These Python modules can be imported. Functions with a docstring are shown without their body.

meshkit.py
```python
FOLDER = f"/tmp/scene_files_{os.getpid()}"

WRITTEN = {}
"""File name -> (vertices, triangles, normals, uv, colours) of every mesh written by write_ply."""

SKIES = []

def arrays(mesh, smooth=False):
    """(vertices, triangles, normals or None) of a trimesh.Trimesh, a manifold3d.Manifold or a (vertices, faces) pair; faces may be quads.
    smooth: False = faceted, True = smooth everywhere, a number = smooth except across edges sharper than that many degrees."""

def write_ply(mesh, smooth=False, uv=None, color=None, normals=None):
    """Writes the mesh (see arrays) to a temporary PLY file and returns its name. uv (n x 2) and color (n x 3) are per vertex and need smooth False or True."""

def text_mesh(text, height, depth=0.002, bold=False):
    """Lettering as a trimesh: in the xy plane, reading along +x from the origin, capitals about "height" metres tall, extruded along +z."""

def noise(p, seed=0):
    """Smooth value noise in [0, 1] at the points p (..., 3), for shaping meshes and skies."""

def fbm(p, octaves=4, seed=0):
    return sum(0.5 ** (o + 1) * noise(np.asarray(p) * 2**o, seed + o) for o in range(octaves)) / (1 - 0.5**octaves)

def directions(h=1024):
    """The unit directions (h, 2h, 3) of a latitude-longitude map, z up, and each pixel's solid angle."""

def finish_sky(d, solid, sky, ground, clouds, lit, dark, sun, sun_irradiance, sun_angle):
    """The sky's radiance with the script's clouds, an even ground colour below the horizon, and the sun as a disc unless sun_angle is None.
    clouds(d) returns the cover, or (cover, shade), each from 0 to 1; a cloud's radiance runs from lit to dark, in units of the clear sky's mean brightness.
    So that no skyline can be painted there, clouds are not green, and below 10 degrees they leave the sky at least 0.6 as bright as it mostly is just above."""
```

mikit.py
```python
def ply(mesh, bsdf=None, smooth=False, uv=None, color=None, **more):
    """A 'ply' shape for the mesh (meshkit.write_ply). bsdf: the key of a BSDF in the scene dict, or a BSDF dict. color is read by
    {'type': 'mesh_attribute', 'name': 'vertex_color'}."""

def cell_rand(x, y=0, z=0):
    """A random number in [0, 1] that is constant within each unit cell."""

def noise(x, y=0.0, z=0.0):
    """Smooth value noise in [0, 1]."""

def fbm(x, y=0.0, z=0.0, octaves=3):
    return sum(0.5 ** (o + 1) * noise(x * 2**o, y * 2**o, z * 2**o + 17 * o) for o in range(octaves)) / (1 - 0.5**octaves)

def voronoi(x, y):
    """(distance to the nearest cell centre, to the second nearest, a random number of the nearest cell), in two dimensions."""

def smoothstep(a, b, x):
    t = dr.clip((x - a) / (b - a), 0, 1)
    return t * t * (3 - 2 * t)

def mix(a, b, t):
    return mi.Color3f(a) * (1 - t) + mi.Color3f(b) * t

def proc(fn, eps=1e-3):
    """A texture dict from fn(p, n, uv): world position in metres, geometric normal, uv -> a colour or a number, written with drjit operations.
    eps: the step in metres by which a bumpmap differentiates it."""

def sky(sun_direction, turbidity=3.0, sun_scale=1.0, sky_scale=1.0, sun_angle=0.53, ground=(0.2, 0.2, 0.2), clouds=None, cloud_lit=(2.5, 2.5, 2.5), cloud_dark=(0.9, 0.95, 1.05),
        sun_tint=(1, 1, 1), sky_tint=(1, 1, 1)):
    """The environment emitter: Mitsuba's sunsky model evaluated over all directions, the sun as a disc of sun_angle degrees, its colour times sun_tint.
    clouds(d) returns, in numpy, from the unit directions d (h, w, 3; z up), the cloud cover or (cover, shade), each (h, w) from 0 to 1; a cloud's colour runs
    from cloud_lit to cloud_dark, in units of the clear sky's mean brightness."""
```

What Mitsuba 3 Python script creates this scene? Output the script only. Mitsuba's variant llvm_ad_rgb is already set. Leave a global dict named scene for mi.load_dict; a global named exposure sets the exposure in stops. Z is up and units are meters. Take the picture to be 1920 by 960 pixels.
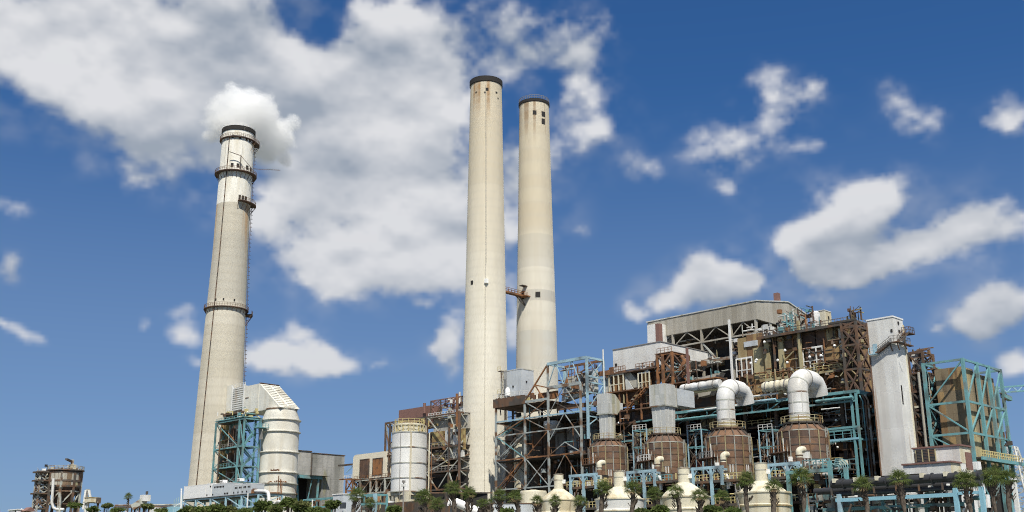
import math, random
import numpy as np, trimesh, drjit as dr, mitsuba as mi, mikit, meshkit
from mikit import noise, fbm, smoothstep, mix, cell_rand
T = mi.ScalarTransform4f
rnd = random.Random(7)
scene, labels = {}, {}

# ------------------------------------------------------------------ camera, sky, exposure
EYE, FPX, PITCH, ROLL = 3.5, 2019.0, math.radians(16.03), -0.0043
F_ = np.array([0, math.cos(PITCH), math.sin(PITCH)])
R0, U0 = np.array([1.0, 0, 0]), np.array([0, -math.sin(PITCH), math.cos(PITCH)])
R_ = R0 * math.cos(ROLL) + U0 * math.sin(ROLL)
U_ = U0 * math.cos(ROLL) - R0 * math.sin(ROLL)
CAM = np.array([0, 0, EYE])
scene['camera'] = {'type': 'perspective', 'fov_axis': 'x', 'fov': 2 * math.degrees(math.atan(960 / FPX)), 'near_clip': 0.5, 'far_clip': 20000.0,
                   'to_world': T().look_at(origin=CAM.tolist(), target=(CAM + F_).tolist(), up=U_.tolist())}

def direction(px, py):                                # direction of a spot of the photograph (surveying only)
    d = F_ + (px - 960) / FPX * R_ + (480 - py) / FPX * U_
    return d / np.linalg.norm(d)

def azel(d):
    return np.degrees(np.arctan2(d[..., 0], d[..., 1])), np.degrees(np.arcsin(d[..., 2]))

# clouds: (pixel survey of the cloud centres, turned once into azimuth / elevation; half-widths in degrees; strength)
CL = [(60, 60, 210, 90, .85), (260, 70, 200, 90, .9), (440, 60, 95, 80, .75), (150, 175, 150, 40, .5), (300, 190, 120, 60, .65), (420, 190, 120, 80, .75), (270, 265, 60, 50, .5), (350, 300, 70, 40, .4), (520, 180, 90, 90, .6), (590, 150, 60, 60, .5), (560, 270, 90, 60, .65),
      (730, 60, 75, 75, .85), (690, 140, 90, 70, .85), (640, 190, 60, 50, .5), (780, 160, 90, 80, .75), (840, 215, 70, 70, .55), (820, 60, 60, 60, .4), (930, 40, 70, 45, .5), (1020, 70, 90, 60, .5), (950, 120, 60, 40, .35),
      (700, 270, 110, 60, .8), (800, 320, 90, 60, .75), (640, 340, 110, 60, .8), (560, 390, 80, 60, .6), (500, 430, 50, 35, .5), (760, 400, 120, 55, .8), (850, 440, 80, 60, .8), (640, 470, 70, 40, .75), (720, 505, 130, 40, .95), (600, 520, 60, 30, .7), (830, 510, 70, 40, .8), (270, 335, 45, 26, .55),
      (965, 330, 45, 60, .7), (960, 430, 30, 40, .5), (1075, 95, 55, 45, .42), (1095, 165, 70, 46, .46), (1060, 230, 60, 56, .34), (1130, 240, 50, 40, .42), (1060, 310, 56, 46, .4), (1195, 315, 54, 42, .38), (1075, 415, 36, 22, .36), (1135, 60, 40, 40, .34),
      (1425, 145, 46, 42, .27), (1435, 205, 48, 50, .34), (1425, 262, 66, 54, .40), (1375, 315, 36, 54, .35), (1330, 270, 50, 40, .46), (1520, 165, 50, 28, .5), (1530, 275, 46, 18, .4), (1360, 355, 14, 14, .4),
      (1680, 185, 42, 44, .34), (1725, 232, 40, 32, .44), (1900, 228, 46, 40, .6), (1840, 245, 50, 16, .28),
      (1650, 370, 56, 34, 1.0), (1580, 415, 80, 44, 1.15), (1510, 460, 64, 40, 1.1), (1560, 500, 70, 34, 1.0), (1660, 490, 90, 26, .9), (1760, 460, 70, 28, .85), (1800, 420, 50, 34, .7), (1870, 390, 50, 32, .62), (1900, 440, 60, 28, .55),
      (1340, 510, 66, 28, 1.05), (1300, 535, 60, 26, .9), (1400, 530, 56, 24, .85), (1300, 570, 70, 24, .5), (1190, 592, 20, 16, .55), (1240, 570, 36, 20, .35), (1535, 565, 46, 18, .6), (1620, 580, 24, 12, .3),
      (1890, 560, 60, 34, 1.1), (1845, 595, 40, 20, .8), (1900, 675, 36, 24, .9), (1775, 608, 18, 10, .42), (560, 660, 60, 24, .95), (620, 685, 50, 24, .8), (500, 680, 56, 24, .7), (568, 618, 22, 14, .6), (372, 680, 14, 16, .6), (345, 588, 36, 14, .45), (350, 628, 36, 20, .6), (265, 613, 18, 11, .5), (75, 626, 34, 10, .5), (15, 608, 36, 9, .4), (8, 492, 28, 28, .75), (35, 388, 50, 18, .5),
      (845, 620, 36, 30, .7), (825, 650, 34, 22, .6), (850, 680, 26, 30, .5), (962, 600, 30, 60, .75), (1050, 600, 16, 24, .3), (785, 578, 26, 18, .5), (700, 680, 30, 12, .3), (745, 700, 34, 14, .3), (1452, 535, 26, 40, -1.0), (1425, 470, 26, 36, -.8), (1730, 410, 40, 26, -.45), (1700, 545, 120, 18, -.5), (1230, 480, 40, 40, -.4), (600, 30, 50, 36, -.5), (590, 75, 30, 30, -.3), (1010, 190, 40, 40, -.4), (1120, 330, 60, 50, -.2)]
CLOUDS = []
for cx, cy, rx, ry, w in CL:
    a, e = azel(direction(cx, cy))
    CLOUDS.append((a, e, rx * 0.0305, ry * 0.0315, w))

def smoothstep_np(a, b, x):
    t = np.clip((x - a) / (b - a), 0, 1)
    return t * t * (3 - 2 * t)

def clouds(d):
    az, el = azel(d)
    q = d * 10.0
    w1 = (meshkit.fbm(q * 2.0 + 11, 6, 3) - .5) * 2.3
    w2 = (meshkit.fbm(q * 2.0 + 31, 6, 9) - .5) * 1.9
    E, E2 = np.zeros(az.shape), np.zeros(az.shape)
    for a, e, rx, ry, w in CLOUDS:
        da = ((az - a + 180) % 360 - 180) * np.cos(np.radians(e)) + w1
        k = (da / rx) ** 2 + ((el - e + w2) / ry) ** 2
        E = E + w * np.exp(-k)
        E2 = E2 + max(w, .5 * w) * np.exp(-k / 2.5)
    inside = smoothstep_np(34, 27, np.abs(az)) * smoothstep_np(46, 36, el)
    generic = 1.1 * smoothstep_np(.47, .66, meshkit.fbm(d * np.array([3.2, 3.2, 6.5]) + 5, 5, 21))
    E = np.clip(E, 0, 1.25) * inside + generic * (1 - inside)
    n1 = meshkit.fbm(q * 2.6, 6, 40)
    n2 = meshkit.fbm(q * np.array([1.0, 1.0, 2.0]) + 70, 5, 60)
    n3 = meshkit.fbm(q * 6.0 + 7, 5, 90)
    n4 = meshkit.fbm(q * 15.0 + 3, 3, 120)
    c = E + ((n1 - .5) * 1.05 + (n3 - .5) * .7 + (n4 - .5) * .32) * np.clip(E * 2.2, 0, 1) * (1 - .55 * smoothstep_np(.8, 1.2, E))
    cover = np.maximum(smoothstep_np(.20, .90, c) * .97, .26 * inside * smoothstep_np(.25, 1.1, E2) * smoothstep_np(.42, .66, n2 * .3 + n1 * .4 + n3 * .3), .55 * smoothstep_np(.03, .5, E) * smoothstep_np(.40, .74, n1 * .55 + n3 * .4 + n4 * .15))
    haze = .34 * np.exp(-np.maximum(el, 0) / 6.0) + .15 * smoothstep_np(25, 10, el)              # pale air low over the horizon
    lift = c - np.roll(c, 5, 0)                                # upper edges catch the sun, undersides stay grey
    shade = np.clip(.40 + (n2 - .5) * 2.7 - (n1 - .5) * .7 - (n3 - .5) * .3 - .6 * np.clip(lift, -.5, .5) + .44 * smoothstep_np(17, 31, el) * smoothstep_np(4, -20, az) - .10 * smoothstep_np(.5, .95, c), 0, 1)
    return 1 - (1 - cover) * (1 - haze), shade * cover / np.maximum(cover + haze, 1e-3) + .8 * haze / np.maximum(cover + haze, 1e-3)

SUN = (0.062, -0.60, 0.797)
scene['sky'] = mikit.sky(SUN, turbidity=2.6, clouds=clouds, ground=(.02, .02, .02), cloud_lit=(4.55, 4.58, 4.7), cloud_dark=(2.0, 2.3, 2.75), sky_tint=(.24, .44, .625), sun_tint=(.88, 1.0, 1.16))
exposure = 2.1

# ------------------------------------------------------------------ materials
def lin(c):
    return [((x / 255 + .055) / 1.055) ** 2.4 if x > 10 else x / 255 / 12.92 for x in c]
def mat(name, col, rough=.6, metal=0.0, spec=.35, fn=None):
    scene['mat_' + name] = {'type': 'twosided', 'b': {'type': 'principled', 'base_color': mikit.proc(fn) if fn else {'type': 'rgb', 'value': list(map(float, col))}, 'roughness': rough, 'metallic': metal, 'specular': spec}}
    return name
def loc(p):                                            # plant axes: u along the front, v into the plant
    return (p.x - p.y) * .70711, (p.x + p.y) * .70711, p.z

def streak(p, s=1.0, k=.07):                           # vertical dirt runs
    return fbm(p.x * s, p.y * s, p.z * k, 2)
def pour(p, step, w=.3):
    f = p.z / step
    f = f - dr.floor(f)
    return smoothstep(w, .0, dr.minimum(f, 1 - f))

def m_stack_front(p, n, uv):
    t = fbm(p.x * .25, p.y * .25, p.z * .05, 3)
    c = mix((.62, .585, .495), (.67, .635, .545), smoothstep(.3, .7, t))
    c = mix(c, (.55, .50, .40), .45 * smoothstep(.5, .85, streak(p, .55, .03)))
    c = mix(c, (.53, .455, .335),   .85 * smoothstep(60, 150, p.z + 8 * noise(p.x * .6, p.y * .6, 0)))
    c = mix(c, (.48, .42, .31), .35 * cell_rand(dr.floor(p.z / 7.2), 3, 1) * smoothstep(60, 130, p.z))
    c = mix(c, (.30, .17, .07), .9 * smoothstep(.5, .72, fbm(p.x * .7, p.y * .7, p.z * .02, 2)) * smoothstep(134, 147, p.z))
    c = mix(c, (.52, .48, .40), .2 * pour(p, 2.4))
    return mix(c, (.38, .35, .28), .10 * smoothstep(.5, .8, fbm(p.x * .3, p.y * .3, p.z * .2, 2)))

def m_stack_rear(p, n, uv):
    k = dr.floor(p.z / 4.6)
    t = cell_rand(k, 5, 2)
    c = mix((.60, .565, .48), (.635, .60, .52), t)
    c = mix(c, (.54, .475, .355), smoothstep(92, 112, p.z) * .85)
    c = mix(c, (.46, .39, .285), .3 * smoothstep(.4, .8, t) * smoothstep(104, 107, p.z))
    c = mix(c, (.56, .53, .46), smoothstep(52.5, 53, p.z) * smoothstep(56.5, 56, p.z) * .0)
    c = mix(c, (.39, .37, .32), smoothstep(93, 93.6, p.z) * smoothstep(104.5, 104, p.z) * .35)
    c = mix(c, (.38, .365, .33), smoothstep(82.2, 82.6, p.z) * smoothstep(86.1, 85.7, p.z) * .6)
    c = mix(c, (.47, .465, .425), smoothstep(55, 55.3, p.z) * smoothstep(73.2, 72.9, p.z) * .7)
    c = mix(c, (.46, .40, .31), .35 * smoothstep(.5, .8, streak(p, .5, .03)))
    c = mix(c, (.22, .13, .06), .7 * smoothstep(.55, .72, fbm(p.x * .8, p.y * .8, p.z * .02, 2)) * smoothstep(133, 147, p.z))
    return mix(c, (.50, .46, .38), .25 * pour(p, 4.6))

def m_stack_left(p, n, uv):
    t = cell_rand(dr.floor(p.z / 9.3), 9, 2)
    c = mix((.46, .425, .35), (.53, .495, .42), t)
    c = mix(c, (.40, .38, .33), .6 * smoothstep(92, 94, p.z) * smoothstep(118, 116, p.z))
    c = mix(c, (.40, .36, .29), .28 * smoothstep(.48, .8, streak(p, .55, .03)))
    c = mix(c, (.36, .32, .255), .2 * pour(p, 3.1))
    w = mix((.74, .72, .66), (.62, .58, .49), smoothstep(.45, .8, streak(p, .7, .05)))
    w = mix(w, (.36, .2, .08), .8 * smoothstep(.60, .76, fbm(p.x * .8, p.y * .8, p.z * .02, 2)) * (smoothstep(124, 135, p.z) * smoothstep(136, 135.5, p.z) + .7 * smoothstep(137, 143, p.z) * smoothstep(146, 145, p.z)))
    c = mix(c, (.42, .23, .08), .6 * smoothstep(.56, .74, fbm(p.x * .7, p.y * .7, p.z * .015, 2)) * smoothstep(98, 120, p.z))
    return mix(c, w, smoothstep(ZWHITE - .15, ZWHITE + .15, p.z))

def rusty(base, rust, amount, dark=(.05, .03, .02), s=.5):
    def fn(p, n, uv):
        t = fbm(p.x * s, p.y * s, p.z * s, 3)
        r = smoothstep(amount - .12, amount + .1, t)
        c = mix(base, rust, r)
        c = mix(c, dark, .6 * smoothstep(.55, .8, fbm(p.x * s * 1.3 + 9, p.y * s * 1.3, p.z * .25, 2)))
        return c
    return fn

def sheet(base, stain, amount=.55, s=.6, k=.08, rust=(.25, .12, .04), ra=.74):
    def fn(p, n, uv):
        a = streak(p, s, k)
        c = mix(base, stain, .8 * smoothstep(amount - .1, amount + .22, a))
        c = c * (.9 + .2 * noise(p.x * .35, p.y * .35, p.z * .35))
        return mix(c, rust, .8 * smoothstep(ra - .05, ra + .08, fbm(p.x * s * 1.2 + 4, p.y * s * 1.2, p.z * k * 1.3, 2)))
    return fn

def m_trunk(p, n, uv):
    a = noise(p.x * 9, p.y * 9, p.z * 5)
    return mix((.045, .035, .028), (.14, .115, .09), a)

# ------------------------------------------------------------------ mesh helpers, all in plant axes (u along the front, v into the plant, z up)
S2 = math.sqrt(.5)
def world(a):
    a = np.asarray(a, float)
    return np.stack([(a[..., 0] + a[..., 1]) * S2, (a[..., 1] - a[..., 0]) * S2, a[..., 2]], -1)
def plant(w):
    w = np.asarray(w, float)
    return np.stack([(w[..., 0] - w[..., 1]) * S2, (w[..., 0] + w[..., 1]) * S2, w[..., 2]], -1)
def V(px, py, v):                                      # survey: the spot of the photograph on a plane v = const
    d = plant(direction(px, py)); t = (v) / d[1]
    return d * t + [0, 0, EYE]
def Uu(px, py, u):
    d = plant(direction(px, py)); t = u / d[0]
    return d * t + [0, 0, EYE]
def Y(px, py, y):
    w = direction(px, py)
    return plant(w * (y / w[1]) + CAM)
def mpp(p):                                            # metres per pixel at a point
    return float(np.dot(world(p) - CAM, F_)) / FPX

class G:
    def __init__(s): s.v, s.f, s.n = [], [], 0
    def raw(s, v, f):
        v = np.asarray(v, float); f = np.asarray(f, int)
        if f.shape[1] == 4: f = np.vstack([f[:, [0, 1, 2]], f[:, [0, 2, 3]]])
        s.v.append(v); s.f.append(f + s.n); s.n += len(v); return s
    def hexa(s, q):                                    # q: 8 corners, bottom ring then top ring (counter-clockwise from above)
        return s.raw(q, [[3, 2, 1, 0], [4, 5, 6, 7], [0, 1, 5, 4], [1, 2, 6, 5], [2, 3, 7, 6], [3, 0, 4, 7]])
    def box(s, u0, u1, v0, v1, z0, z1):
        u0, u1 = min(u0, u1), max(u0, u1); v0, v1 = min(v0, v1), max(v0, v1); z0, z1 = min(z0, z1), max(z0, z1)
        return s.hexa([[u0, v0, z0], [u1, v0, z0], [u1, v1, z0], [u0, v1, z0], [u0, v0, z1], [u1, v0, z1], [u1, v1, z1], [u0, v1, z1]])
    def cbox(s, c, du, dv, dz):
        return s.box(c[0] - du / 2, c[0] + du / 2, c[1] - dv / 2, c[1] + dv / 2, c[2] - dz / 2, c[2] + dz / 2)
    def beam(s, a, b, w, h=None):
        a, b = np.asarray(a, float), np.asarray(b, float); h = h or w
        t = b - a; L = np.linalg.norm(t)
        if L < 1e-6: return s
        t = t / L
        x = np.cross([0, 0, 1.0], t)
        if np.linalg.norm(x) < 1e-3: x = np.array([1.0, 0, 0])
        x = x / np.linalg.norm(x); y = np.cross(t, x)
        o = [-x * w / 2 - y * h / 2, x * w / 2 - y * h / 2, x * w / 2 + y * h / 2, -x * w / 2 + y * h / 2]
        return s.hexa([a + k for k in o] + [b + k for k in o])
    def path(s, pts, r, n=8, caps=True):               # swept tube; r a number or one per point
        pts = np.asarray(pts, float); r = np.broadcast_to(r, len(pts))
        t = np.gradient(pts, axis=0); t /= np.linalg.norm(t, axis=1, keepdims=True) + 1e-12
        x = np.cross(t[0], [0, 0, 1.0])
        if np.linalg.norm(x) < 1e-3: x = np.array([1.0, 0, 0])
        vs, an = [], np.arange(n) / n * 2 * math.pi
        for i in range(len(pts)):
            x = x - t[i] * np.dot(x, t[i]); x /= np.linalg.norm(x); y = np.cross(t[i], x)
            vs.append(pts[i] + r[i] * (np.cos(an)[:, None] * x + np.sin(an)[:, None] * y))
        f = [[i * n + k, i * n + (k + 1) % n, (i + 1) * n + (k + 1) % n, (i + 1) * n + k] for i in range(len(pts) - 1) for k in range(n)]
        s.raw(np.vstack(vs), f)
        if caps:
            for i in (0, len(pts) - 1):
                s.raw(np.vstack([vs[i], pts[i][None]]), [[k, (k + 1) % n, n] if i else [(k + 1) % n, k, n] for k in range(n)])
        return s
    def tube(s, a, b, r, n=8): return s.path([a, b], r, n)
    def lathe(s, c, prof, n=48, a0=0.0, a1=2 * math.pi):   # profile [(radius, z)], revolved about (u, v) = c
        prof = np.asarray(prof, float); full = abs(a1 - a0 - 2 * math.pi) < 1e-6
        an = a0 + (a1 - a0) * np.arange(n if full else n + 1) / n; m = len(an)
        vs = np.concatenate([np.stack([c[0] + r * np.cos(an), c[1] + r * np.sin(an), np.full(m, z)], -1) for r, z in prof])
        f = [[i * m + k, i * m + (k + 1) % m, (i + 1) * m + (k + 1) % m, (i + 1) * m + k] for i in range(len(prof) - 1) for k in range(m if full else m - 1)]
        return s.raw(vs, f)
    def prism(s, poly, axis, a, b):                    # convex polygon [(p, z)] extruded along 'u' or 'v' from a to b
        n = len(poly)
        mk = (lambda p, z, k: [k, p, z]) if axis == 'u' else (lambda p, z, k: [p, k, z])
        v = [mk(p, z, a) for p, z in poly] + [mk(p, z, b) for p, z in poly]
        f = [[i, (i + 1) % n, (i + 1) % n + n, i + n] for i in range(n)]
        s.raw(v, f)
        tri = [[0, i + 1, i] for i in range(1, n - 1)] + [[n, n + i, n + i + 1] for i in range(1, n - 1)]
        s.f.append(np.array(tri) + s.n - 2 * n)
        return s
    def slab(s, quad, d):                              # thin plate: four corners, pushed by the vector d
        q = np.asarray(quad, float); d = np.asarray(d, float)
        return s.hexa(list(q) + list(q + d))
    def mesh(s):
        m = trimesh.Trimesh(world(np.vstack(s.v)), np.vstack(s.f), process=False)
        return m

COUNT = {}
def numbered(key):
    k = COUNT.get(key, 0); COUNT[key] = k + 1
    return key if k == 0 else '%s_%03d' % (key, k)
def thing(name, label, cat, group=None, kind=None):
    key = numbered(name)
    labels[key] = {'label': label, 'category': cat}
    if group: labels[key]['group'] = group
    if kind: labels[key]['kind'] = kind
    return key
def part(parent, name, g, m, smooth=False, label=None):
    key = numbered(parent + '__' + name)
    mesh = g.mesh() if isinstance(g, G) else g
    scene[key] = mikit.ply(mesh, 'mat_' + m, smooth)
    if label: labels[key] = {'label': label}
    return key
def solo(name, g, m, label, cat, group=None, kind=None, smooth=False):
    key = thing(name, label, cat, group, kind)
    scene[key] = mikit.ply(g.mesh() if isinstance(g, G) else g, 'mat_' + m, smooth)
    return key

def railing(pts, h=1.1, t=.09, step=2.0, mid=True):
    g = G()
    for a, b in zip(pts[:-1], pts[1:]):
        a, b = np.asarray(a, float), np.asarray(b, float); n = max(1, int(round(np.linalg.norm(b - a) / step)))
        for i in range(n + 1):
            p = a + (b - a) * i / n
            g.beam(p, p + [0, 0, h], t)
        g.beam(a + [0, 0, h], b + [0, 0, h], t)
        if mid: g.beam(a + [0, 0, h * .52], b + [0, 0, h * .52], t * .8)
    return g
def ring_pts(c, r, z, a0, a1, n):
    return [np.array([c[0] + r * math.cos(a0 + (a1 - a0) * i / n), c[1] + r * math.sin(a0 + (a1 - a0) * i / n), z]) for i in range(n + 1)]
def stair(a, b, w, side, n=None):                      # one flight from a up to b; side: unit vector across
    a, b, side = (np.asarray(x, float) for x in (a, b, side)); g = G()
    for k in (-w / 2, w / 2):
        g.beam(a + side * k, b + side * k, .12, .32)
        g.beam(a + side * k + [0, 0, 1.0], b + side * k + [0, 0, 1.0], .07)
        for i in range(5):
            p = a + (b - a) * i / 4 + side * k
            g.beam(p, p + [0, 0, 1.0], .06)
    n = n or max(4, int(abs(b[2] - a[2]) / .3))
    for i in range(n):
        p = a + (b - a) * (i + .5) / n
        g.beam(p - side * w / 2, p + side * w / 2, .28, .06)
    return g

def frame(parent, us, vs, zs, mcol, mbeam=None, mbr=None, cw=.5, bw=.4, br=.28, front='X', side='X', back='', skip=(), tops=None, inner=False):
    """open steel frame: columns, beams and braces, each a part. front/side/back: one letter per storey (X K V N / \\ or .), the last repeated"""
    mbeam = mbeam or mcol; mbr = mbr or mbeam
    nu, nv = len(us), len(vs)
    for i, u in enumerate(us):
        for j, v in enumerate(vs):
            if (i, j) in skip or (not inner and 0 < i < nu - 1 and 0 < j < nv - 1): continue
            top = zs[-1] if tops is None else tops.get((i, j), zs[-1])
            part(parent, 'column', G().box(u - cw / 2, u + cw / 2, v - cw / 2, v + cw / 2, zs[0], top + cw * .4), mcol)
    def bay(a, b, z0, z1, kind):
        A, B = (lambda z: np.array([a[0], a[1], z])), (lambda z: np.array([b[0], b[1], z])); M = lambda z: (A(z) + B(z)) / 2
        sg = {'X': [(A(z0), B(z1)), (B(z0), A(z1))], 'K': [(A(z0), M(z1)), (B(z0), M(z1))], 'V': [(A(z1), M(z0)), (B(z1), M(z0))], '/': [(A(z0), B(z1))], '\\': [(A(z1), B(z0))]}.get(kind, [])
        for p, q in sg: part(parent, 'brace', G().beam(p, q, br, br * (.9 + .1 * rnd.random())), mbr)
    def pick(s, i): return s[min(i, len(s) - 1)] if s else '.'
    for k in range(1, len(zs)):
        z0, z1 = zs[k - 1], zs[k]
        for j in (0, nv - 1):
            for i in range(nu - 1):
                if (i, j) in skip or (i + 1, j) in skip: continue
                part(parent, 'beam', G().box(us[i] + cw / 2, us[i + 1] - cw / 2, vs[j] - bw * .35, vs[j] + bw * .35, z1 - bw / 2, z1 + bw / 2), mbeam)
                bay((us[i], vs[j]), (us[i + 1], vs[j]), z0, z1, pick(front if j == 0 else back, k - 1))
            if nv == 1: break
        for i in ((0, nu - 1) if nu > 1 else (0,)):
            for j in range(nv - 1):
                if (i, j) in skip or (i, j + 1) in skip: continue
                part(parent, 'beam', G().box(us[i] - bw * .35, us[i] + bw * .35, vs[j] + cw / 2, vs[j + 1] - cw / 2, z1 - bw * .48, z1 + bw * .48), mbeam)
                bay((us[i], vs[j]), (us[i], vs[j + 1]), z0, z1, pick(side, k - 1) if i == nu - 1 else 'X' if side else '.')

def panel_wall(parent, axis, at, a0, a1, z0, z1, cols, rows, mats, out, t=.07, gap=.05, top=None, name='panel'):
    """cladding sheets standing proud on a wall face: axis 'u' = face running along u at v = at; out = +1 / -1 outward. top(a): height of the upper edge"""
    gap = gap * .2
    mats = [m for m in mats for m in ((m, m, m + '_alt') if 'mat_' + m + '_alt' in scene else (m,))]
    for i in range(cols):
        x0, x1 = a0 + (a1 - a0) * i / cols + gap / 2, a0 + (a1 - a0) * (i + 1) / cols - gap / 2
        for j in range(rows):
            zt = [(top(x) if top else z1) for x in (x0, x1)]
            l = [z0 + (q - z0) * j / rows + gap / 2 for q in zt]; h = [z0 + (q - z0) * (j + 1) / rows - gap / 2 for q in zt]
            tt = t * (.8 + .5 * rnd.random())
            mk = (lambda x, z, o: [x, at + out * o, z]) if axis == 'u' else (lambda x, z, o: [at + out * o, x, z])
            g = G().hexa([mk(x0, l[0], .0), mk(x1, l[1], .0), mk(x1, l[1], tt), mk(x0, l[0], tt), mk(x0, h[0], .0), mk(x1, h[1], .0), mk(x1, h[1], tt), mk(x0, h[0], tt)])
            part(parent, name, g, mats[rnd.randrange(len(mats))])

def clutter(parent, u0, u1, v0, v1, z0, z1, n, mats, seed, r=(.06, .22), L=(2, 9), boxes=.2, diag=.12):
    """pipes, conduits, hangers and boxes running through a bay, each a part"""
    q = random.Random(seed)
    for _ in range(n):
        c = np.array([q.uniform(u0, u1), q.uniform(v0, v1), q.uniform(z0, z1)]); m = mats[q.randrange(len(mats))]
        if q.random() < boxes:
            part(parent, 'equipment_box', G().cbox(c, q.uniform(.35, 1.3), q.uniform(.35, 1.0), q.uniform(.35, 1.3)), m); continue
        l = q.uniform(*L) / 2; k = q.random(); rr = q.uniform(*r)
        if k < diag: d = np.array([l, 0, l * q.choice((-.7, .7))])
        elif k < .5: d = np.array([l, 0, 0])
        elif k < .62: d = np.array([0, l, 0])
        else: d = np.array([0, 0, l])
        lo, hi = np.array([u0, v0, z0]), np.array([u1, v1, z1])
        a, b = np.clip(c - d, lo, hi), np.clip(c + d, lo, hi)
        if np.linalg.norm(b - a) < .3: continue
        if q.random() < .55: part(parent, 'pipe', G().tube(a, b, rr, 8), m, 40)
        else: part(parent, 'steel_angle', G().beam(a, b, rr * 1.5, rr * 1.1), m)

# ------------------------------------------------------------------ material entries
ZWHITE = Y(436, 388, 369)[2]
mat('cream_clean', (.62, .575, .47), .6)
mat('grey_steel', 0, .65, fn=rusty((.31, .345, .345), (.15, .09, .055), .57, s=.45))
mat('stack_front', 0, .85, fn=m_stack_front); mat('stack_rear', 0, .85, fn=m_stack_rear); mat('stack_left', 0, .8, fn=m_stack_left)
mat('rust_plate', 0, .75, fn=rusty((.135, .085, .062), (.175, .10, .06), .52, s=.5)); mat('rust_plate_dark', 0, .75, fn=rusty((.085, .056, .045), (.12, .072, .05), .52, s=.5))
mat('rust_plate_ochre', 0, .75, fn=rusty((.175, .125, .08), (.15, .085, .055), .52, s=.5))
mat('rust_steel', 0, .75, fn=rusty((.25, .115, .05), (.125, .068, .042), .54, s=.5))
mat('worn_steel', 0, .65, fn=rusty((.36, .37, .335), (.17, .10, .06), .58, s=.45))
mat('dark_steel', 0, .65, fn=rusty((.075, .066, .058), (.13, .075, .046), .54, s=.6))
mat('casing', 0, .7, fn=sheet((.30, .205, .10), (.155, .085, .045), .46, .8, .07, (.10, .06, .04), .66)); mat('casing_rust', 0, .7, fn=sheet((.26, .135, .055), (.14, .075, .04), .5, .8, .07, (.09, .05, .03), .7))
mat('casing_olive', 0, .7, fn=sheet((.36, .32, .19), (.22, .15, .07), .5, .8, .07))
mat('galvanised', 0, .45, .15, fn=sheet((.52, .525, .51), (.36, .33, .21), .56, .7, .05, (.2, .13, .06), .82))
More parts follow.
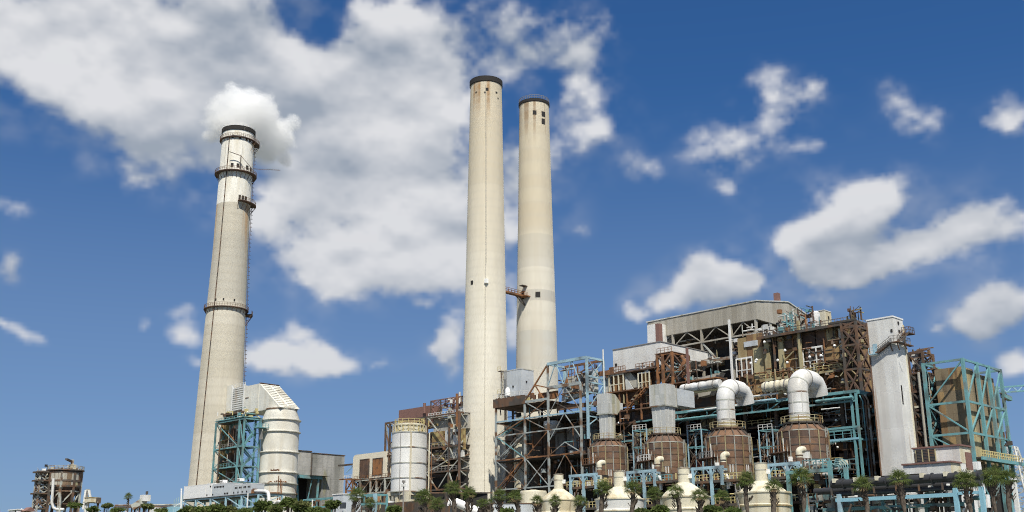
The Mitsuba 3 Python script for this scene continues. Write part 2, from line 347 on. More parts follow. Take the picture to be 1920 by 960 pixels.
mat('cladding', 0, .6, fn=sheet((.60, .60, .585), (.52, .505, .475), .55, .5, .03, (.27, .15, .07), .80)); mat('cladding_blue', 0, .5, fn=sheet((.44, .47, .50), (.36, .37, .37), .6, .6, .05, (.22, .15, .1), .86))
mat('cladding_tan', 0, .6, fn=sheet((.37, .35, .305), (.29, .265, .215), .5, .9, .04, (.2, .13, .08), .84))
mat('cladding_alt', 0, .6, fn=sheet((.565, .56, .545), (.49, .47, .44), .52, .5, .03, (.27, .15, .07), .80)); mat('cladding_tan_alt', 0, .6, fn=sheet((.34, .32, .275), (.26, .235, .19), .5, .9, .04, (.2, .13, .08), .84)); mat('galvanised_alt', 0, .5, .1, fn=sheet((.43, .44, .425), (.27, .26, .17), .54, .7, .05, (.2, .13, .06), .82)); mat('grey_concrete_alt', 0, .85, fn=sheet((.37, .365, .35), (.2, .2, .185), .5, .45, .05, (.25, .24, .16), .68))
mat('white_paint', 0, .5, fn=sheet((.62, .62, .61), (.53, .515, .47), .58, .5, .04, (.36, .2, .08), .86)); mat('white_clean', (.68, .68, .68), .5)
mat('cream', 0, .6, fn=sheet((.58, .545, .43), (.45, .38, .245), .54, .8, .06, (.2, .15, .08), .8))
mat('absorber', 0, .6, fn=sheet((.60, .585, .53), (.50, .465, .39), .55, .45, .03, (.36, .19, .06), .84))
mat('grey_concrete', 0, .85, fn=sheet((.34, .335, .32), (.17, .17, .155), .5, .45, .05, (.25, .24, .16), .68)); mat('yellow_lagging', 0, .8, fn=rusty((.36, .29, .13), (.22, .15, .07), .5, s=.8))
mat('tan_casing', 0, .75, fn=sheet((.23, .185, .12), (.155, .12, .08), .5, .5, .06, (.11, .08, .05), .72))
mat('teal', 0, .55, fn=rusty((.13, .29, .315), (.15, .21, .21), .62, s=.4)); mat('pale_blue', 0, .55, fn=rusty((.30, .45, .53), (.24, .34, .40), .6, s=.4)); mat('girder_blue', (.22, .42, .52), .5)
mat('yellow_rail', (.50, .42, .20), .6); mat('white_rail', (.62, .62, .6), .6); mat('grey_rail', (.22, .21, .2), .6); mat('black', (.035, .036, .04), .5); mat('soot_and_shade', (.028, .026, .025), .9); mat('deck_dark', (.06, .055, .05), .85)  # near-black for dark rims, and for shade painted in openings and behind frames
mat('maroon', (.18, .10, .085), .7); mat('lamp_white', (.85, .85, .82), .4); mat('pipe_white', 0, .45, fn=sheet((.60, .60, .595), (.46, .445, .41), .52, .7, .10, (.33, .22, .12), .87)); mat('glass_dark', (.05, .055, .06), .15, 0, .5); mat('red', (.30, .07, .06), .6)
mat('trunk', 0, .9, fn=m_trunk)
for k, c in enumerate([(.12, .165, .05), (.145, .185, .062), (.09, .125, .042), (.18, .195, .08)]):
    scene['mat_leaf_%s' % 'abcd'[k]] = {'type': 'principledthin', 'base_color': {'type': 'rgb', 'value': list(c)}, 'roughness': .55, 'diff_trans': .9, 'spec_trans': 0.0}
LEAF = ['leaf_a', 'leaf_b', 'leaf_c', 'leaf_d']
mat('dry_frond', (.24, .17, .09), .8)
mat('ground', 0, .95, fn=lambda p, n, uv: mix((.20, .18, .14), (.09, .11, .05), smoothstep(.4, .65, fbm(p.x * .06, p.y * .06, 0, 4))))
scene['mat_sea'] = {'type': 'twosided', 'b': {'type': 'bumpmap', 'arbitrary': mikit.proc(lambda p, n, uv: fbm(p.x * .5, p.y * .8, 0, 3), .05), 'scale': .25, 'b': {'type': 'principled', 'base_color': {'type': 'rgb', 'value': [.035, .06, .06]}, 'roughness': .12, 'specular': .5}}}

# ------------------------------------------------------------------ ground and water
def sheet_xy(x0, x1, y0, y1, z): return trimesh.Trimesh([[x0, y0, z], [x1, y0, z], [x1, y1, z], [x0, y1, z]], [[0, 1, 2], [0, 2, 3]], process=False)
def setting(key, mesh, m):
    scene[key] = mikit.ply(mesh, 'mat_' + m); labels[key] = {'kind': 'structure'}
setting('ground', sheet_xy(-9000, 9000, 72, 14000, 0), 'ground')
setting('water', sheet_xy(-9000, 9000, -3000, 72, -1.2), 'sea')
setting('bank', trimesh.Trimesh([[-9000, 60, -1.6], [9000, 60, -1.6], [9000, 72, .0], [-9000, 72, .0]], [[0, 1, 2], [0, 2, 3]], process=False), 'ground')

# ------------------------------------------------------------------ the three chimneys
def chimney(label, D, axis, spots, m, top_y):
    t = thing('chimney', label, 'chimney', None)
    b = Y(axis[0], axis[1], D); c = b[:2]
    zr = []
    for y, x, hw in spots:
        p = Y(x, y, D); zr.append((p[2], hw * mpp(p)))
    zr.sort(); s = (zr[1][1] - zr[0][1]) / (zr[1][0] - zr[0][0])
    zr = [(0, zr[0][1] - s * zr[0][0] * 1.05)] + zr
    zt = Y(axis[0], top_y, D)[2]; zs = np.linspace(0, zt, 60); rs = np.interp(zs, *zip(*zr))
    prof = list(zip(rs, zs)) + [(rs[-1] - .5, zt), (rs[-1] - .5, zt - 6), (.01, zt - 6)]
    part(t, 'shaft', G().lathe(c, prof, 96), m, 30)
    R = lambda z: float(np.interp(z, zs, rs))
    return t, c, R, zt
def toward(c, off=0.0):                                # angle (plant axes) from c towards the lookout, turned by off degrees (+ = right in view)
    return math.atan2(-c[1], -c[0]) + math.radians(off)
def on(c, r, a, z): return np.array([c[0] + r * math.cos(a), c[1] + r * math.sin(a), z])
def port(t, c, R, z, off, w, h, m='soot_and_shade', name='inspection_port'):
    a = toward(c, off); r = R(z); g = G()
    p, q = on(c, r - .3, a, z), on(c, r + .12, a, z); k = np.array([-math.sin(a), math.cos(a), 0])
    g.beam(p, q, w, h)
    part(t, name, g, m)

t, c, R, zt = chimney('tall slender beige concrete chimney, nearest of the pair, in front of the dark steel frame', 314, (910.5, 500), [(900, 908, 44), (700, 910, 41), (420, 911, 35), (160, 911.5, 29.2)], 'stack_front', 156)
part(t, 'rim', G().lathe(c, [(R(zt) + .02, zt - 1.5), (R(zt) + .28, zt - 1.4), (R(zt) + .28, zt + .25), (R(zt) - .8, zt + .25), (R(zt) - .8, zt - 1)], 96), 'soot_and_shade', 30)
for off, dz, w in ((3, 4.4, 1.0), (-4, 5.5, .5), (-38, 5, .5), (40, 5, .6), (47, 6.8, .4)): port(t, c, R, zt - dz, off, w, w * .9)
part(t, 'cable_conduit', G().path([on(c, R(z) + .12, toward(c, -1), z) for z in np.linspace(22, zt - 3, 40)], .07, 6), 'cladding_tan')
part(t, 'cable_conduit', G().path([on(c, R(z) + .12, toward(c, 3), z) for z in np.linspace(90, zt - 8, 30)], .05, 6), 'cladding_tan')
part(t, 'cable_conduit', G().path([on(c, R(22) + .12, toward(c, -1), 22), on(c, R(17) + .12, toward(c, 9), 15.5), on(c, R(8) + .12, toward(c, 12), 4)], .10, 6), 'grey_rail')
a = toward(c, 2); zb = Y(909, 537, 314)[2]; p = on(c, R(zb) + .3, a, zb)
g = G().cbox(p, .9, .9, 1.3); part(t, 'lamp_box', g, 'lamp_white'); port(t, c, R, zb, -42, .8, 1.2)
FRONT = (c, R)

t2, c2, R2, zt2 = chimney('slightly lower beige concrete chimney banded in grey, behind and right of the nearest one', 330, (1004, 450), [(690, 1008, 39), (560, 1006.5, 36), (420, 1004, 32.4), (200, 1000.5, 27.6)], 'stack_rear', 196)
part(t2, 'rim', G().lathe(c2, [(R2(zt2) + .02, zt2 - .95), (R2(zt2) + .25, zt2 - .85), (R2(zt2) + .25, zt2 + .1), (R2(zt2) - .8, zt2 + .1), (R2(zt2) - .8, zt2 - 1)], 96), 'soot_and_shade', 30)
part(t2, 'rim_railing', railing(ring_pts(c2, R2(zt2) + .1, zt2 + .1, 0, 2 * math.pi, 40), 1.2, .1, 3), 'grey_rail')
port(t2, c2, R2, zt2 - 5, 2, 1.2, 1.4); port(t2, c2, R2, zt2 - 5.2, 37, 1.3, 1.7); port(t2, c2, R2, zt2 - 7.8, 36, 1.2, 1.9)
zp = Y(1008, 561, 330)[2]; port(t2, c2, R2, zp, 5, 1.5, 1.7); port(t2, c2, R2, zp + .2, -42, 1.0, 2.6)
# walkway bridge between the two
tb = thing('walkway_bridge', 'rusty steel walkway bridging the gap between the two beige chimneys', 'walkway')
A, B = Y(945, 562, 318), Y(985, 570, 325); A, B = A * [1, 1, 0] + [0, 0, zp - .5], B * [1, 1, 0] + [0, 0, zp - .5]
d = (B - A) / np.linalg.norm(B - A); k = np.array([-d[1], d[0], 0]); A = A - d * 1.5
part(tb, 'deck', G().beam(A, B, 1.6, .5), 'rust_steel')
for s in (-.8, .8): part(tb, 'railing', railing([A + k * s + [0, 0, .25], B + k * s + [0, 0, .25]], 1.1, .1, 1.4), 'rust_steel')
for q in (.55, .75, 1.0): part(tb, 'bracket', G().beam(A + (B - A) * q, B + d * .8 + [0, 0, -3.4], .2), 'dark_steel')
part(tb, 'end_platform', G().beam(B - d * 2.2, B + d * 1.2, 3.4, .3), 'rust_steel'); part(tb, 'canopy', G().beam(B - d * 2 + [0, 0, 3.4], B + d * 2 + [0, 0, 3.4], 1.6, .15), 'dark_steel')

t3, c3, R3, zt3 = chimney('chimney with a white upper part, rusty ring platforms and steam above it', 369, (430, 500), [(880, 403.5, 45.5), (700, 415, 40), (475, 430, 32.2), (330, 441.5, 30.3), (250, 446.5, 29.4)], 'stack_left', 247)
part(t3, 'rim', G().lathe(c3, [(R3(zt3) + .02, zt3 - 1.5), (R3(zt3) + .3, zt3 - 1.4), (R3(zt3) + .3, zt3 + .15), (R3(zt3) - .8, zt3 + .15), (R3(zt3) - .8, zt3 - 1)], 96), 'soot_and_shade', 30)
LAD = toward(c3, 84)
def ring_platform(z, w, a0, a1, name='platform'):
    r = R3(z); n = max(6, int((a1 - a0) / .12)); k = part(t3, name, G().lathe(c3, [(r - .05, z), (r + w, z), (r + w, z + .25), (r - .05, z + .25), (r - .05, z)], n, a0, a1), 'rust_plate_dark', 30)
    part(k, 'railing', railing(ring_pts(c3, r + w - .1, z + .35, a0, a1, n), 1.1, .09, 1.6), 'rust_plate_ochre')
    for i in range(0, n + 1, 2):
        a = a0 + (a1 - a0) * i / n
        part(k, 'bracket', G().beam(on(c3, r + w - .1, a, z), on(c3, r, a, z - 1.5 * w), .13), 'rust_plate')
zz = [Y(x, y, 369)[2] for x, y in ((446, 268), (441, 331), (437, 386), (421, 583))]
ring_platform(zz[0], .75, 0, 2 * math.pi); ring_platform(zz[0] - 1, 2.0, LAD - .55, LAD + .3); ring_platform(zz[1], 1.6, 0, 2 * math.pi); ring_platform(zz[2], 1.9, toward(c3, 12), toward(c3, 100)); ring_platform(zz[3], .95, 0, 2 * math.pi); ring_platform(zz[3] - 1.5, 2.4, LAD - .2, LAD + .4)
g = G(); h = G()
for s in (-.35, .35): g.path([on(c3, R3(z) + .35, LAD + s / 8, z) for z in np.linspace(30, zz[0], 40)], .07, 6)
for z in np.arange(30, zz[0], .6): g.beam(on(c3, R3(z) + .35, LAD - .044, z), on(c3, R3(z) + .35, LAD + .044, z), .06)
for z in np.arange(31, zz[0], 1.5): h.lathe(on(c3, R3(z) + .55, LAD, z)[:2], [(.36, z), (.40, z), (.40, z + .1), (.36, z + .1), (.36, z)], 10)
lk = part(t3, 'ladder', g, 'dark_steel'); part(lk, 'safety_cage', h, 'dark_steel')
part(t3, 'cable_conduit', G().path([on(c3, R3(z) + .16, toward(c3, -41 + 8 * (z - 30) / 110), z) for z in np.linspace(10, zz[0], 50)], .16, 6), 'dark_steel')
for off, dz in ((-20, 4.2), (6, 4.4), (30, 4.6), (45, 4.6)): port(t3, c3, R3, zt3 - dz, off, .8, 1.3)
for off in (-15, 5, 40, 60): port(t3, c3, R3, zz[1] + 2.2, off, 1.0, 1.5)
for off in (18, 30, 42): port(t3, c3, R3, zz[2] + 1.6, off, .8, 1.7)
for off in (-34, -10, 22): port(t3, c3, R3, zz[3] + 2.6, off, .5, .8)
q = on(c3, R3(zz[1]) + 1.7, toward(c3, 55), zz[1] + 2)
part(t3, 'davit_arm', G().beam(q, q + plant(np.array([9.5, 0, -.6])), .15), 'dark_steel'); q = on(c3, R3(zz[1]) + 1.7, toward(c3, 10), zz[1] + .4)
part(t3, 'davit_arm', G().beam(q, q + [0, 0, 5], .22).beam(q + [0, 0, 5], q + [0, 0, 5] + plant(np.array([-4., -1, 1.2])), .2).beam(q + [0, 0, 5], q + [0, 0, .3] + plant(np.array([4., 0, 0])), .16), 'dark_steel')

# ------------------------------------------------------------------ steam over the left chimney
PL = Y(462, 245, 378); pw = world(PL)
lo, hi = np.array([pw[0] - 24, pw[1] - 14, pw[2] - 20]), np.array([pw[0] + 22, pw[1] + 30, pw[2] + 20])
nx, ny, nz = 88, 88, 80
zi, yi, xi = np.meshgrid(*[np.linspace(lo[k], hi[k], n) for k, n in ((2, nz), (1, ny), (0, nx))], indexing='ij')
P = np.stack([xi, yi, zi], -1); den = np.zeros(xi.shape) - 9
wob = (meshkit.fbm(P / 7.0, 4, 5) - .5); wob2 = (meshkit.fbm(P / 2.8, 5, 8) - .5)
for px, py, D, r in ((448, 238, 369, 5), (446, 220, 371, 9), (442, 205, 374, 9.5), (462, 222, 376, 11.5), (430, 226, 375, 9), (486, 238, 382, 9.5), (508, 250, 386, 7.5), (500, 276, 388, 7), (520, 278, 390, 4.5), (408, 232, 378, 5.5), (476, 262, 384, 9), (528, 258, 392, 6), (535, 300, 394, 3.5), (395, 255, 380, 3.5), (545, 232, 394, 4)):
    w = world(Y(px, py, D)); den = np.maximum(den, 1 - np.linalg.norm(P - w, axis=-1) / r)
den = np.clip((den + wob * .95 + wob2 * .8 + .03) * 2.8, 0, 1)
edge = np.minimum.reduce([np.abs(P[..., k] - lo[k]) for k in range(3)] + [np.abs(P[..., k] - hi[k]) for k in range(3)])
den = den * np.clip(edge / 1.5 - .2, 0, 1) * .25
scene['steam_medium'] = {'type': 'heterogeneous', 'albedo': {'type': 'constvolume', 'value': {'type': 'rgb', 'value': [1.0, 1.0, 1.0]}},
                         'sigma_t': {'type': 'gridvolume', 'grid': mi.VolumeGrid(den[..., None].astype(np.float32)), 'filter_type': 'trilinear', 'to_world': T().translate(lo.tolist()).scale((hi - lo).tolist())}}
scene['steam_plume'] = {'type': 'cube', 'to_world': T().translate(((lo + hi) / 2).tolist()).scale(((hi - lo) / 2).tolist()), 'bsdf': {'type': 'null'}, 'interior': {'type': 'ref', 'id': 'steam_medium'}}
labels['steam_plume'] = {'label': 'puffy white steam plume rolling away behind the top of the left chimney', 'category': 'steam', 'kind': 'stuff'}

# ------------------------------------------------------------------ absorber tower with its hood, left
ta = thing('absorber_tower', 'broad off-white ringed cylindrical tower beside the teal stair tower', 'tower')
AC = Y(523.5, 850, 345); c = AC[:2]
Z = lambda y, x=523, D=345: Y(x, y, D)[2]
ra = 35 * mpp(AC); n = 72
part(ta, 'shell', G().lathe(c, [(ra * .98, 0), (ra, Z(900)), (ra, Z(788)), (ra * .80, Z(769)), (ra * .80, Z(764)), (.1, Z(764))], n), 'absorber', 25)
for y in (789, 811, 849, 887, 908, 926): part(ta, 'stiffener_ring', G().lathe(c, [(ra - .02, Z(y) - .2), (ra + .5, Z(y) - .2), (ra + .5, Z(y) + .08), (ra - .02, Z(y) + .2)], n), 'absorber' if y < 900 else 'worn_steel', 25)
part(ta, 'neck_ring', G().lathe(c, [(ra * .8 - .02, Z(770)), (ra * .8 + .3, Z(770)), (ra * .8 + .3, Z(767.5)), (ra * .8 - .02, Z(767.5))], n), 'worn_steel', 25)
for off, y in ((-14, 907), (17, 907), (-10, 886)):
    a = toward(c, off); g = G()
    for i in range(9): g.cbox(on(c, ra + .08, a + (i - 4) * .05, Z(y) + rnd.uniform(-.2, .5)), .3, .3, rnd.uniform(.2, .8))
    part(ta, 'rust_scale', g, 'rust_steel')
for off in (8, 12, 2): part(ta, 'rusty_drain_pipe', G().tube(on(c, ra + .5, toward(c, off), Z(893 + off)), on(c, ra + .5, toward(c, off), 2), .13, 6), 'rust_steel')
th = thing('hood_duct', 'off-white sheet metal hood with slanted louvred end on top of the ringed tower', 'duct')
vh = c[1] - ra * .62; K = V(487, 719, vh); zb = Z(768); u1 = Uu(548, 768, K[0])
vw = ra * 1.25; ua = V(460, 730, vh)[0]; zt_ = K[2]; ue = c[0] + ra * .80
part(th, 'hood_shell', G().prism([(ua, zb), (ue, zb), (K[0], zt_), (ua, zt_)], 'v', vh, vh + vw), 'absorber')
dd = np.array([ue - K[0], 0, zb - zt_]); L = np.linalg.norm(dd); dn = np.array([-dd[2], 0, dd[0]]) / L
if dn[0] < 0: dn = -dn
for col in (0, 1):
    for i in range(11):
        f = .06 + .08 * i; p = np.array([K[0], 0, zt_]) + dd * f; va, vb = vh + .4 + col * vw * .5, vh + vw * (.46 + .5 * col)
        part(th, 'louvre_slat', G().slab([p + [0, va, 0], p + [0, vb, 0], p + dd * .03 + [0, vb, 0], p + dd * .03 + [0, va, 0]], dn * .28), 'absorber')
panel_wall(th, 'u', vh, ua, K[0], zb, zt_, 5, 1, ['absorber'], -1, .12, .12, name='cladding_sheet')
part(th, 'top_edge', G().box(K[0] - .25, K[0] + .25, vh, vh + vw, zt_, zt_ + .3), 'dark_steel'); part(th, 'slot_vent', G().cbox([ua + 1.6, vh - .15, (zb + zt_) / 2 + .5], 2.0, .2, .3), 'dark_steel')
tl = thing('louvred_duct', 'white ribbed duct box between the white-topped chimney and the sheet metal hood', 'duct')
ul = V(427, 730, vh)[0]; zl0, zl1 = V(440, 771, vh)[2], V(440, 727, vh)[2]
part(tl, 'duct_shell', G().box(ul, ua - .15, vh + .3, vh + vw - .3, zl0, zl1), 'absorber')
um = V(437, 740, vh)[0]
for i in range(11):
    z = zl0 + .4 + (zl1 - zl0 - .8) * i / 10; part(tl, 'rib', G().box(um, ua - .8, vh - .12, vh + .3, z - .16, z + .16), 'white_paint')
part(tl, 'frame_post', G().box(um - .5, um - .1, vh - .3, vh + .3, zl0 - .4, zl1 + .5), 'white_paint'); part(tl, 'frame_post', G().box(ua - .75, ua - .25, vh - .3, vh + .3, zl0 - .4, zl1 + .4), 'white_paint')
part(tl, 'side_sheet', G().box(ul - .3, um - .55, vh - .1, vh + .3, zl0, zl1 + 1.2), 'absorber')
part(tl, 'support_floor', G().box(ul - .6, ua + .4, vh - .8, vh + vw, zl0 - 1.0, zl0 - .5), 'dark_steel')
for q in (0, .5, 1): part(tl, 'support_leg', G().beam([ul + (ua - ul) * q, vh, zl0 - 1], [ul + (ua - ul) * q, vh, 0], .5), 'dark_steel')
part(tl, 'roof_railing', railing([[ul, vh, zl1], [ua, vh, zl1]], 1.1, .1, 1.5), 'white_rail')

# ------------------------------------------------------------------ teal stair tower and pipes in it
ts = thing('stair_tower', 'teal steel stair tower standing in front of the white-topped chimney and ringed tower', 'stair tower')
vt = vh - 9; k0, k1, kc = V(405, 800, vt)[0], V(449, 800, vt)[0], V(458, 800, vt)[0]; uR = kc; ve = Uu(488, 800, uR)[1]
zt_s = V(456, 784, vt)[2]; lv = [0, 12] + [V(455, y, vt)[2] for y in (904, 873, 836, 785)]
frame(ts, [k0, k1, kc], [vt, ve], lv, 'teal', cw=.5, bw=.4, br=.22, front='/\\', side='X')
for k in range(1, len(lv)):
    z0, z1 = lv[k - 1], lv[k]; zm = (z0 + z1) / 2; um_ = kc - 1.6
    part(ts, 'stair_flight', stair([um_, vt + .8, z0], [um_, ve - 1.2, zm], 1.1, [1, 0, 0]), 'teal'); part(ts, 'stair_flight', stair([um_ - 1.4, ve - 1.2, zm], [um_ - 1.4, vt + .8, z1], 1.1, [1, 0, 0]), 'teal')
    part(ts, 'landing', G().box(um_ - 2.2, kc - .2, ve - 1.3, ve - .2, zm - .1, zm), 'teal'); part(ts, 'floor_deck', G().box(k0, kc - .3, vt + .3, vt + 3.5, z1 - .3, z1 - .22), 'deck_dark')
    part(ts, 'railing', railing([[k0, vt, z1 + .2], [k1, vt, z1 + .2]], 1.1, .09, 1.6), 'teal' if k % 2 else 'grey_rail')
part(ts, 'side_platform', G().box(kc, kc + 3.2, ve - 2.6, ve + 1, Z(806) - .2, Z(806)), 'teal'); part(ts, 'railing', railing([[kc, ve - 2.6, Z(806)], [kc + 3.2, ve - 2.6, Z(806)], [kc + 3.2, ve + 1, Z(806)]], 1.1, .1, 1.2), 'teal')
part(ts, 'grating_panel', G().slab([[kc + .6, ve - 1, Z(808)], [kc + 2.4, ve - 1, Z(808)], [kc + 3.4, ve - 1, Z(828)], [kc + 1.4, ve - 1, Z(828)]], [0, .1, 0]), 'grey_rail')
for i, (px, r, m) in enumerate(((417, .8, 'yellow_lagging'), (424, .55, 'yellow_lagging'), (436, .8, 'rust_plate'), (445, .5, 'dark_steel'), (431, .4, 'maroon'))):
    u = V(px, 830, vt + 4)[0]; part(ts, 'pipe_riser', G().tube([u, vt + 4, 0], [u, vt + 4, V(px, 792 + 6 * i, vt + 4)[2]], r, 12), m, 40)
clutter(ts, k0 + .5, kc - 3.5, vt + 1, ve, lv[2], zt_s, 60, ['dark_steel', 'rust_steel', 'deck_dark', 'teal', 'worn_steel'], 3, boxes=.3)
part(ts, 'upper_deck', G().box(k0 - .3, kc + .3, vt - .4, ve + .5, zt_s + .3, zt_s + .5), 'teal'); part(ts, 'pipe_riser', G().tube([k0 + 4.6, vt - .9, 0], [k0 + 4.6, vt - .9, V(430, 800, vt)[2]], .22, 8), 'dark_steel')
clutter(ts, k0, kc, vt, ve, zt_s + .5, zt_s + 3.6, 34, ['teal', 'dark_steel', 'yellow_rail', 'white_rail'], 4, boxes=.3, L=(1, 3))

# ------------------------------------------------------------------ white containers on a pale blue steel platform
tp = thing('steel_platform', 'pale teal trussed steel platform carrying the white equipment cabins', 'platform')
vp = V(470, 936, 128)[1]; a0, a1, zp0, zp1 = V(341, 940, vp)[0], V(484, 935, vp)[0], V(400, 955, vp)[2], V(400, 934, vp)[2]
frame(tp, list(np.linspace(a0, a1, 6)), [vp, vp + 6], [0, zp0 - 2, zp0, zp1], 'pale_blue', cw=.35, bw=.32, br=.16, front='.N\\\\', side='X')
part(tp, 'deck', G().box(a0 - .3, a1 + .3, vp - .3, vp + 6.3, zp1 + .16, zp1 + .3), 'deck_dark')
for i in range(5):
    p0 = a0 + (a1 - a0) * i / 5; p1 = a0 + (a1 - a0) * (i + 1) / 5
    part(tp, 'brace', G().beam([p0, vp, zp1], [p1, vp, zp0], .18), 'pale_blue')
zc = zp1 + .34
def container(px0, px1, y1, label, vents=0, dv=3.2, m='white_clean'):
    tt = thing('equipment_cabin', label, 'cabin', None); x0, x1 = V(px0, 920, vp + .4)[0], V(px1, 920, vp + .4)[0]; zt = V((px0 + px1) / 2, y1, vp + .4)[2]
    part(tt, 'wall_shell', G().box(x0, x1, vp + .4, vp + .4 + dv, zc, zt), m); part(tt, 'roof', G().box(x0 - .06, x1 + .06, vp + .34, vp + .46 + dv, zt, zt + .12), 'white_clean')
    nb = max(2, int((x1 - x0) / 1.2))
    for i in range(nb): part(tt, 'wall_sheet', G().box(x0 + (x1 - x0) * i / nb + .03, x0 + (x1 - x0) * (i + 1) / nb - .03, vp + .33, vp + .4, zc + .05, zt - .04), m)
    for i in range(vents): part(tt, 'vent', G().cbox([x0 + .5 + (x1 - x0 - 1) * ((i * 7) % vents) / max(1, vents - 1), vp + .3, zt - .6 if i % 3 else zc + .5], .38, .08, .34), 'soot_and_shade')
    return tt, x0, x1, zt
container(345, 386, 911, 'long plain white cabin at the left end of the pale teal platform', 0)
container(387, 397, 907.5, 'narrow white cabin with a brown hatch between the plain white cabin and the grey ones', 2)
container(398, 430, 907.5, 'light grey cabin with rows of dark vents in the middle of the platform', 11, m='cladding_blue')
container(437, 471, 908.5, 'light grey cabin with small vents at the right end of the platform', 12, m='cladding_blue')
for px, w, lb in ((419, 1.4, 'small white rooftop unit on the grey cabin in the middle of the platform'), (451, 1.3, 'small white rooftop unit on the right-hand grey cabin')):
    p = V(px, 906, vp + 1.5); g = G().cbox([p[0], p[1], zc + 3.35], w, 1.1, .6); tt = thing('rooftop_unit', lb, 'ventilation unit'); part(tt, 'casing', g, 'white_clean'); part(tt, 'grille', G().cbox([p[0], p[1] - .6, zc + 3.3], w * .7, .1, .3), 'grey_rail')
tg = thing('gas_pipe', 'white pipe bending down beside the foot of the ringed tower', 'pipe'); p = [V(x, y, vp + 1) for x, y in ((478, 921), (498, 921), (503, 924), (504, 932), (505, 948), (505, 960))]
part(tg, 'bend', G().path(p, .38, 10), 'pipe_white', 40); part(tg, 'flange', G().cbox(p[0], .3, 1.1, 1.1), 'rust_steel'); part(tg, 'valve_body', G().cbox(p[0] - [1.2, 0, .3], 1.6, 1.2, 1.3), 'rust_steel')
tg = thing('vent_pipe', 'short white hooked vent pipe among the bushes right of the white bent pipe', 'pipe'); p = [V(x, y, vp + .5) for x, y in ((516, 944), (522, 940), (528, 942), (530, 950), (530, 962))]
part(tg, 'bend', G().path(p, .33, 10), 'pipe_white', 40); part(tg, 'flange', G().cbox(p[0], .25, .9, .9), 'white_rail')

# ------------------------------------------------------------------ grey concrete building right of the ringed tower
tb = thing('concrete_building', 'grey stained concrete panel building right of the ringed tower', 'building')
gc = Y(582, 850, 366); ug = gc[0]; v0, v1 = gc[1], Uu(646, 856, ug)[1]; zg = gc[2]; vl = Uu(556, 845, ug)[1]
zlow = Uu(600, 893, ug)[2]
part(tb, 'wall', G().box(ug - 9, ug, v0 + 5.0, v1, 0, zg), 'grey_concrete'); part(tb, 'wall', G().box(ug - 9, ug, v0 + .05, v0 + 4.97, zlow, zg + .02), 'grey_concrete')
part(tb, 'wall', G().box(ug - 8, ug + .7, vl - 1, v0 - .05, zlow, zg + .4), 'grey_concrete', label='dark shaded left bay above the open passage')
for a, b, z0, cl, rw, o in ((v0 + 5.05, v1 - .02, .2, 5, 10, ug), (v0 + .1, v0 + 4.95, zlow + .05, 2, 5, ug), (vl - .9, v0 - .1, zlow + .05, 2, 5, ug + .7)):
    panel_wall(tb, 'v', o, a, b, z0, zg - .15, cl, rw, ['grey_concrete'], 1, .10, .12, name='concrete_panel')
part(tb, 'parapet_edge', G().box(ug - 9, ug + .3, v0 + .04, v1 + .1, zg + .03, zg + .3), 'dark_steel'); part(tb, 'parapet_edge', G().box(ug - 8, ug + 1, vl - 1, v0, zg + .42, zg + .7), 'dark_steel'); part(tb, 'drain_pipe', G().tube([ug + .95, v0, zlow], [ug + .95, v0, zg], .22, 8), 'dark_steel')
part(tb, 'lintel_beam', G().box(ug + .5, ug + 1.6, vl - .5, v0 + 4.2, zlow - 1.1, zlow - .1), 'teal'); part(tb, 'slanted_column', G().beam([ug + 1, vl, zlow - 1], [ug + 1, vl + 3.4, 0], .5), 'teal'); part(tb, 'slanted_column', G().beam([ug + 1, v0 + 3, zlow - 1], [ug + 1, v0 + 1.8, 0], .55), 'teal')
part(tb, 'passage_wall', G().box(ug - 9, ug - 8.6, vl - 3, v0 + 5, 0, zlow), 'soot_and_shade'); part(tb, 'soffit_canopy', G().box(ug - 8, ug + 2.6, v0 - 1.0, v0 + 6.4, zlow - .1, zlow - .02), 'dark_steel')  # near-black passage wall paints the shade inside the opening
part(tb, 'beam', G().beam([ug + .9, v0 + .6, zlow - 1], [ug + .9, vl + 1, 8], .22), 'teal')

# ------------------------------------------------------------------ cream building with two rust doors
tb = thing('filter_house', 'cream round-cornered building with two tall rust-brown doors left of the white silo', 'building')
vF = 205; uL, uR = V(662, 860, vF)[0], V(722, 860, vF)[0]; zt = V(690, 850, vF)[2]; zb = V(690, 897, vF)[2]
pts = [(uL, zb), (uR, zb), (uR, zt)] + [(uL + 1.6 - 1.6 * math.sin(a), zt - 1.2 + 1.2 * math.cos(a)) for a in np.linspace(0, math.pi / 2, 6)]
part(tb, 'wall', G().prism(pts, 'v', vF, vF + 8), 'cream_clean'); part(tb, 'base_wall', G().box(uL + .2, uR, vF + 2, vF + 7, 0, zb), 'soot_and_shade')
for x0, x1, y0, y1, m in ((676, 692, 862, 896, 'rust_plate_dark'), (700, 717, 860, 893, 'rust_steel')):
    a, b = V(x0, 880, vF)[0], V(x1, 880, vF)[0]; z0, z1 = V(684, y1, vF)[2], V((x0 + x1) / 2, y0, vF)[2]
    k = part(tb, 'door', G().box(a, b, vF - .12, vF + .02, z0, z1), m)
    part(k, 'frame', G().box(a - .2, a, vF - .3, vF, z0, z1 + .2).box(b, b + .2, vF - .3, vF, z0, z1 + .2).box(a, b, vF - .3, vF, z1, z1 + .2), 'dark_steel')
    for i in range(4): part(k, 'plank', G().box(a + (b - a) * i / 4 + .05, a + (b - a) * (i + 1) / 4 - .05, vF - .2, vF - .12, z0 + .1, z1 - .1), m)
tr = thing('rusty_trestle', 'orange rusted steel trestle at the right edge of the grey concrete building', 'steel frame')
vT = 198; q = [V(x, 905, vT)[0] for x in (649, 661)]; frame(tr, q, [vT, vT + 2.5], [0, 7] + [V(655, y, vT)[2] for y in (945, 920, 899)], 'rust_steel', cw=.35, bw=.3, br=.22, front='XXXX', side='X')
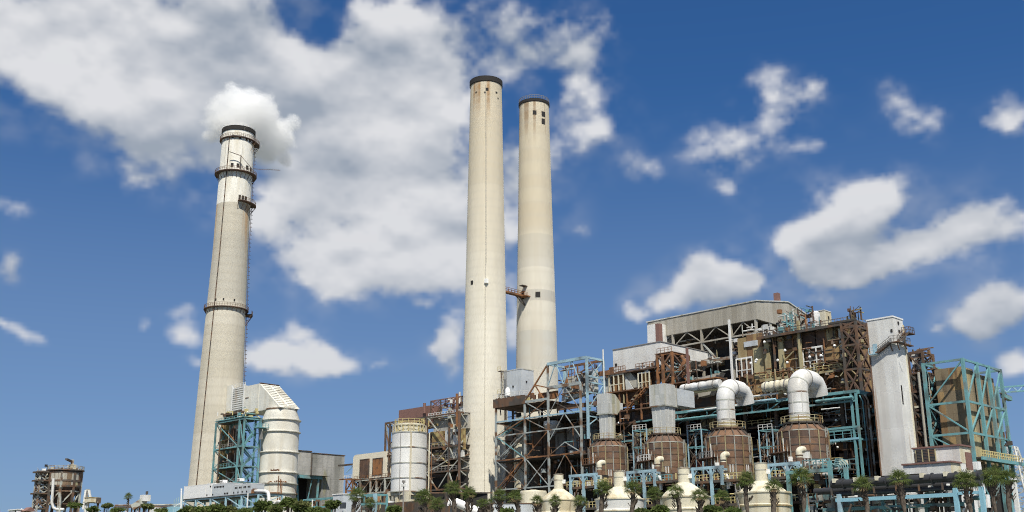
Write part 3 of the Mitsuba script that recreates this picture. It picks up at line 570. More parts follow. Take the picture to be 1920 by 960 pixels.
tw = thing('rusty_walkway', 'rusty pipe-laden walkway below the two brown doors of the cream building', 'walkway')
q = [V(x, 905, vT + 1)[0] for x in (664, 676, 695, 706, 722, 736)]; zz_ = [0, V(690, 925, vT + 1)[2], V(690, 900, vT + 1)[2]]
frame(tw, q, [vT + 1, vT + 5], zz_, 'worn_steel', cw=.45, bw=.35, br=.22, front='.//', side='X'); part(tw, 'deck', G().box(q[0], q[-1], vT + .8, vT + 5.2, zz_[-1] + .2, zz_[-1] + .35), 'rust_plate_dark')
part(tw, 'railing', railing([[q[0], vT + .9, zz_[-1] + .3], [q[-1], vT + .9, zz_[-1] + .3]], 1.1, .1, 1.6), 'rust_steel')
clutter(tw, q[0], q[-1], vT + 1, vT + 4, zz_[1], zz_[2] + .9, 36, ['rust_steel', 'dark_steel', 'worn_steel', 'rust_plate'], 12, boxes=.25, L=(1, 5)); part(tw, 'back_wall', G().box(q[0] - 1, q[-1], vT + 5.6, vT + 6, 0, zz_[2] - .5), 'dark_steel'); part(tw, 'back_panel', G().box(q[0] + 2, q[-2], vT + 5.2, vT + 5.5, zz_[1] - 4.4, zz_[1] - .4), 'grey_concrete')
part(tw, 'rusty_chute', G().hexa([[q[3], vT, zz_[1] - 4], [q[4], vT, zz_[1] - 5], [q[4], vT + 1.5, zz_[1] - 5], [q[3], vT + 1.5, zz_[1] - 4], [q[2] + 1, vT, zz_[1] - .5], [q[3] + .6, vT, zz_[1]], [q[3] + .6, vT + 1.5, zz_[1]], [q[2] + 1, vT + 1.5, zz_[1] - .5]]), 'rust_steel')
tg = thing('conveyor_bridge', 'thin dark bridge crossing the sky gap between the grey concrete building and the cream building', 'bridge')
A, B = V(646, 872, 207), V(664, 870.5, 207); part(tg, 'deck_beam', G().beam(A - [3, 0, 0], B + [1, 0, 0], .8, .5), 'dark_steel'); part(tg, 'strut', G().beam(A + [1.2, 0, -2.4], B + [0, 0, -.2], .2), 'pale_blue'); part(tg, 'railing', railing([A + [0, 0, -4.2], B + [0, 0, -4.2]], 1, .1, 1.2), 'white_rail'); part(tg, 'lower_deck', G().beam(A + [-2, 0, -4.4], B + [.5, 0, -4.4], .8, .3), 'rust_steel')

# ------------------------------------------------------------------ white silo
tsl = thing('white_silo', 'white banded cylindrical silo on a cream base left of the nearest chimney', 'silo')
SC = Y(767, 860, 270); c = SC[:2]; rs = 32.8 * mpp(SC); Zs = lambda y: Y(767, y, 270)[2]
part(tsl, 'shell', G().lathe(c, [(rs, Zs(924)), (rs, Zs(813)), (rs - .2, Zs(812)), (.05, Zs(809))], 64), 'white_paint', 25)
for y in (813, 841, 870, 898, 923): part(tsl, 'band', G().lathe(c, [(rs, Zs(y) - .12), (rs + .14, Zs(y) - .12), (rs + .14, Zs(y) + .14), (rs, Zs(y) + .14)], 64), 'worn_steel', 25)
part(tsl, 'roof_house', G().lathe(c, [(rs * .78, Zs(812)), (rs * .78, Zs(800)), (rs * .86, Zs(799)), (rs * .86, Zs(796)), (.05, Zs(794))], 16), 'cream'); part(tsl, 'top_railing', railing(ring_pts(c, rs - .15, Zs(812), 0, 2 * math.pi, 26), 1.7, .11, 1.0), 'cream')
part(tsl, 'crown_railing', railing(ring_pts(c, rs * .86, Zs(796), 0, 2 * math.pi, 16), 1.1, .1, 1.2), 'yellow_rail')
for i in range(16):
    a = i / 16 * 6.283; part(tsl, 'louvre_post', G().beam(on(c, rs * .8, a, Zs(811)), on(c, rs * .8, a, Zs(801)), .22), 'yellow_rail')
for off, r, m in ((6, .1, 'cream'), (-28, .07, 'grey_rail'), (3, .08, 'cream')): part(tsl, 'drain_pipe', G().tube(on(c, rs + .3, toward(c, off), Zs(814 if off != 3 else 800)), on(c, rs + .3, toward(c, off), Zs(950)), r, 6), m)
a = toward(c, 78); part(tsl, 'side_pipe', G().tube(on(c, rs + .7, a, Zs(812)), on(c, rs + .7, a, Zs(960)), .17, 8), 'cream'); part(tsl, 'side_pipe', G().tube(on(c, rs + 1.3, a, Zs(835)), on(c, rs + 1.3, a, Zs(960)), .1, 8), 'rust_steel')
sb = rs * .86; part(tsl, 'base_slab', G().box(c[0] - sb, c[0] + sb, c[1] - sb, c[1] + sb, Zs(930), Zs(923.5)), 'cream')
for du, dv in ((-1, -1), (1, -1), (1, 1), (-1, 1), (0, -1)): part(tsl, 'leg', G().box(c[0] + du * sb * .9 - .45, c[0] + du * sb * .9 + .45, c[1] + dv * sb * .9 - .45, c[1] + dv * sb * .9 + .45, 0, Zs(930.2)), 'cream')
part(tsl, 'base_panel', G().box(c[0] + .2, c[0] + sb * .9, c[1] - sb * .86, c[1] - sb * .8, Zs(944), Zs(930.4)), 'cream'); part(tsl, 'base_panel', G().box(c[0] + sb * .78, c[0] + sb * .84, c[1] - sb * .8, c[1] + sb * .4, Zs(944), Zs(930.4)), 'cream')
part(tsl, 'base_shadow_wall', G().box(c[0] - sb * .8, c[0] + sb * .7, c[1] + 1, c[1] + 1.4, 0, Zs(931)), 'soot_and_shade')
for s in (0, 1): part(tsl, 'brace', G().beam([c[0] - sb * .9, c[1] - sb, Zs(944) - 5 * s], [c[0], c[1] - sb, Zs(944) - 5 * (1 - s)], .3), 'cream')
part(tsl, 'discharge_hopper', G().lathe([c[0] - .4, c[1] - sb - 1.6], [(1.0, Zs(941)), (1.05, Zs(951)), (.5, Zs(960)), (.4, Zs(966))], 16), 'white_paint', 40)

# ------------------------------------------------------------------ dark boiler house left of the nearest chimney
tk = thing('small_boiler_house', 'dark weathered steel boiler house behind the white silo, left of the nearest chimney', 'industrial building')
vK = 206; UK = lambda x, y=850: V(x, y, vK)[0]; ZK = lambda y, x=790: V(x, y, vK)[2]
u0, u1 = UK(722), UK(863); lv = [0, 14, ZK(921), ZK(888), ZK(867), ZK(843), ZK(788, 760)]
part(tk, 'back_wall', G().box(u0 + 2, u1, vK + 12, vK + 12.5, 0, ZK(800)), 'dark_steel'); part(tk, 'lower_wall', G().box(UK(800), u1, vK + 2.5, vK + 3, 0, ZK(896)), 'soot_and_shade')
frame(tk, [u0, UK(730), UK(800), UK(842), u1 - .3], [vK, vK + 9], lv, 'dark_steel', 'dark_steel', 'worn_steel', cw=.5, bw=.42, br=.3, front='..V/V\\', side='X')
for y in (888, 867, 843): part(tk, 'floor_deck', G().box(UK(800) - 2, u1, vK + .3, vK + 11.5, ZK(y) + .25, ZK(y) + .4), 'deck_dark'); part(tk, 'railing', railing([[UK(802), vK - .1, ZK(y) + .3], [u1, vK - .1, ZK(y) + .3]], 1.1, .1, 1.5), 'grey_rail')
part(tk, 'drum', G().lathe([UK(836), vK + 6], [(4.2, ZK(866)), (4.2, ZK(812)), (3.2, ZK(803)), (.1, ZK(801))], 32), 'galvanised', 30)
for x0, x1, y0, y1, m in ((804, 826, 812, 840, 'yellow_lagging'), (806, 824, 851, 865, 'yellow_lagging'), (843, 855, 812, 864, 'white_paint'), (858, 864, 812, 850, 'yellow_lagging'), (828, 841, 812, 838, 'galvanised'), (846, 862, 851, 864, 'white_paint')): part(tk, 'lagging_panel', G().box(UK(x0), UK(x1), vK + 1.2, vK + 1.9, ZK(y1), ZK(y0)), m)
part(tk, 'upper_wall', G().box(UK(798), u1, vK + 3, vK + 11, ZK(811), ZK(780, 830)), 'cladding_tan'); panel_wall(tk, 'u', vK + 3, UK(798), u1, ZK(811), ZK(782, 830), 6, 2, ['cladding_tan', 'grey_concrete'], -1, .12, .1)
part(tk, 'top_walkway', G().box(UK(795), u1, vK + 1.4, vK + 3, ZK(779, 830), ZK(778, 830)), 'worn_steel'); part(tk, 'railing', railing([[UK(795), vK + 1.4, ZK(778, 830)], [u1, vK + 1.4, ZK(778, 830)]], 1.2, .11, 1.2), 'white_rail')
part(tk, 'maroon_roof_box', G().box(V(748, 770, vK + 9)[0], V(806, 770, vK + 9)[0], vK + 9, vK + 14, ZK(790), V(770, 766, vK + 9)[2]), 'maroon')
for x, y in ((796, 756), (862, 735), (850, 748)): part(tk, 'vent_stack', G().tube(V(x, 775, vK + 8), V(x, y, vK + 8), .45 if x < 860 else .3, 10), 'maroon' if x < 860 else 'galvanised')
frame(tk, [V(x, 760, vK + 7)[0] for x in (808, 826, 866)], [vK + 7, vK + 11], [ZK(778, 830), V(830, 760, vK + 7)[2], V(840, 747, vK + 7)[2]], 'dark_steel', 'maroon', cw=.3, bw=.28, br=.2, front='XX', side='X')
clutter(tk, V(825, 760, vK + 7)[0], V(866, 760, vK + 7)[0], vK + 6, vK + 9, ZK(778, 830), V(840, 746, vK + 7)[2], 40, ['dark_steel', 'maroon', 'worn_steel', 'white_rail'], 31, boxes=.35, L=(.8, 4)); part(tk, 'rusty_post', G().beam(V(857, 800, vK - 1), V(857, 738, vK - 1), .55), 'rust_steel'); part(tk, 'rusty_post', G().beam(V(860.5, 900, vK - 1), V(860.5, 770, vK - 1), .4), 'rust_plate')
clutter(tk, u0, u1, vK - .5, vK + 5, ZK(888), ZK(790), 110, ['dark_steel', 'worn_steel', 'rust_steel', 'yellow_lagging', 'dark_steel', 'cream'], 32, boxes=.2, L=(1.5, 7)); clutter(tk, u0 + 1, UK(800), vK, vK + 6, ZK(800), ZK(783), 40, ['dark_steel', 'worn_steel', 'rust_steel', 'yellow_rail'], 33, boxes=.25, L=(1, 5)); clutter(tk, u0 + 1, u1, vK + .6, vK + 2, 16, ZK(892), 26, ['dark_steel', 'deck_dark', 'worn_steel'], 34, boxes=.2)
for y in (838, 880): part(tk, 'bracket_platform', G().box(UK(716), u0, vK - .5, vK + .8, ZK(y) - .2, ZK(y)), 'worn_steel')

# ------------------------------------------------------------------ tall braced frame right of the nearest chimney
tf = thing('braced_frame', 'tall rust and pale blue braced steel frame right of the nearest chimney', 'steel frame')
vF = 204; UF = lambda x, y=800: V(x, y, vF)[0]; ZF = lambda y, x=1030: V(x, y, vF)[2]
c1, c2_, c3_, c4, c5 = UF(930, 762), UF(984, 755), UF(1027, 700), UF(1088, 720), UF(1100, 680)
zA, zB, zC = ZF(762, 930), ZF(718, 1088), ZF(683, 1027); L1, L2, L0 = ZF(779, 1027), ZF(859, 984), ZF(915, 984); L3 = ZF(812, 984)
col = lambda u, v, z, m='grey_steel', w=.47: part(tf, 'column', G().box(u - w / 2, u + w / 2, v - w / 2, v + w / 2, 0, z), m)
for u, z in ((c1, zA), (c2_, zA), (c3_, zC), (c4, zB)): col(u, vF, z)
part(tf, 'column', G().box(c5 - .27, c5 + .27, vF - .27, vF + .27, ZF(823, 1100), zC), 'pale_blue'); cr = Uu(1131, 675, c5); vR = cr[1]
for u in (c1, c2_, c3_, c4): col(u, vR, zB if u > c2_ else zA, 'dark_steel')
part(tf, 'column', G().box(c5 - .27, c5 + .27, vR - .27, vR + .27, ZF(820, 1100), zC), 'pale_blue'); part(tf, 'column', G().box(c3_ - .3, c3_ + .3, vR - .3, vR + .3, zB, zC), 'pale_blue')
bm = lambda a, b, m='grey_steel', w=.5, n='beam': part(tf, n, G().beam(a, b, w * .8, w), m)
P3 = lambda u, z, v=vF: np.array([u, v, z])
for z, m in ((L1, 'pale_blue'), (L2, 'rust_steel'), (L3, 'grey_steel'), (L0, 'grey_steel')):
    for a, b in ((c1, c2_), (c2_, c3_), (c3_, c4)): bm(P3(a, z), P3(b, z), m, .34)
    bm(P3(c4, z), P3(c4, z, vR), 'dark_steel', .42)
for a, b in ((c1, c2_), (c2_, c3_)): bm(P3(a, zA), P3(b, zA), 'grey_steel', .6)
bm(P3(c3_, zB), P3(c4, zB), 'grey_steel', .8); bm(P3(c3_, zC), P3(c5, zC), 'pale_blue', .75); bm(P3(c5, zC), P3(c5, zC, vR), 'pale_blue', .55); bm(P3(c3_, zC), P3(c3_, zC, vR), 'pale_blue', .5); bm(P3(c3_, zC, vR), P3(c5, zC, vR), 'rust_steel', .6)
for z in (zB, ZF(735, 1100), ZF(760, 1100), ZF(780, 1100), ZF(705, 1100)): bm(P3(c5, z), P3(c5, z, vR), 'pale_blue', .36)
m34, m12 = (c3_ + c4) / 2, (c1 + c2_) / 2; br = lambda a, b, m='grey_steel', w=.21: bm(a, b, m, w, 'brace')
for a, b, m in ((P3(c3_, L1), P3(m34, zB), 'grey_steel'), (P3(c4, L1), P3(m34, zB), 'grey_steel'), (P3(c3_, L3 - 3), P3(m34, L1), 'grey_steel'), (P3(c4, L3 - 3), P3(m34, L1), 'grey_steel'), (P3(c3_, L2), P3(m34, L3 - 3.5), 'grey_steel'), (P3(c4, L2), P3(m34, L3 - 3.5), 'grey_steel'),
                (P3(c1, L3), P3(c2_, L1), 'rust_steel'), (P3(c1, L1), P3(c2_, L3), 'dark_steel'), (P3(c1, L2), P3(c2_, L3), 'grey_steel'), (P3(c2_, L2), P3(c1, L3), 'teal'), (P3(c1, L0), P3(c2_, L2), 'rust_steel'), (P3(c2_, L0), P3(c1, L2), 'grey_steel'),
                (P3(c2_, zA), P3(c3_, L1), 'grey_steel'), (P3(c3_, zA), P3(c2_, L1), 'rust_steel'), (P3(c2_, L1), P3(c3_, L3), 'grey_steel'), (P3(c2_, L2), P3(c3_, L3), 'rust_steel'), (P3(c2_, L0), P3(c3_, L2), 'grey_steel'), (P3(c3_, L0), P3(c2_, L2), 'grey_steel'), (P3(c3_, L0), P3(m34, L2), 'grey_steel'), (P3(c4, L0), P3(m34, L2), 'rust_steel'), (P3(c1, 8), P3(c2_, L0), 'rust_steel'), (P3(c2_, 8), P3(c1, L0), 'rust_steel'),
                (P3(c3_, zB + .4), P3((c3_ + m34) / 2, zC), 'pale_blue'), (P3(m34, zB), P3((c3_ + m34) / 2, zC), 'pale_blue'), (P3(m34, zB + .4), P3((m34 + c4) / 2, zC), 'pale_blue'), (P3(c4, zB), P3((m34 + c4) / 2, zC), 'pale_blue'),
                (P3(c5, zB), P3(c5, zC, vR), 'pale_blue'), (P3(c5, zC), P3(c5, zB, vR), 'pale_blue'), (P3(c5, L1), P3(c5, zB, vR), 'pale_blue'), (P3(c5, zB), P3(c5, L1, vR), 'grey_steel'), (P3(c5, L1), P3(c5, L3, vR), 'grey_steel'), (P3(c5, L3), P3(c5, L1, vR), 'pale_blue')): br(a, b, m)
br(P3(c2_, zA + .3), P3(c3_, zC), 'rust_steel', .36); br(P3(UF(1003, 722), ZF(722, 1003)), P3(c3_, ZF(727, 1027)), 'rust_steel', .3); br(P3(UF(1003, 722), ZF(722, 1003)), P3(UF(1022, 752), ZF(752, 1022)), 'rust_steel', .3)
# shaded plant inside the frame
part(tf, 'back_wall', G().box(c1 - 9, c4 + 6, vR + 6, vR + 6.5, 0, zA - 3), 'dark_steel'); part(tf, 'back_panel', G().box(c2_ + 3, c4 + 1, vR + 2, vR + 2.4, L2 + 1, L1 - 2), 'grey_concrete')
for z, a, b, m in ((zA - .6, c1 - .8, c3_, 'rust_plate_dark'), (L1 - .5, c1, c4 + 3, 'deck_dark'), (L2 - .5, c1, c4 + 4, 'deck_dark'), (L0 - .5, c1, c4 + 4, 'deck_dark')): part(tf, 'floor_deck', G().box(a, b, vF + .35, vR + 5.8, z, z + .25), m)
part(tf, 'edge_girder', G().box(c1 - .8, c2_ + .3, vF - .35, vF - .15, zA - .5, zA + 1.9), 'dark_steel', label='dark stained plate girder along the deck edge'); part(tf, 'rusty_girder', G().box(c2_ + 2, c3_ + .5, vF + 3, vF + 3.4, zA + .4, zA + 2.4), 'rust_steel')
part(tf, 'rusty_girder', G().box(c3_ + 1, c5 + 2, vR - .4, vR, ZF(706, 1060), ZF(697, 1060)), 'rust_steel'); part(tf, 'rusty_girder', G().box(c3_ + 1, c5 + 2, vR - 4.4, vR - 4, ZF(765, 1060), ZF(757, 1060)), 'rust_plate')
part(tf, 'railing', railing([[c1 - .8, vF - .3, zA + 1.9], [c2_, vF - .3, zA + 1.9], [c2_, vR, zA + 1.9]], 1.2, .1, 1.6), 'white_rail')
duct = part(tf, 'grey_duct', G().hexa([[c3_ + 1, vF + 4, ZF(752)], [c5 - 1, vF + 4, ZF(740)], [c5 - 1, vR - 1, ZF(740)], [c3_ + 1, vR - 1, ZF(752)], [c3_ + 2, vF + 4, ZF(708)], [c5 - 1, vF + 4, ZF(700)], [c5 - 1, vR - 1, ZF(700)], [c3_ + 2, vR - 1, ZF(708)]]), 'galvanised'); part(duct, 'stiffener', G().beam([c3_ + 2.5, vF + 3.8, ZF(752)], [c5 - 2, vF + 3.8, ZF(703)], .6), 'grey_rail')
part(tf, 'white_cone', G().lathe([m34 - 7, vF + 3], [(.3, L1 - 5.0), (2.3, L1 - 2.2), (2.3, L1 - 1.2), (.2, L1 - 1)], 16), 'pipe_white', 30); part(tf, 'stained_drum', G().lathe([m12, vF + 4.5], [(2.3, 0), (2.3, L2 + 5), (1.6, L2 + 7), (.1, L2 + 7)], 20), 'cream', 30)
clutter(tf, c1, c4 + 2, vF + 1, vR, L0, zA - 1, 120, ['dark_steel', 'rust_steel', 'grey_steel', 'dark_steel', 'teal', 'deck_dark'], 41, boxes=.2, L=(2, 9)); clutter(tf, c3_ + 1, c5 - 1, vF + 2, vR, zA, zC - 1, 60, ['rust_steel', 'rust_plate', 'grey_steel', 'pale_blue', 'dark_steel'], 42, boxes=.2, L=(1.5, 7)); clutter(tf, c1, c2_ + 3, vF, vF + 3, zA + .3, zA + 2, 24, ['rust_steel', 'dark_steel', 'yellow_rail', 'galvanised'], 43, boxes=.4, L=(.8, 4)); clutter(tf, c1, c4, vF + 1.5, vR, 9, L0, 40, ['dark_steel', 'rust_steel', 'grey_steel'], 44)
for k in range(3):
    z0 = (L0, L2, L3)[k]; z1 = (L2, L3, L1)[k]; part(tf, 'stair_flight', stair([c1 + 1, vF + 1, z0], [c2_ - 1.5, vF + 1, z1], 1.1, [0, 1, 0]), ('rust_steel', 'grey_steel', 'teal')[k])
tq = thing('duct_casing', 'pale blue-grey corrugated duct casing beside the nearest chimney, above the frame deck', 'duct')
cq = V(977, 692, vF + 3); uq0 = V(946, 700, vF + 3)[0]; vq = Uu(1000, 700, cq[0])[1]; zq0, zq1 = zA + 2.7, cq[2]
part(tq, 'shell', G().box(uq0, cq[0], vF + 3, vq, zq0, zq1), 'cladding_blue'); panel_wall(tq, 'u', vF + 3, uq0, cq[0], zq0, zq1, 6, 1, ['cladding_blue'], -1, .1, .08, name='cladding_sheet'); panel_wall(tq, 'v', cq[0], vF + 3, vq, zq0, zq1, 5, 1, ['cladding_blue'], 1, .1, .08, name='cladding_sheet')
part(tq, 'roof', G().box(uq0 - .2, cq[0] + .2, vF + 2.8, vq + .2, zq1 + .01, zq1 + .25), 'galvanised'); part(tq, 'inspection_hatch', G().cbox([(uq0 + cq[0]) / 2 + .3, vF + 2.8, zq0 + 2.6], .5, .2, .5), 'soot_and_shade'); part(tq, 'inspection_hatch', G().cbox([cq[0] + .2, (vF + vq) / 2 + 1, zq0 + 3.8], .2, .4, .4), 'soot_and_shade')
part(tq, 'dome_lamp', G().lathe([uq0 + 2.6, vF + 1.6], [(.7, zq0), (.7, zq0 + 1.4), (.55, zq0 + 2.0), (.2, zq0 + 2.3), (.01, zq0 + 2.35)], 16), 'lamp_white', 50)
ty = thing('ladder_tower', 'yellowish caged ladder platform on the right side of the nearest chimney', 'ladder')
pa = V(938, 745, vF + 1.5)[0]; zy0, zy1 = V(940, 745, vF)[2], V(940, 692, vF)[2]; frame(ty, [pa, uq0 - .3], [vF + 2, vF + 4], [zy0, (zy0 + zy1) / 2, zy1], 'worn_steel', 'yellow_rail', cw=.22, bw=.2, br=.12, front='..', side='.')
for z in (zy0 + 1.4, zy1): part(ty, 'platform', G().box(pa - 1, uq0, vF + 1.5, vF + 4, z - .15, z), 'rust_plate_dark'); part(ty, 'railing', railing([[pa - 1, vF + 1.5, z], [uq0, vF + 1.5, z]], 1.1, .09, .9), 'yellow_rail')
for i in range(5): part(ty, 'ladder_rail', G().beam([pa + .4 + i * .42, vF + 1.8, zy0], [pa + .4 + i * .42, vF + 1.8, zy1], .1), 'grey_rail')
part(ty, 'bracket', G().beam([pa - 1, vF + 2, zy0 + 1.2], [pa - .3, vF + 2, zy0 - 4.5], .2), 'dark_steel')

# ------------------------------------------------------------------ main boiler house: decks, casing, upper works
tm = thing('boiler_house', 'huge rusty open steel boiler house with decks and pipes behind the brown vessels', 'industrial building')
vB, vW = 212, 233; UB = lambda x, y=820: V(x, y, vB)[0]; ZB = lambda y, x=1450: V(x, y, vB)[2]
b0, b1 = UB(1100), UB(1652); dz = [0, 9, ZB(920), ZB(878), ZB(836), ZB(795), ZB(757)]
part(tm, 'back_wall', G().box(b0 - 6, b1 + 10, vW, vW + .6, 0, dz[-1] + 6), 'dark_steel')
for i, z in enumerate(dz[1:]): part(tm, 'floor_deck', G().box(b0 - 2, b1 + .5, vB + .6, vW - .1, z - .2, z + .1), 'deck_dark')
ucol = list(np.linspace(b0, b1, 11))
for v, m in ((vB, 'dark_steel'), (vB + 10, 'deck_dark')):
    for u in ucol: part(tm, 'column', G().box(u - .4, u + .4, v - .4, v + .4, 0, dz[-1] - .3), m)
for z in dz[2:]:
    for i in range(10): part(tm, 'beam', G().box(ucol[i] + .42, ucol[i + 1] - .42, vB - .2, vB + .2, z - .6, z - .25), 'teal' if (i * 7 + int(z)) % 3 == 1 else 'rust_plate_dark' if i % 2 else 'dark_steel')
for k in range(2, 6):
    for i in range(10):
        if (i + k) % 3 == 0: part(tm, 'brace', G().beam([ucol[i], vB, dz[k]], [ucol[i + 1], vB, dz[k + 1]], .32), 'dark_steel')
        if (i * 3 + k) % 2 == 1: part(tm, 'railing', railing([[ucol[i], vB - .1, dz[k] + .1], [ucol[i + 1], vB - .1, dz[k] + .1]], 1.1, .1, 1.6), ('teal', 'grey_rail', 'white_rail', 'yellow_rail')[(i + k) % 4])
clutter(tm, b0, b1, vB + .3, vB + 6, dz[2], dz[-1] - .5, 330, ['dark_steel', 'rust_steel', 'deck_dark', 'teal', 'rust_plate_dark', 'worn_steel', 'rust_plate', 'casing'], 51, boxes=.3, L=(2, 10)); clutter(tm, b0, b1, vB - .2, vB + 1.5, dz[2], dz[-1] - .5, 80, ['teal', 'dark_steel', 'worn_steel', 'rust_steel', 'pale_blue'], 52, boxes=.15, L=(2, 9), r=(.06, .2))
clutter(tm, b0, b1, vB - 2.2, vB - .3, dz[2], dz[-1] + 1, 190, ['rust_steel', 'rust_plate', 'casing', 'rust_steel', 'white_rail', 'teal', 'casing_olive', 'worn_steel'], 53, boxes=.12, L=(1.5, 7), r=(.04, .12))
for i in range(46):
    p = [rnd.uniform(b0, b1), vB - .5, rnd.uniform(dz[2], dz[-1])]; part(tm, 'lamp', G().lathe(p[:2], [(.05, p[2] - .28), (.24, p[2] - .18), (.28, p[2]), (.2, p[2] + .2), (.02, p[2] + .28)], 8), 'lamp_white', 60)
for x0, x1, y, m in ((1306, 1340, 778, 'casing_olive'), (1395, 1440, 838, 'casing'), (1560, 1620, 845, 'casing_rust'), (1555, 1612, 800, 'rust_plate_dark'), (1180, 1205, 815, 'worn_steel'), (1290, 1318, 855, 'red'), (1568, 1608, 868, 'rust_plate')):
    part(tm, 'equipment_casing', G().box(UB(x0, y), UB(x1, y), vB + 1.5, vB + 5, ZB(y + 8), ZB(y - 9)), m)
# teal girder gallery across the front
tg = thing('teal_gallery', 'long teal steel pipe gallery running behind the white elbow pipes', 'steel gallery')
vG = 208; ZG = lambda y, x: V(x, y, vG)[2]; g0, g1 = V(1262, 780, vG)[0], V(1606, 735, vG)[0]; zg1, zg0 = ZG(731, 1600), ZG(751, 1600); vg2 = Uu(1612, 739, g1)[1] if True else 0
vg2 = vB + 1.5
part(tg, 'girder', G().box(g0, g1, vG - .3, vG + .3, zg1 - .6, zg1), 'teal'); part(tg, 'girder', G().box(g0 + 3, g1, vG - .25, vG + .25, zg0 - .25, zg0 + .15), 'teal'); part(tg, 'end_girder', G().box(g1 - .3, g1 + .3, vG + .3, vg2, zg1 - .85, zg1 - .02), 'teal')
part(tg, 'deck', G().box(g0, g1 - .35, vG + .32, vg2, zg1 - .5, zg1 - .3), 'deck_dark')
for x in (1605, 1596): u = V(x, 745, vG)[0]; part(tg, 'column', G().box(u - .22, u + .22, vG - .22, vG + .22, 0, zg1 - .65), 'teal')
for i, x in enumerate((1270, 1325, 1410, 1440, 1545)):
    u = V(x, 760, vG)[0]; part(tg, 'hanger', G().beam([u, vG, zg0], [u, vG, zg1 - .6], .25), 'teal'); part(tg, 'brace', G().beam([u, vG, zg0], [u + 3.2, vG, zg1 - .6], .2), 'teal' if i % 2 else 'dark_steel')
for j, (xa, xb, y, r, m) in enumerate(((1385, 1455, 757, .28, 'pale_blue'), (1320, 1390, 768, .22, 'white_rail'), (1530, 1600, 753, .35, 'teal'), (1265, 1345, 788, .3, 'teal'), (1400, 1460, 745, .2, 'white_rail'), (1540, 1575, 768, .15, 'white_rail'), (1290, 1345, 772, .2, 'pale_blue'))):
    a, b = V(xa, y, vG - .7), V(xb, y, vG - .7); b[2] = a[2]; part(tg, 'pipe', G().tube(a, b, r, 8), m, 40)
for y0, y1 in ((796, 803), (815, 822)):
    a, b = V(1552, y0, vG + 1), V(1608, y0, vG + 1); part(tg, 'lower_girder', G().box(a[0], g1, vG + .7, vG + 1.2, a[2] - 1.75, a[2] - 1.4), 'teal')
for z in (ZG(800, 1606), ZG(822, 1606)): part(tg, 'side_beam', G().box(V(1545, 800, vG)[0], g1 - .3, vG - .3, vG + .1, z - .22, z + .22), 'girder_blue' if z < ZG(810, 1606) else 'teal')
part(tg, 'railing', railing([[V(1548, 800, vG)[0], vG - .2, ZG(822, 1606) + .3], [g1, vG - .2, ZG(822, 1606) + .3]], 1.6, .12, 1.8), 'teal')
for dx, r, m in ((1.5, .16, 'rust_plate'), (2.1, .2, 'worn_steel'), (.9, .15, 'teal')): part(tg, 'riser_pipe', G().path([[g1 + dx - .6, vG + .5, zg1 - 1.2], [g1 + dx, vG + .5, zg1 - 2.4], [g1 + dx + .2, vG + .5, 0]], r, 8), m, 40)
# pale blue small stair frames between the vessels
for px, lb in ((1200, 'small pale blue stair frame between the first and second brown vessels'), (1303, 'small pale blue stair frame between the second and third brown vessels'), (1437, 'pale blue stair frame between the third and fourth brown vessels')):
    tx = thing('access_frame', lb, 'steel frame', 'access frames between the brown vessels'); us = [V(px - 13, 830, 206)[0], V(px + 13, 830, 206)[0]]
    frame(tx, us, [206, 209], [0, 10, V(px, 880, 206)[2], V(px, 838, 206)[2], V(px, 806, 206)[2]], 'pale_blue', 'teal', 'dark_steel', cw=.24, bw=.24, br=.14, front='.XX/', side='X')
    part(tx, 'railing', railing([[us[0], 205.9, V(px, 806, 206)[2]], [us[1], 205.9, V(px, 806, 206)[2]]], 1.2, .1, 1.0), 'white_rail')
# boiler casing, rusty upper front
tc = thing('boiler_casing', 'rust-streaked brown and ochre boiler casing high above the white elbow pipes', 'boiler')
vC = 222; UC = lambda x, y=660: V(x, y, vC)[0]; ZC = lambda y, x=1500: V(x, y, vC)[2]
k0, k1 = UC(1384), UC(1604); zc0, zc1 = ZC(740), ZC(624)
part(tc, 'wall', G().box(k0, k1, vC, vC + 10, zc0 - 4, zc1), 'casing')
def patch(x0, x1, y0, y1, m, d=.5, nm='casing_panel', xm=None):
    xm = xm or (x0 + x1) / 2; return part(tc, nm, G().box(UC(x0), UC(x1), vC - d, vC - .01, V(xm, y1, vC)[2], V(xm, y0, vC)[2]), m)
for a in ((1386, 1402, 634, 690, 'casing_olive', .5), (1403, 1432, 626, 668, 'casing', .4), (1414, 1436, 652, 712, 'casing_olive', .55), (1438, 1447, 640, 716, 'casing_olive', 1.2), (1464, 1474, 634, 710, 'casing_olive', 1.2), (1474, 1500, 655, 698, 'casing_rust', .45), (1474, 1500, 638, 653, 'rust_plate_dark', .6), (1501, 1507, 634, 694, 'casing_olive', 1.3), (1508, 1532, 624, 652, 'rust_plate_dark', .5), (1534, 1553, 620, 650, 'rust_plate', .4), (1552, 1574, 622, 676, 'casing_rust', .6), (1550, 1576, 650, 678, 'casing', .75), (1556, 1572, 610, 640, 'casing_olive', .9), (1576, 1590, 614, 676, 'galvanised', .3), (1448, 1463, 640, 700, 'soot_and_shade', .2), (1399, 1424, 640, 650, 'cladding_blue', .8)): patch(*a)  # the near-black panel paints the shade of a recessed bay
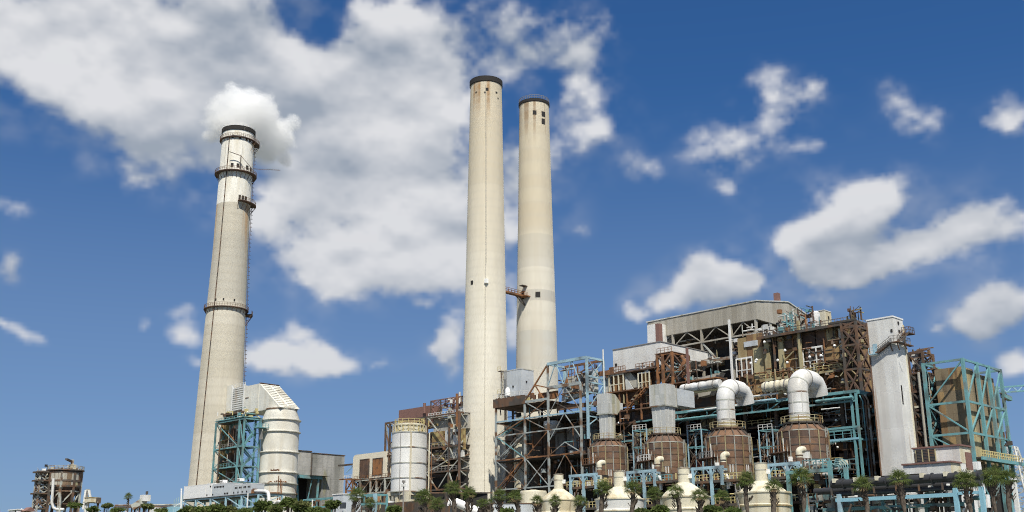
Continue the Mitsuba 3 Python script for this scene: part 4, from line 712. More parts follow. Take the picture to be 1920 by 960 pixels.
for x0, x1, y0, y1, n in ((1384, 1413, 672, 707, 4), (1510, 1547, 652, 690, 4)):
    tw_ = part(tc, 'hatch_frame', G().box(UC(x0), UC(x1), vC - 1.0, vC - .8, V((x0 + x1) / 2, y0 + 1, vC)[2] - .15, V((x0 + x1) / 2, y0 + 1, vC)[2] + .25), 'white_rail', label='white barred hatch frame'); z0, z1, zm = V((x0 + x1) / 2, y1, vC)[2], V((x0 + x1) / 2, y0, vC)[2], V((x0 + x1) / 2, (y0 + 2 * y1) / 3, vC)[2]
    for i in range(n): u = UC(x0) + (UC(x1) - UC(x0)) * i / (n - 1); part(tw_, 'bar', G().beam([u, vC - 1.1, z0], [u, vC - 1.1, z1], .24), 'white_rail')
    part(tw_, 'bar', G().beam([UC(x0), vC - 1.15, zm], [UC(x1), vC - 1.15, zm], .2), 'white_rail'); part(tw_, 'hatch_panel', G().box(UC(x0) + .4, UC(x1) - .4, vC - .7, vC - .4, z0, z1 - .5), 'rust_plate')
for x, y0, y1, m, w in ((1374, 598, 720, 'white_paint', .45), (1504, 600, 700, 'casing_olive', .6), (1590, 605, 720, 'worn_steel', .5), (1456, 640, 715, 'dark_steel', .4), (1540, 690, 740, 'rust_steel', .6), (1470, 690, 720, 'worn_steel', .3), (1552, 690, 745, 'rust_steel', .5)): part(tc, 'column', G().beam(V(x, y1, vC - 1.6), V(x, y0, vC - 1.6) * [0, 1, 1] + V(x, y1, vC - 1.6) * [1, 0, 0], w), m)
clutter(tc, UC(1384), UC(1600), vC - 3.2, vC - .8, zc0 - 4, ZC(690), 200, ['rust_steel', 'casing_rust', 'rust_plate', 'dark_steel', 'casing_olive', 'worn_steel', 'rust_steel'], 61, boxes=.15, L=(1.2, 5.5), r=(.06, .2)); clutter(tc, UC(1440), UC(1574), vC - 2, vC - .6, ZC(700), zc1, 46, ['dark_steel', 'rust_steel', 'casing_olive', 'deck_dark'], 62, boxes=.2, L=(1, 6), r=(.06, .2)); clutter(tc, UC(1578), UC(1628), vC - 6, vC, ZC(740), ZC(650), 50, ['dark_steel', 'rust_plate_dark', 'casing_olive', 'worn_steel'], 63, L=(2, 8))
for y, m in ((632, 'dark_steel'), (712, 'casing_olive')):
    z = ZC(y - 8 if y < 700 else y - 6); part(tc, 'gallery_deck', G().box(UC(1432 if y < 700 else 1436), k1 - (1 if y < 700 else 0), vC - 2.4, vC - .02, z - .25, z), 'deck_dark'); part(tc, 'gallery_edge', G().box(UC(1432), k1 - 1, vC - 2.6, vC - 2.4, z - .5, z + .1), m); part(tc, 'railing', railing([[UC(1432), vC - 2.4, z], [k1 - 1, vC - 2.4, z]], 1.2, .1, 1.5), m if y < 700 else 'yellow_rail')
part(tc, 'roof_deck', G().box(k0 + 3, k1, vC + .2, vC + 9.5, zc1 + .3, zc1 + .5), 'deck_dark'); part(tc, 'roof_railing', railing([[k0 + 4, vC, zc1 + .5], [k1, vC, zc1 + .5], [k1, vC + 8, zc1 + .5]], 1.3, .12, 1.5), 'grey_rail')
clutter(tc, UC(1400), UC(1470), vC + .5, vC + 5, zc1 + .5, zc1 + 3.8, 46, ['pipe_white', 'white_rail', 'worn_steel', 'dark_steel', 'galvanised'], 64, boxes=.45, L=(.8, 3)); clutter(tc, UC(1460), UC(1522), vC + .5, vC + 5, zc1 + .6, zc1 + 6.4, 56, ['teal', 'dark_steel', 'rust_plate_dark', 'galvanised', 'rust_steel', 'teal'], 65, boxes=.2, L=(1, 5), diag=.3)
for x, y in ((1468, 604), (1482, 612)): a = V(x, y, vC + 2); part(tc, 'jib_arm', G().beam(a, a + [4.5, 0, -1.2], .3), 'teal')
for i in range(14):
    p = V(rnd.uniform(1395, 1590), rnd.uniform(640, 745), vC - 2.6); part(tc, 'lamp', G().lathe(p[:2], [(.05, p[2] - .34), (.3, p[2] - .2), (.34, p[2]), (.22, p[2] + .25), (.02, p[2] + .34)], 8), 'lamp_white', 60)
# dark lattice tower between casing and shaft
tl = thing('lattice_tower', 'dark steel lattice tower between the rusty casing and the pale lift shaft', 'steel tower'); us = [V(1577, 605, vC - 6)[0], V(1604, 605, vC - 6)[0]]; vq = Uu(1626, 604, us[1])[1]
frame(tl, us, [vC - 6, vq], [0, 24, ZC(760), ZC(715), ZC(672), ZC(640), V(1590, 604, vC - 6)[2]], 'dark_steel', 'dark_steel', 'rust_plate_dark', cw=.5, bw=.45, br=.36, front='XXXXX', side='XXXXX'); clutter(tl, us[0], us[1], vC - 5, vq, ZC(720), ZC(600), 50, ['dark_steel', 'rust_plate_dark', 'deck_dark', 'casing_olive'], 66, boxes=.25, L=(1.5, 6)); part(tl, 'roof_beam', G().box(us[0] - 3, us[1] + .3, vC - 6.3, vC - 5.8, V(1590, 604, vC - 6)[2] + .1, V(1590, 604, vC - 6)[2] + .5), 'deck_dark')
# grey-tan penthouse
tp_ = thing('penthouse', 'big grey-tan corrugated penthouse with a gabled end on top of the plant', 'building')
vP = 236; cP = V(1416.5, 565, vP); uP, zP = cP[0], cP[2]; uP0 = V(1216, 606, vP)[0]; zPb = V(1417, 599, vP)[2]; rg = Uu(1476, 567, uP); re = Uu(1513, 592, uP); vE = re[1]; vRg = rg[1]
poly = [(vP, zPb), (vE, zPb), (vE, re[2]), (vRg, rg[2]), (vP, zP)]
part(tp_, 'gable_wall', G().prism(poly, 'u', uP - .4, uP), 'cladding_tan'); part(tp_, 'front_wall', G().box(uP0, uP - .42, vP, vP + .4, zPb, zP - .02), 'cladding_tan'); part(tp_, 'left_wall', G().prism(poly, 'u', uP0 - .4, uP0 - .02), 'cladding_tan')
panel_wall(tp_, 'u', vP, uP0, uP, zPb + .05, zP - .05, 24, 1, ['cladding_tan'], -1, .10, .1, name='cladding_sheet')
gt = lambda v: zP + (rg[2] - zP) * (v - vP) / (vRg - vP) if v < vRg else rg[2] + (re[2] - rg[2]) * (v - vRg) / (vE - vRg)
panel_wall(tp_, 'v', uP, vP, vE, zPb + .05, 0, 14, 1, ['cladding_tan'], 1, .10, .1, top=lambda v: gt(v) - .08, name='cladding_sheet')
for a, b in (((vP - .3, zP), (vRg, rg[2])), ((vRg, rg[2]), (vE + .3, re[2]))): part(tp_, 'roof', G().hexa([[uP0 - .7, a[0], a[1]], [uP + .35, a[0], a[1]], [uP + .35, b[0], b[1]], [uP0 - .7, b[0], b[1]], [uP0 - .7, a[0], a[1] + .3], [uP + .35, a[0], a[1] + .3], [uP + .35, b[0], b[1] + .3], [uP0 - .7, b[0], b[1] + .3]]), 'galvanised')
part(tp_, 'roof_vent', G().cbox([uP - 1.2, vRg - 3, rg[2] + 1.0], 1.3, 1.3, 2.4), 'maroon')
zd = ZB(757) + 6; part(tp_, 'back_wall', G().box(uP0, uP, vP + 11, vP + 11.4, zd, zPb + 1), 'dark_steel'); part(tp_, 'inner_wall', G().box(uP0 + 4, uP - 4, vP + 8, vP + 8.3, zd, V(1330, 655, vP)[2]), 'deck_dark'); part(tp_, 'soffit', G().box(uP0 + .1, uP - .5, vP + .5, vE - .5, zPb + .2, zPb + .4), 'deck_dark'); part(tp_, 'floor_deck', G().box(uP0, uP, vP + .4, vE, zd, zd + .3), 'deck_dark'); part(tp_, 'side_wall', G().box(uP - 1.2, uP - .9, vP + 9, vE, zd, zPb), 'dark_steel')
cols = [V(x, 640, vP)[0] for x in (1261, 1315, 1371)] + [uP - .5]
for u in cols: part(tp_, 'column', G().box(u - .23, u + .23, vP - .05, vP + .75, zd - 8, zPb - .02), 'cladding_tan')
part(tp_, 'column', G().box(uP - .9, uP - .1, Uu(1444, 610, uP)[1], Uu(1447, 610, uP)[1] + .3, zd, zPb - .02), 'cladding_tan'); zmid = V(1320, 641, vP)[2]
part(tp_, 'beam', G().box(cols[0] - 6, uP, vP - .15, vP + .3, zmid - .2, zmid + .2), 'cladding_tan'); part(tp_, 'beam', G().box(cols[1] - 2, uP - 3, vP - .1, vP + .35, V(1360, 672, vP)[2] - .4, V(1360, 672, vP)[2] + .4), 'worn_steel')
for i in range(3):
    a, b = cols[i], cols[i + 1]; m_ = (a + b) / 2; part(tp_, 'brace', G().beam([a, vP + .3, zmid], [m_, vP + .3, zPb], .24), 'cladding_tan_alt'); part(tp_, 'brace', G().beam([b, vP + .3, zmid], [m_, vP + .3, zPb], .24), 'cladding_tan_alt'); part(tp_, 'brace', G().beam([a, vP + .3, zmid], [m_, vP + .3, zmid - 5.5], .4), 'worn_steel' if i else 'casing_olive')
clutter(tp_, cols[0], uP - 1, vP + 1, vP + 6, zd, zPb - 1, 60, ['dark_steel', 'deck_dark', 'worn_steel', 'casing_olive'], 67, boxes=.3, L=(2, 8)); clutter(tp_, cols[2], uP + 2, vP - 3, vP + 1, zmid - 6, zmid + 2, 26, ['white_rail', 'pipe_white', 'worn_steel', 'dark_steel'], 68, boxes=.4, L=(1, 4))
th_ = thing('white_hopper', 'white ribbed hopper box with a brown rusted corner at the left end of the penthouse', 'hopper')
vh_ = 233; cc = V(1235, 606, vh_); uh0 = V(1213.5, 610, vh_)[0]; vh2 = Uu(1256, 607, cc[0])[1]; zh0 = V(1235, 655, vh_)[2]
part(th_, 'shell', G().box(uh0, cc[0], vh_, vh2, zh0, cc[2]), 'white_paint'); panel_wall(th_, 'u', vh_, uh0, cc[0] - 1.1, zh0, cc[2] - .1, 3, 1, ['white_paint'], -1, .14, .14, name='cladding_sheet'); panel_wall(th_, 'v', cc[0], vh_ + 1.4, vh2, zh0, cc[2] - .1, 3, 1, ['white_paint'], 1, .14, .14, name='cladding_sheet'); part(th_, 'rusted_corner', G().box(cc[0] - 1.1, cc[0] + .16, vh_ - .16, vh_ + 1.3, zh0, cc[2] - .05), 'maroon')
for z in (cc[2] - 1.4, cc[2] - 4.4): part(th_, 'opening', G().cbox([cc[0] + .2, vh2 - 1.6, z], .2, .5, .8), 'soot_and_shade')
# white block
tw2 = thing('precipitator_block', 'large pale grey windowless block in front of the penthouse', 'building')
vK2 = 216; cK = V(1238, 641, vK2); uK0 = V(1149, 657, vK2)[0]; zK0 = V(1150, 691, vK2)[2] - 1.2; vKe = Uu(1343, 668, cK[0])[1]; zKr = Uu(1238, 668, cK[0])[2]
zKe = Uu(1343, 682, cK[0])[2]
part(tw2, 'shell', G().hexa([[uK0, vK2, zK0], [cK[0], vK2, zKr], [cK[0], vKe, zKe], [uK0, vKe, zK0], [uK0, vK2, cK[2]], [cK[0], vK2, cK[2]], [cK[0], vKe, cK[2]], [uK0, vKe, cK[2]]]), 'cladding'); part(tw2, 'lower_front', G().box(uK0 + .02, cK[0] - .3, vK2 + .2, vK2 + 4, zK0 - 1, cK[2] - 1), 'cladding')
panel_wall(tw2, 'u', vK2, uK0, cK[0], zK0 + .3, cK[2] - .05, 9, 2, ['cladding'], -1, .03, .03, name='cladding_sheet'); panel_wall(tw2, 'v', cK[0], vK2, vKe, max(zKr, zKe) + .2, cK[2] - .05, 9, 1, ['cladding'], 1, .03, .03, name='cladding_sheet')
part(tw2, 'roof_edge', G().box(uK0 - .1, cK[0] + .2, vK2 - .2, vKe, cK[2] + .01, cK[2] + .22), 'grey_rail')
for x, y in ((1155, 684), (1205, 683), (1231, 676)): part(tw2, 'opening', G().cbox(V(x, y, vK2 - .1), .6, .2, .7), 'soot_and_shade')
part(tw2, 'end_casing', G().box(cK[0] - 2, cK[0] + .25, vKe + .1, vKe + 4, zKe, cK[2] - .6), 'casing_olive')
for x, y0, y1 in ((1130, 659, 700), (1192, 690, 640)): pass
part(tw2, 'antenna', G().beam(V(1131, 700, vK2), V(1131, 655, vK2) * [0, 1, 1] + V(1131, 700, vK2) * [1, 0, 0], .12), 'white_rail')
# deck with rusty wall and white bars under the block
td = thing('rusty_deck', 'rust-orange deck with white-barred openings above the first galvanised duct', 'platform')
vD = 211; UD = lambda x, y=720: V(x, y, vD)[0]; ZD = lambda y, x=1170: V(x, y, vD)[2]
part(td, 'rust_wall', G().box(UD(1126), UD(1222), vD + 2, vD + 2.4, ZD(760), ZD(696)), 'rust_plate'); part(td, 'deck', G().box(UD(1126), UD(1345), vD - .3, vD + 3, ZD(734), ZD(732)), 'rust_steel'); part(td, 'lower_deck', G().box(UD(1160), UD(1225), vD, vD + 3, ZD(771), ZD(769)), 'rust_plate')
part(td, 'top_deck', G().box(UD(1135), UD(1235), vD - .5, vD + 4, ZD(699) - .1, ZD(699) + .2), 'rust_plate_dark'); part(td, 'railing', railing([[UD(1145), vD - .4, ZD(699) + .2], [UD(1175), vD - .4, ZD(699) + .2]], 1.5, .12, .8), 'rust_steel'); part(td, 'railing', railing([[UD(1195), vD - .4, ZD(698) + .2], [UD(1228), vD - .4, ZD(698) + .2]], 1.3, .11, 1.0), 'rust_steel')
for x0, x1, y0, y1, n in ((1143, 1170, 702, 733, 4), (1198, 1219, 698, 728, 4)):
    xm = (x0 + x1) / 2; z0, z1 = V(xm, y1, vD)[2], V(xm, y0, vD)[2]; tt = part(td, 'barred_opening', G().box(UD(x0), UD(x1), vD - .1, vD + .2, z1 - .25, z1 + .1), 'white_rail'); part(tt, 'rust_panel', G().box(UD(x0) + .2, UD(x1) - .2, vD + .7, vD + .9, z0, z1), 'casing_rust')
    for i in range(n): u = UD(x0) + (UD(x1) - UD(x0)) * i / (n - 1); part(tt, 'bar', G().beam([u, vD - .2, z0], [u, vD - .2, z1], .26), 'cream')
    part(tt, 'bar', G().beam([UD(x0), vD - .25, (z0 + z1) / 2 - .5], [UD(x1), vD - .25, (z0 + z1) / 2 - .5], .2), 'cream')
part(td, 'chute', G().hexa([[UD(1186), vD + .5, ZD(729)], [UD(1201), vD + .5, ZD(729)], [UD(1201), vD + 2, ZD(729)], [UD(1186), vD + 2, ZD(729)], [UD(1168), vD + .5, ZD(699)], [UD(1180), vD + .5, ZD(699)], [UD(1180), vD + 2, ZD(699)], [UD(1168), vD + 2, ZD(699)]]), 'cladding_tan'); part(td, 'side_plate', G().hexa([[UD(1172), vD + .3, ZD(731)], [UD(1186), vD + .3, ZD(731)], [UD(1186), vD + .5, ZD(731)], [UD(1172), vD + .5, ZD(731)], [UD(1170), vD + .3, ZD(704)], [UD(1171), vD + .3, ZD(704)], [UD(1171), vD + .5, ZD(704)], [UD(1170), vD + .5, ZD(704)]]), 'galvanised'); part(td, 'left_casing', G().box(UD(1131), UD(1142), vD + .4, vD + 2, ZD(733), ZD(702)), 'galvanised')
part(td, 'upper_girder', G().box(UD(1120), UD(1150), vD + 5, vD + 5.5, ZD(698, 1135), ZD(682, 1135)), 'rust_steel'); part(td, 'stair_flight', stair([UD(1176), vD - .6, ZD(771)], [UD(1216), vD - .6, ZD(733)], 1.1, [0, 1, 0]), 'rust_steel')
for x in (1160, 1174, 1200, 1222): part(td, 'column', G().beam([UD(x), vD + .2, ZD(790)], [UD(x), vD + .2, ZD(734)], .35), 'rust_steel')
part(td, 'upper_stair', stair([UD(1108), vD + 4, ZD(736)], [UD(1133), vD + 4, ZD(690)], 1.1, [0, 1, 0]), 'rust_steel'); clutter(td, UD(1115), UD(1300), vD - .3, vD + 2, ZD(765), ZD(735), 70, ['rust_steel', 'rust_plate', 'dark_steel', 'casing_olive', 'worn_steel'], 71, boxes=.2, L=(1, 6)); clutter(td, UD(1185), UD(1230), vD, vD + 3, ZD(700), ZD(689), 22, ['dark_steel', 'grey_rail', 'pipe_white'], 72, boxes=.6, L=(.5, 2)); clutter(td, UD(1226), UD(1345), vD, vD + 4, ZD(733), ZD(695), 60, ['dark_steel', 'rust_steel', 'teal', 'galvanised', 'worn_steel'], 73, boxes=.25, L=(1.5, 7))
part(td, 'back_wall', G().box(UD(1165), UD(1340), vD + 5, vD + 5.4, ZD(775), ZD(728)), 'dark_steel'); part(td, 'grey_hopper', G().hexa([[UD(1304), vD + 1, ZD(762)], [UD(1325), vD + 1, ZD(760)], [UD(1325), vD + 3, ZD(760)], [UD(1304), vD + 3, ZD(762)], [UD(1298), vD + 1, ZD(729)], [UD(1348), vD + 1, ZD(723)], [UD(1348), vD + 3, ZD(723)], [UD(1298), vD + 3, ZD(729)]]), 'cladding_tan')
# rust-red bracing tower in front of the block
tr = thing('rust_red_tower', 'rust-red braced steel tower in front of the corner of the pale block', 'steel tower'); ur = [V(1233, 690, vD)[0], V(1261, 690, vD)[0]]; vr2 = Uu(1292, 690, ur[1])[1]
frame(tr, ur, [vD, vr2], [ZD(734, 1240), ZD(698, 1240), V(1240, 665, vD)[2]], 'rust_steel', 'rust_steel', 'rust_plate', cw=.55, bw=.42, br=.4, front='/X', side='V\\'); part(tr, 'top_deck', G().box(ur[0] - .5, ur[1] + .3, vD - .3, vr2, V(1240, 665, vD)[2] + .25, V(1240, 665, vD)[2] + .4), 'rust_plate'); part(tr, 'railing', railing([[ur[0], vD, V(1240, 665, vD)[2] + .4], [ur[1], vD, V(1240, 665, vD)[2] + .4]], 1.2, .1, 1.1), 'rust_steel')
part(tr, 'post', G().beam(V(1245, 738, vD - .6), V(1245, 664, vD - .6) * [0, 1, 1] + V(1245, 738, vD - .6) * [1, 0, 0], .55), 'rust_steel'); part(tr, 'post', G().beam(V(1292, 735, vD - .6), V(1292, 652, vD - .6) * [0, 1, 1] + V(1292, 735, vD - .6) * [1, 0, 0], .5), 'maroon'); clutter(tr, ur[0], ur[1], vD + .4, vr2, ZD(698, 1240), V(1240, 667, vD)[2], 44, ['rust_steel', 'maroon', 'dark_steel', 'grey_rail', 'galvanised'], 74, boxes=.25, L=(1, 5), diag=.35)
part(tr, 'big_pipe', G().path([V(1271, 700, vD + 2), V(1278, 690, vD + 2), V(1284, 676, vD + 2), V(1278, 668, vD + 2)], .55, 10), 'rust_steel', 40)
# white lagged pipe headers
for px0, px1, y0, y1, r, m, lb in ((1278, 1350, 729, 714, 1.0, 'pipe_white', 'lumpy white lagged pipe behind the galvanised duct box'), (1432, 1482, 727, 715, 1.25, 'cream', 'cream lagged pipe between the two white elbow pipes')):
    tt = thing('lagged_pipe', lb, 'pipe'); A, B = V(px0, y0, 207.5), V(px1, y1, 207.5); B[2] = A[2]; n = 15; P = [A + (B - A) * i / (n - 1) for i in range(n)]; part(tt, 'lagging', G().path(P, [r * (1 if i % 3 else .86) for i in range(n)], 14), m, 60)
    for i in (2, 7, 12): part(tt, 'strap', G().path([P[i] - [.12, 0, 0], P[i] + [.12, 0, 0]], r * 1.06, 14), 'grey_rail')
    part(tt, 'support', G().beam(P[0] + [0, 0, -r - .3], P[-1] + [0, 0, -r - .3], .4), 'yellow_rail' if m != 'cream' else 'casing_olive')
# white box right of the penthouse
tt = thing('roof_box', 'off-white square box standing right of the penthouse gable, above the rusty casing', 'roof box'); vT_ = 240; cT = V(1545, 582, vT_); uT0 = V(1519, 587, vT_)[0]; vT2 = Uu(1558, 586, cT[0])[1]; part(tt, 'shell', G().box(uT0, cT[0], vT_, vT2, V(1540, 635, vT_)[2], cT[2]), 'cream'); part(tt, 'coping', G().box(uT0 - .1, cT[0] + .12, vT_ - .12, vT2, cT[2] + .01, cT[2] + .2), 'white_paint')
for dz_ in (1.6, 5.2): part(tt, 'window', G().cbox([cT[0] + .05, vT2 - 1.5, cT[2] - dz_], .15, .5, .8), 'soot_and_shade')
ck = V(1527, 588, vT_ - 5); part(tt, 'side_tank', G().lathe(ck[:2], [(1.3, ck[2] - 3.4), (1.3, ck[2]), (.9, ck[2] + .5), (.01, ck[2] + .6)], 14), 'pipe_white', 40)
for i in range(3): part(tt, 'tank_support', G().beam([ck[0] - 1.2 + i * 1.2, ck[1] - .6, ck[2] - 7], [ck[0] - .6 + i * 1.2, ck[1] - .6, ck[2] - 2], .4), 'rust_plate_dark')
# lift shaft
te = thing('lift_shaft', 'tall pale grey clad lift shaft with an outside stair near its top', 'tower'); vE_ = 205; cE = V(1673, 594.5, vE_); uE0 = V(1625.5, 603.5, vE_)[0]; uE = cE[0]; vE2 = Uu(1692, 601, uE)[1]; zE = cE[2]
part(te, 'shell', G().box(uE0, uE, vE_, vE2, 0, zE), 'cladding'); zl_ = [0, V(1690, 893, vE_)[2], V(1660, 805, vE_)[2], V(1655, 735, vE_)[2], V(1650, 680, vE_)[2], zE - .05]
for j in range(1, 6): panel_wall(te, 'u', vE_, uE0, uE, zl_[j - 1] + .03, zl_[j] - .03, 8, 1, ['cladding'], -1, .02, .02, name='cladding_sheet'); panel_wall(te, 'v', uE, vE_, vE2, zl_[j - 1] + .03, zl_[j] - .03, 3, 1, ['cladding', 'cladding', 'white_paint'], 1, .02, .02, name='cladding_sheet')  # right face mixes in paler sheets: its stronger sun put into the colour
part(te, 'roof_edge', G().box(uE0 - .12, uE + .15, vE_ - .15, vE2 + .1, zE + .01, zE + .3), 'white_clean'); part(te, 'slot_window', G().box(uE + .02, uE + .14, vE_ + .5, vE_ + .85, V(1690, 757, vE_)[2], V(1685, 722, vE_)[2]), 'soot_and_shade')
for y in (606, 621): part(te, 'window', G().cbox([uE + .1, vE2 - 2.2, Uu(1684, y, uE)[2]], .12, .5, .6), 'soot_and_shade')
part(te, 'dirt_vent', G().cbox([V(1672, 620, vE_)[0], vE_ - .1, V(1672, 620, vE_)[2]], .4, .1, .6), 'soot_and_shade')
zs1, zs2 = V(1690, 640, vE_)[2], V(1635, 665, vE_)[2]; us1, us2 = V(1672, 640, vE_)[0], V(1646, 662, vE_)[0]
part(te, 'stair_flight', stair([us2, vE_ - .62, zs2], [us1, vE_ - .62, zs1], .85, [0, 1, 0]), 'dark_steel'); part(te, 'landing', G().box(V(1634, 665, vE_)[0], us2 + .2, vE_ - 1.1, vE_ - .15, zs2 - .2, zs2), 'pale_blue'); part(te, 'landing', G().box(us1, uE + 1.2, vE_ - 1.1, vE_ - .15, zs1 - .2, zs1), 'dark_steel')
part(te, 'landing', G().box(uE + .3, uE + 1.2, vE_ - .1, vE2 + 1.4, zs1 - .22, zs1 - .02), 'dark_steel'); part(te, 'railing', railing([[us1, vE_ - 1.05, zs1], [uE + 1.15, vE_ - 1.05, zs1], [uE + 1.15, vE2, zs1]], 1.2, .1, .9), 'grey_rail'); part(te, 'railing', railing([[V(1634, 665, vE_)[0], vE_ - 1.05, zs2], [us2, vE_ - 1.05, zs2]], 1.2, .1, .8), 'pale_blue')
part(te, 'door', G().box(V(1637, 650, vE_)[0], V(1645, 650, vE_)[0], vE_ - .13, vE_ - .075, zs2, zs2 + 2.1), 'pale_blue'); zt_ = Uu(1700, 625, uE + 1)[2]
part(te, 'upper_platform', G().box(uE + .3, uE + 2.0, vE2 - 1.6, vE2 + .8, zt_ - .2, zt_), 'rust_plate_dark'); part(te, 'railing', railing([[uE + .3, vE2 - 1.5, zt_], [uE + 1.9, vE2 - 1.5, zt_], [uE + 1.9, vE2 + .7, zt_]], 1.2, .1, .8), 'dark_steel')
for s in (0, .5, 1): part(te, 'stair_bracket', G().beam([us1 + s * 3, vE_ - 1.0, zs1 - .2], [us1 + s * 3, vE_ - .1, zs1 - 1.7], .16), 'dark_steel')
part(te, 'upper_stair', stair([uE + 1.2, vE_ - .5, zs1], [uE + 1.6, vE2 - 2, zt_], .9, [1, 0, 0]), 'dark_steel')
part(te, 'corner_trim', G().box(uE0 - .15, uE0 + .1, vE_ - .2, vE_ - .08, 0, zE - .3), 'rust_plate'); part(te, 'rust_band', G().box(uE + .02, uE + .2, vE2 - .3, vE2 + .05, 0, zE - 1), 'cream')

# ------------------------------------------------------------------ four brown vessels
ORD = ['first', 'second', 'third', 'fourth']
VES = []
vS = 194
VL = ['rust-brown ribbed vessel under the smaller galvanised duct, farthest from the lift shaft', 'rust-brown ribbed vessel under the larger galvanised duct box', 'rust-brown ribbed vessel carrying the smaller white elbow pipe', 'rust-brown ribbed vessel with patches of bare bright metal, carrying the bigger white elbow pipe']
for k, (cx, hw, yb, yt, hwt, ybot) in enumerate(((1141, 37, 839, 827, 21, 905), (1248, 40, 832, 817, 24, 900), (1368, 43.5, 821, 806, 26, 900), (1508, 48, 810, 796, 31, 890))):
    t = thing('brown_vessel', VL[k], 'vessel', 'row of rust-brown vessels')
    C = V(cx, (yb + ybot) / 2, vS); m = mpp(C); c = C[:2]; r = hw * m * .955; Zv = lambda y: V(cx, y, vS)[2]
    zb, zt, z0 = Zv(yb), Zv(yt), Zv(ybot) - 3; n = 16; H = (zb - Zv(ybot)); bands = [zb - H * f for f in (0, .17, .34, .5, .68, .86, 1.05)]
    VES.append((c, r, zt, hwt * m, cx, m))
    part(t, 'shell', G().lathe(c, [(r * .97, 0), (r * .97, zb)], 48), 'rust_plate_dark', 30); part(t, 'cone', G().lathe(c, [(r * .99, zb), (hwt * m, zt), (.05, zt)], n), 'rust_plate')
    for i, z in enumerate(bands): part(t, 'band', G().lathe(c, [(r * .97, z - .1), (r * 1.022, z - .1), (r * 1.022, z + .1), (r * .97, z + .1)], 48), 'dark_steel' if i else 'worn_steel', 30)
    a_0 = toward(c, -8)
    for i in range(n):
        a = a_0 + i / n * 2 * math.pi; dv = abs((a - toward(c) + math.pi) % (2 * math.pi) - math.pi)
        part(t, 'rib', G().beam(on(c, r * 1.03, a, 0), on(c, r * 1.03, a, zb), .15), 'worn_steel' if i % 2 else 'casing_olive'); part(t, 'cone_rib', G().beam(on(c, r * 1.0, a, zb + .1), on(c, hwt * m + .08, a, zt + .1), .2), 'dark_steel')
        for j in range(6):
            m_ = ('rust_plate', 'rust_plate', 'rust_plate', 'rust_plate', 'rust_plate_dark', 'rust_plate_ochre')[rnd.randrange(6)]
            if k in (1, 2) and j > 2: m_ = ('rust_plate_ochre', 'rust_plate_ochre', 'rust_plate', 'rust_plate')[rnd.randrange(4)]
            if k == 3 and j in (4, 5) and -.1 < ((a - toward(c) + math.pi) % (2 * math.pi) - math.pi) < .75: m_ = 'galvanised'
            if k == 3 and j == 3 and abs((a - toward(c, -2) + math.pi) % (2 * math.pi) - math.pi) < .22: m_ = 'galvanised'
            w = 2 * math.pi / n; s = 3
            g = G().lathe(c, [(r * .975, bands[j + 1] + .11), (r * (1.0 + .014 * rnd.random()), bands[j + 1] + .11), (r * (1.0 + .014 * rnd.random()), bands[j] - .11), (r * .975, bands[j] - .11)], s, a + .025, a + w - .025); part(t, 'plate', g, m_)
        if dv < 1.7 and i % 2 == 0: part(t, 'stub_bars', G().beam(on(c, r * 1.02, a + .14, bands[5]), on(c, r * 1.02, a + .14, bands[4]), .16).beam(on(c, r * 1.02, a + .26, bands[5]), on(c, r * 1.02, a + .26, bands[4]), .16), 'white_rail')
    part(t, 'top_flange', G().lathe(c, [(hwt * m - .1, zt), (hwt * m + .5, zt), (hwt * m + .5, zt + .35), (hwt * m - .1, zt + .35)], 24), 'dark_steel'); part(t, 'top_railing', railing(ring_pts(c, hwt * m + .8, zt + .3, 0, 6.283, 16), 1.2, .1, 1.2), 'casing_olive')
    al = toward(c, -75)
    part(t, 'side_platform', G().lathe(c, [(r + .1, bands[3] - .2), (r + 1.8, bands[3] - .2), (r + 1.8, bands[3]), (r + .1, bands[3])], 10, al - .5, al + .75), 'rust_plate_dark'); part(t, 'platform_railing', railing(ring_pts(c, r + 1.7, bands[3], al - .5, al + .75, 8), 1.2, .11, .9), ('rust_steel', 'white_rail', 'grey_rail', 'rust_steel')[k])
    for q in range(5): part(t, 'conduit', G().tube(on(c, r + .5, al + q * .17, 4), on(c, r + .5, al + q * .17, zb - q * .5), .1, 6), ('dark_steel', 'grey_rail', 'rust_steel', 'white_rail', 'worn_steel')[q])
    part(t, 'valve_house', G().cbox(on(c, r + .8, toward(c, -18), bands[6] + .4), 2.2, 2, 2.6), 'soot_and_shade'); part(t, 'side_box', G().cbox(on(c, r + .5, toward(c, -30), bands[4]), .6, .6, .9), 'lamp_white')
    clutter(t, c[0] - r, c[0] + r, c[1] - r - 2.6, c[1] - r - .6, bands[6] - 1.5, bands[6] + .8, 22, ['maroon', 'rust_steel', 'white_rail', 'worn_steel', 'yellow_rail', 'dark_steel'], 80 + k, boxes=.4, L=(.8, 3.5))
    ladder = G(); a = toward(c, 62)
    for s in (-.06, .06): ladder.beam(on(c, r + .3, a + s, 4), on(c, r + .3, a + s, zb + .6), .09)
    for i in range(40): z = 6 + i * .6; ladder.beam(on(c, r + .3, a - .06, min(z, zb)), on(c, r + .3, a + .06, min(z, zb)), .07)
    part(t, 'ladder', ladder, 'worn_steel')
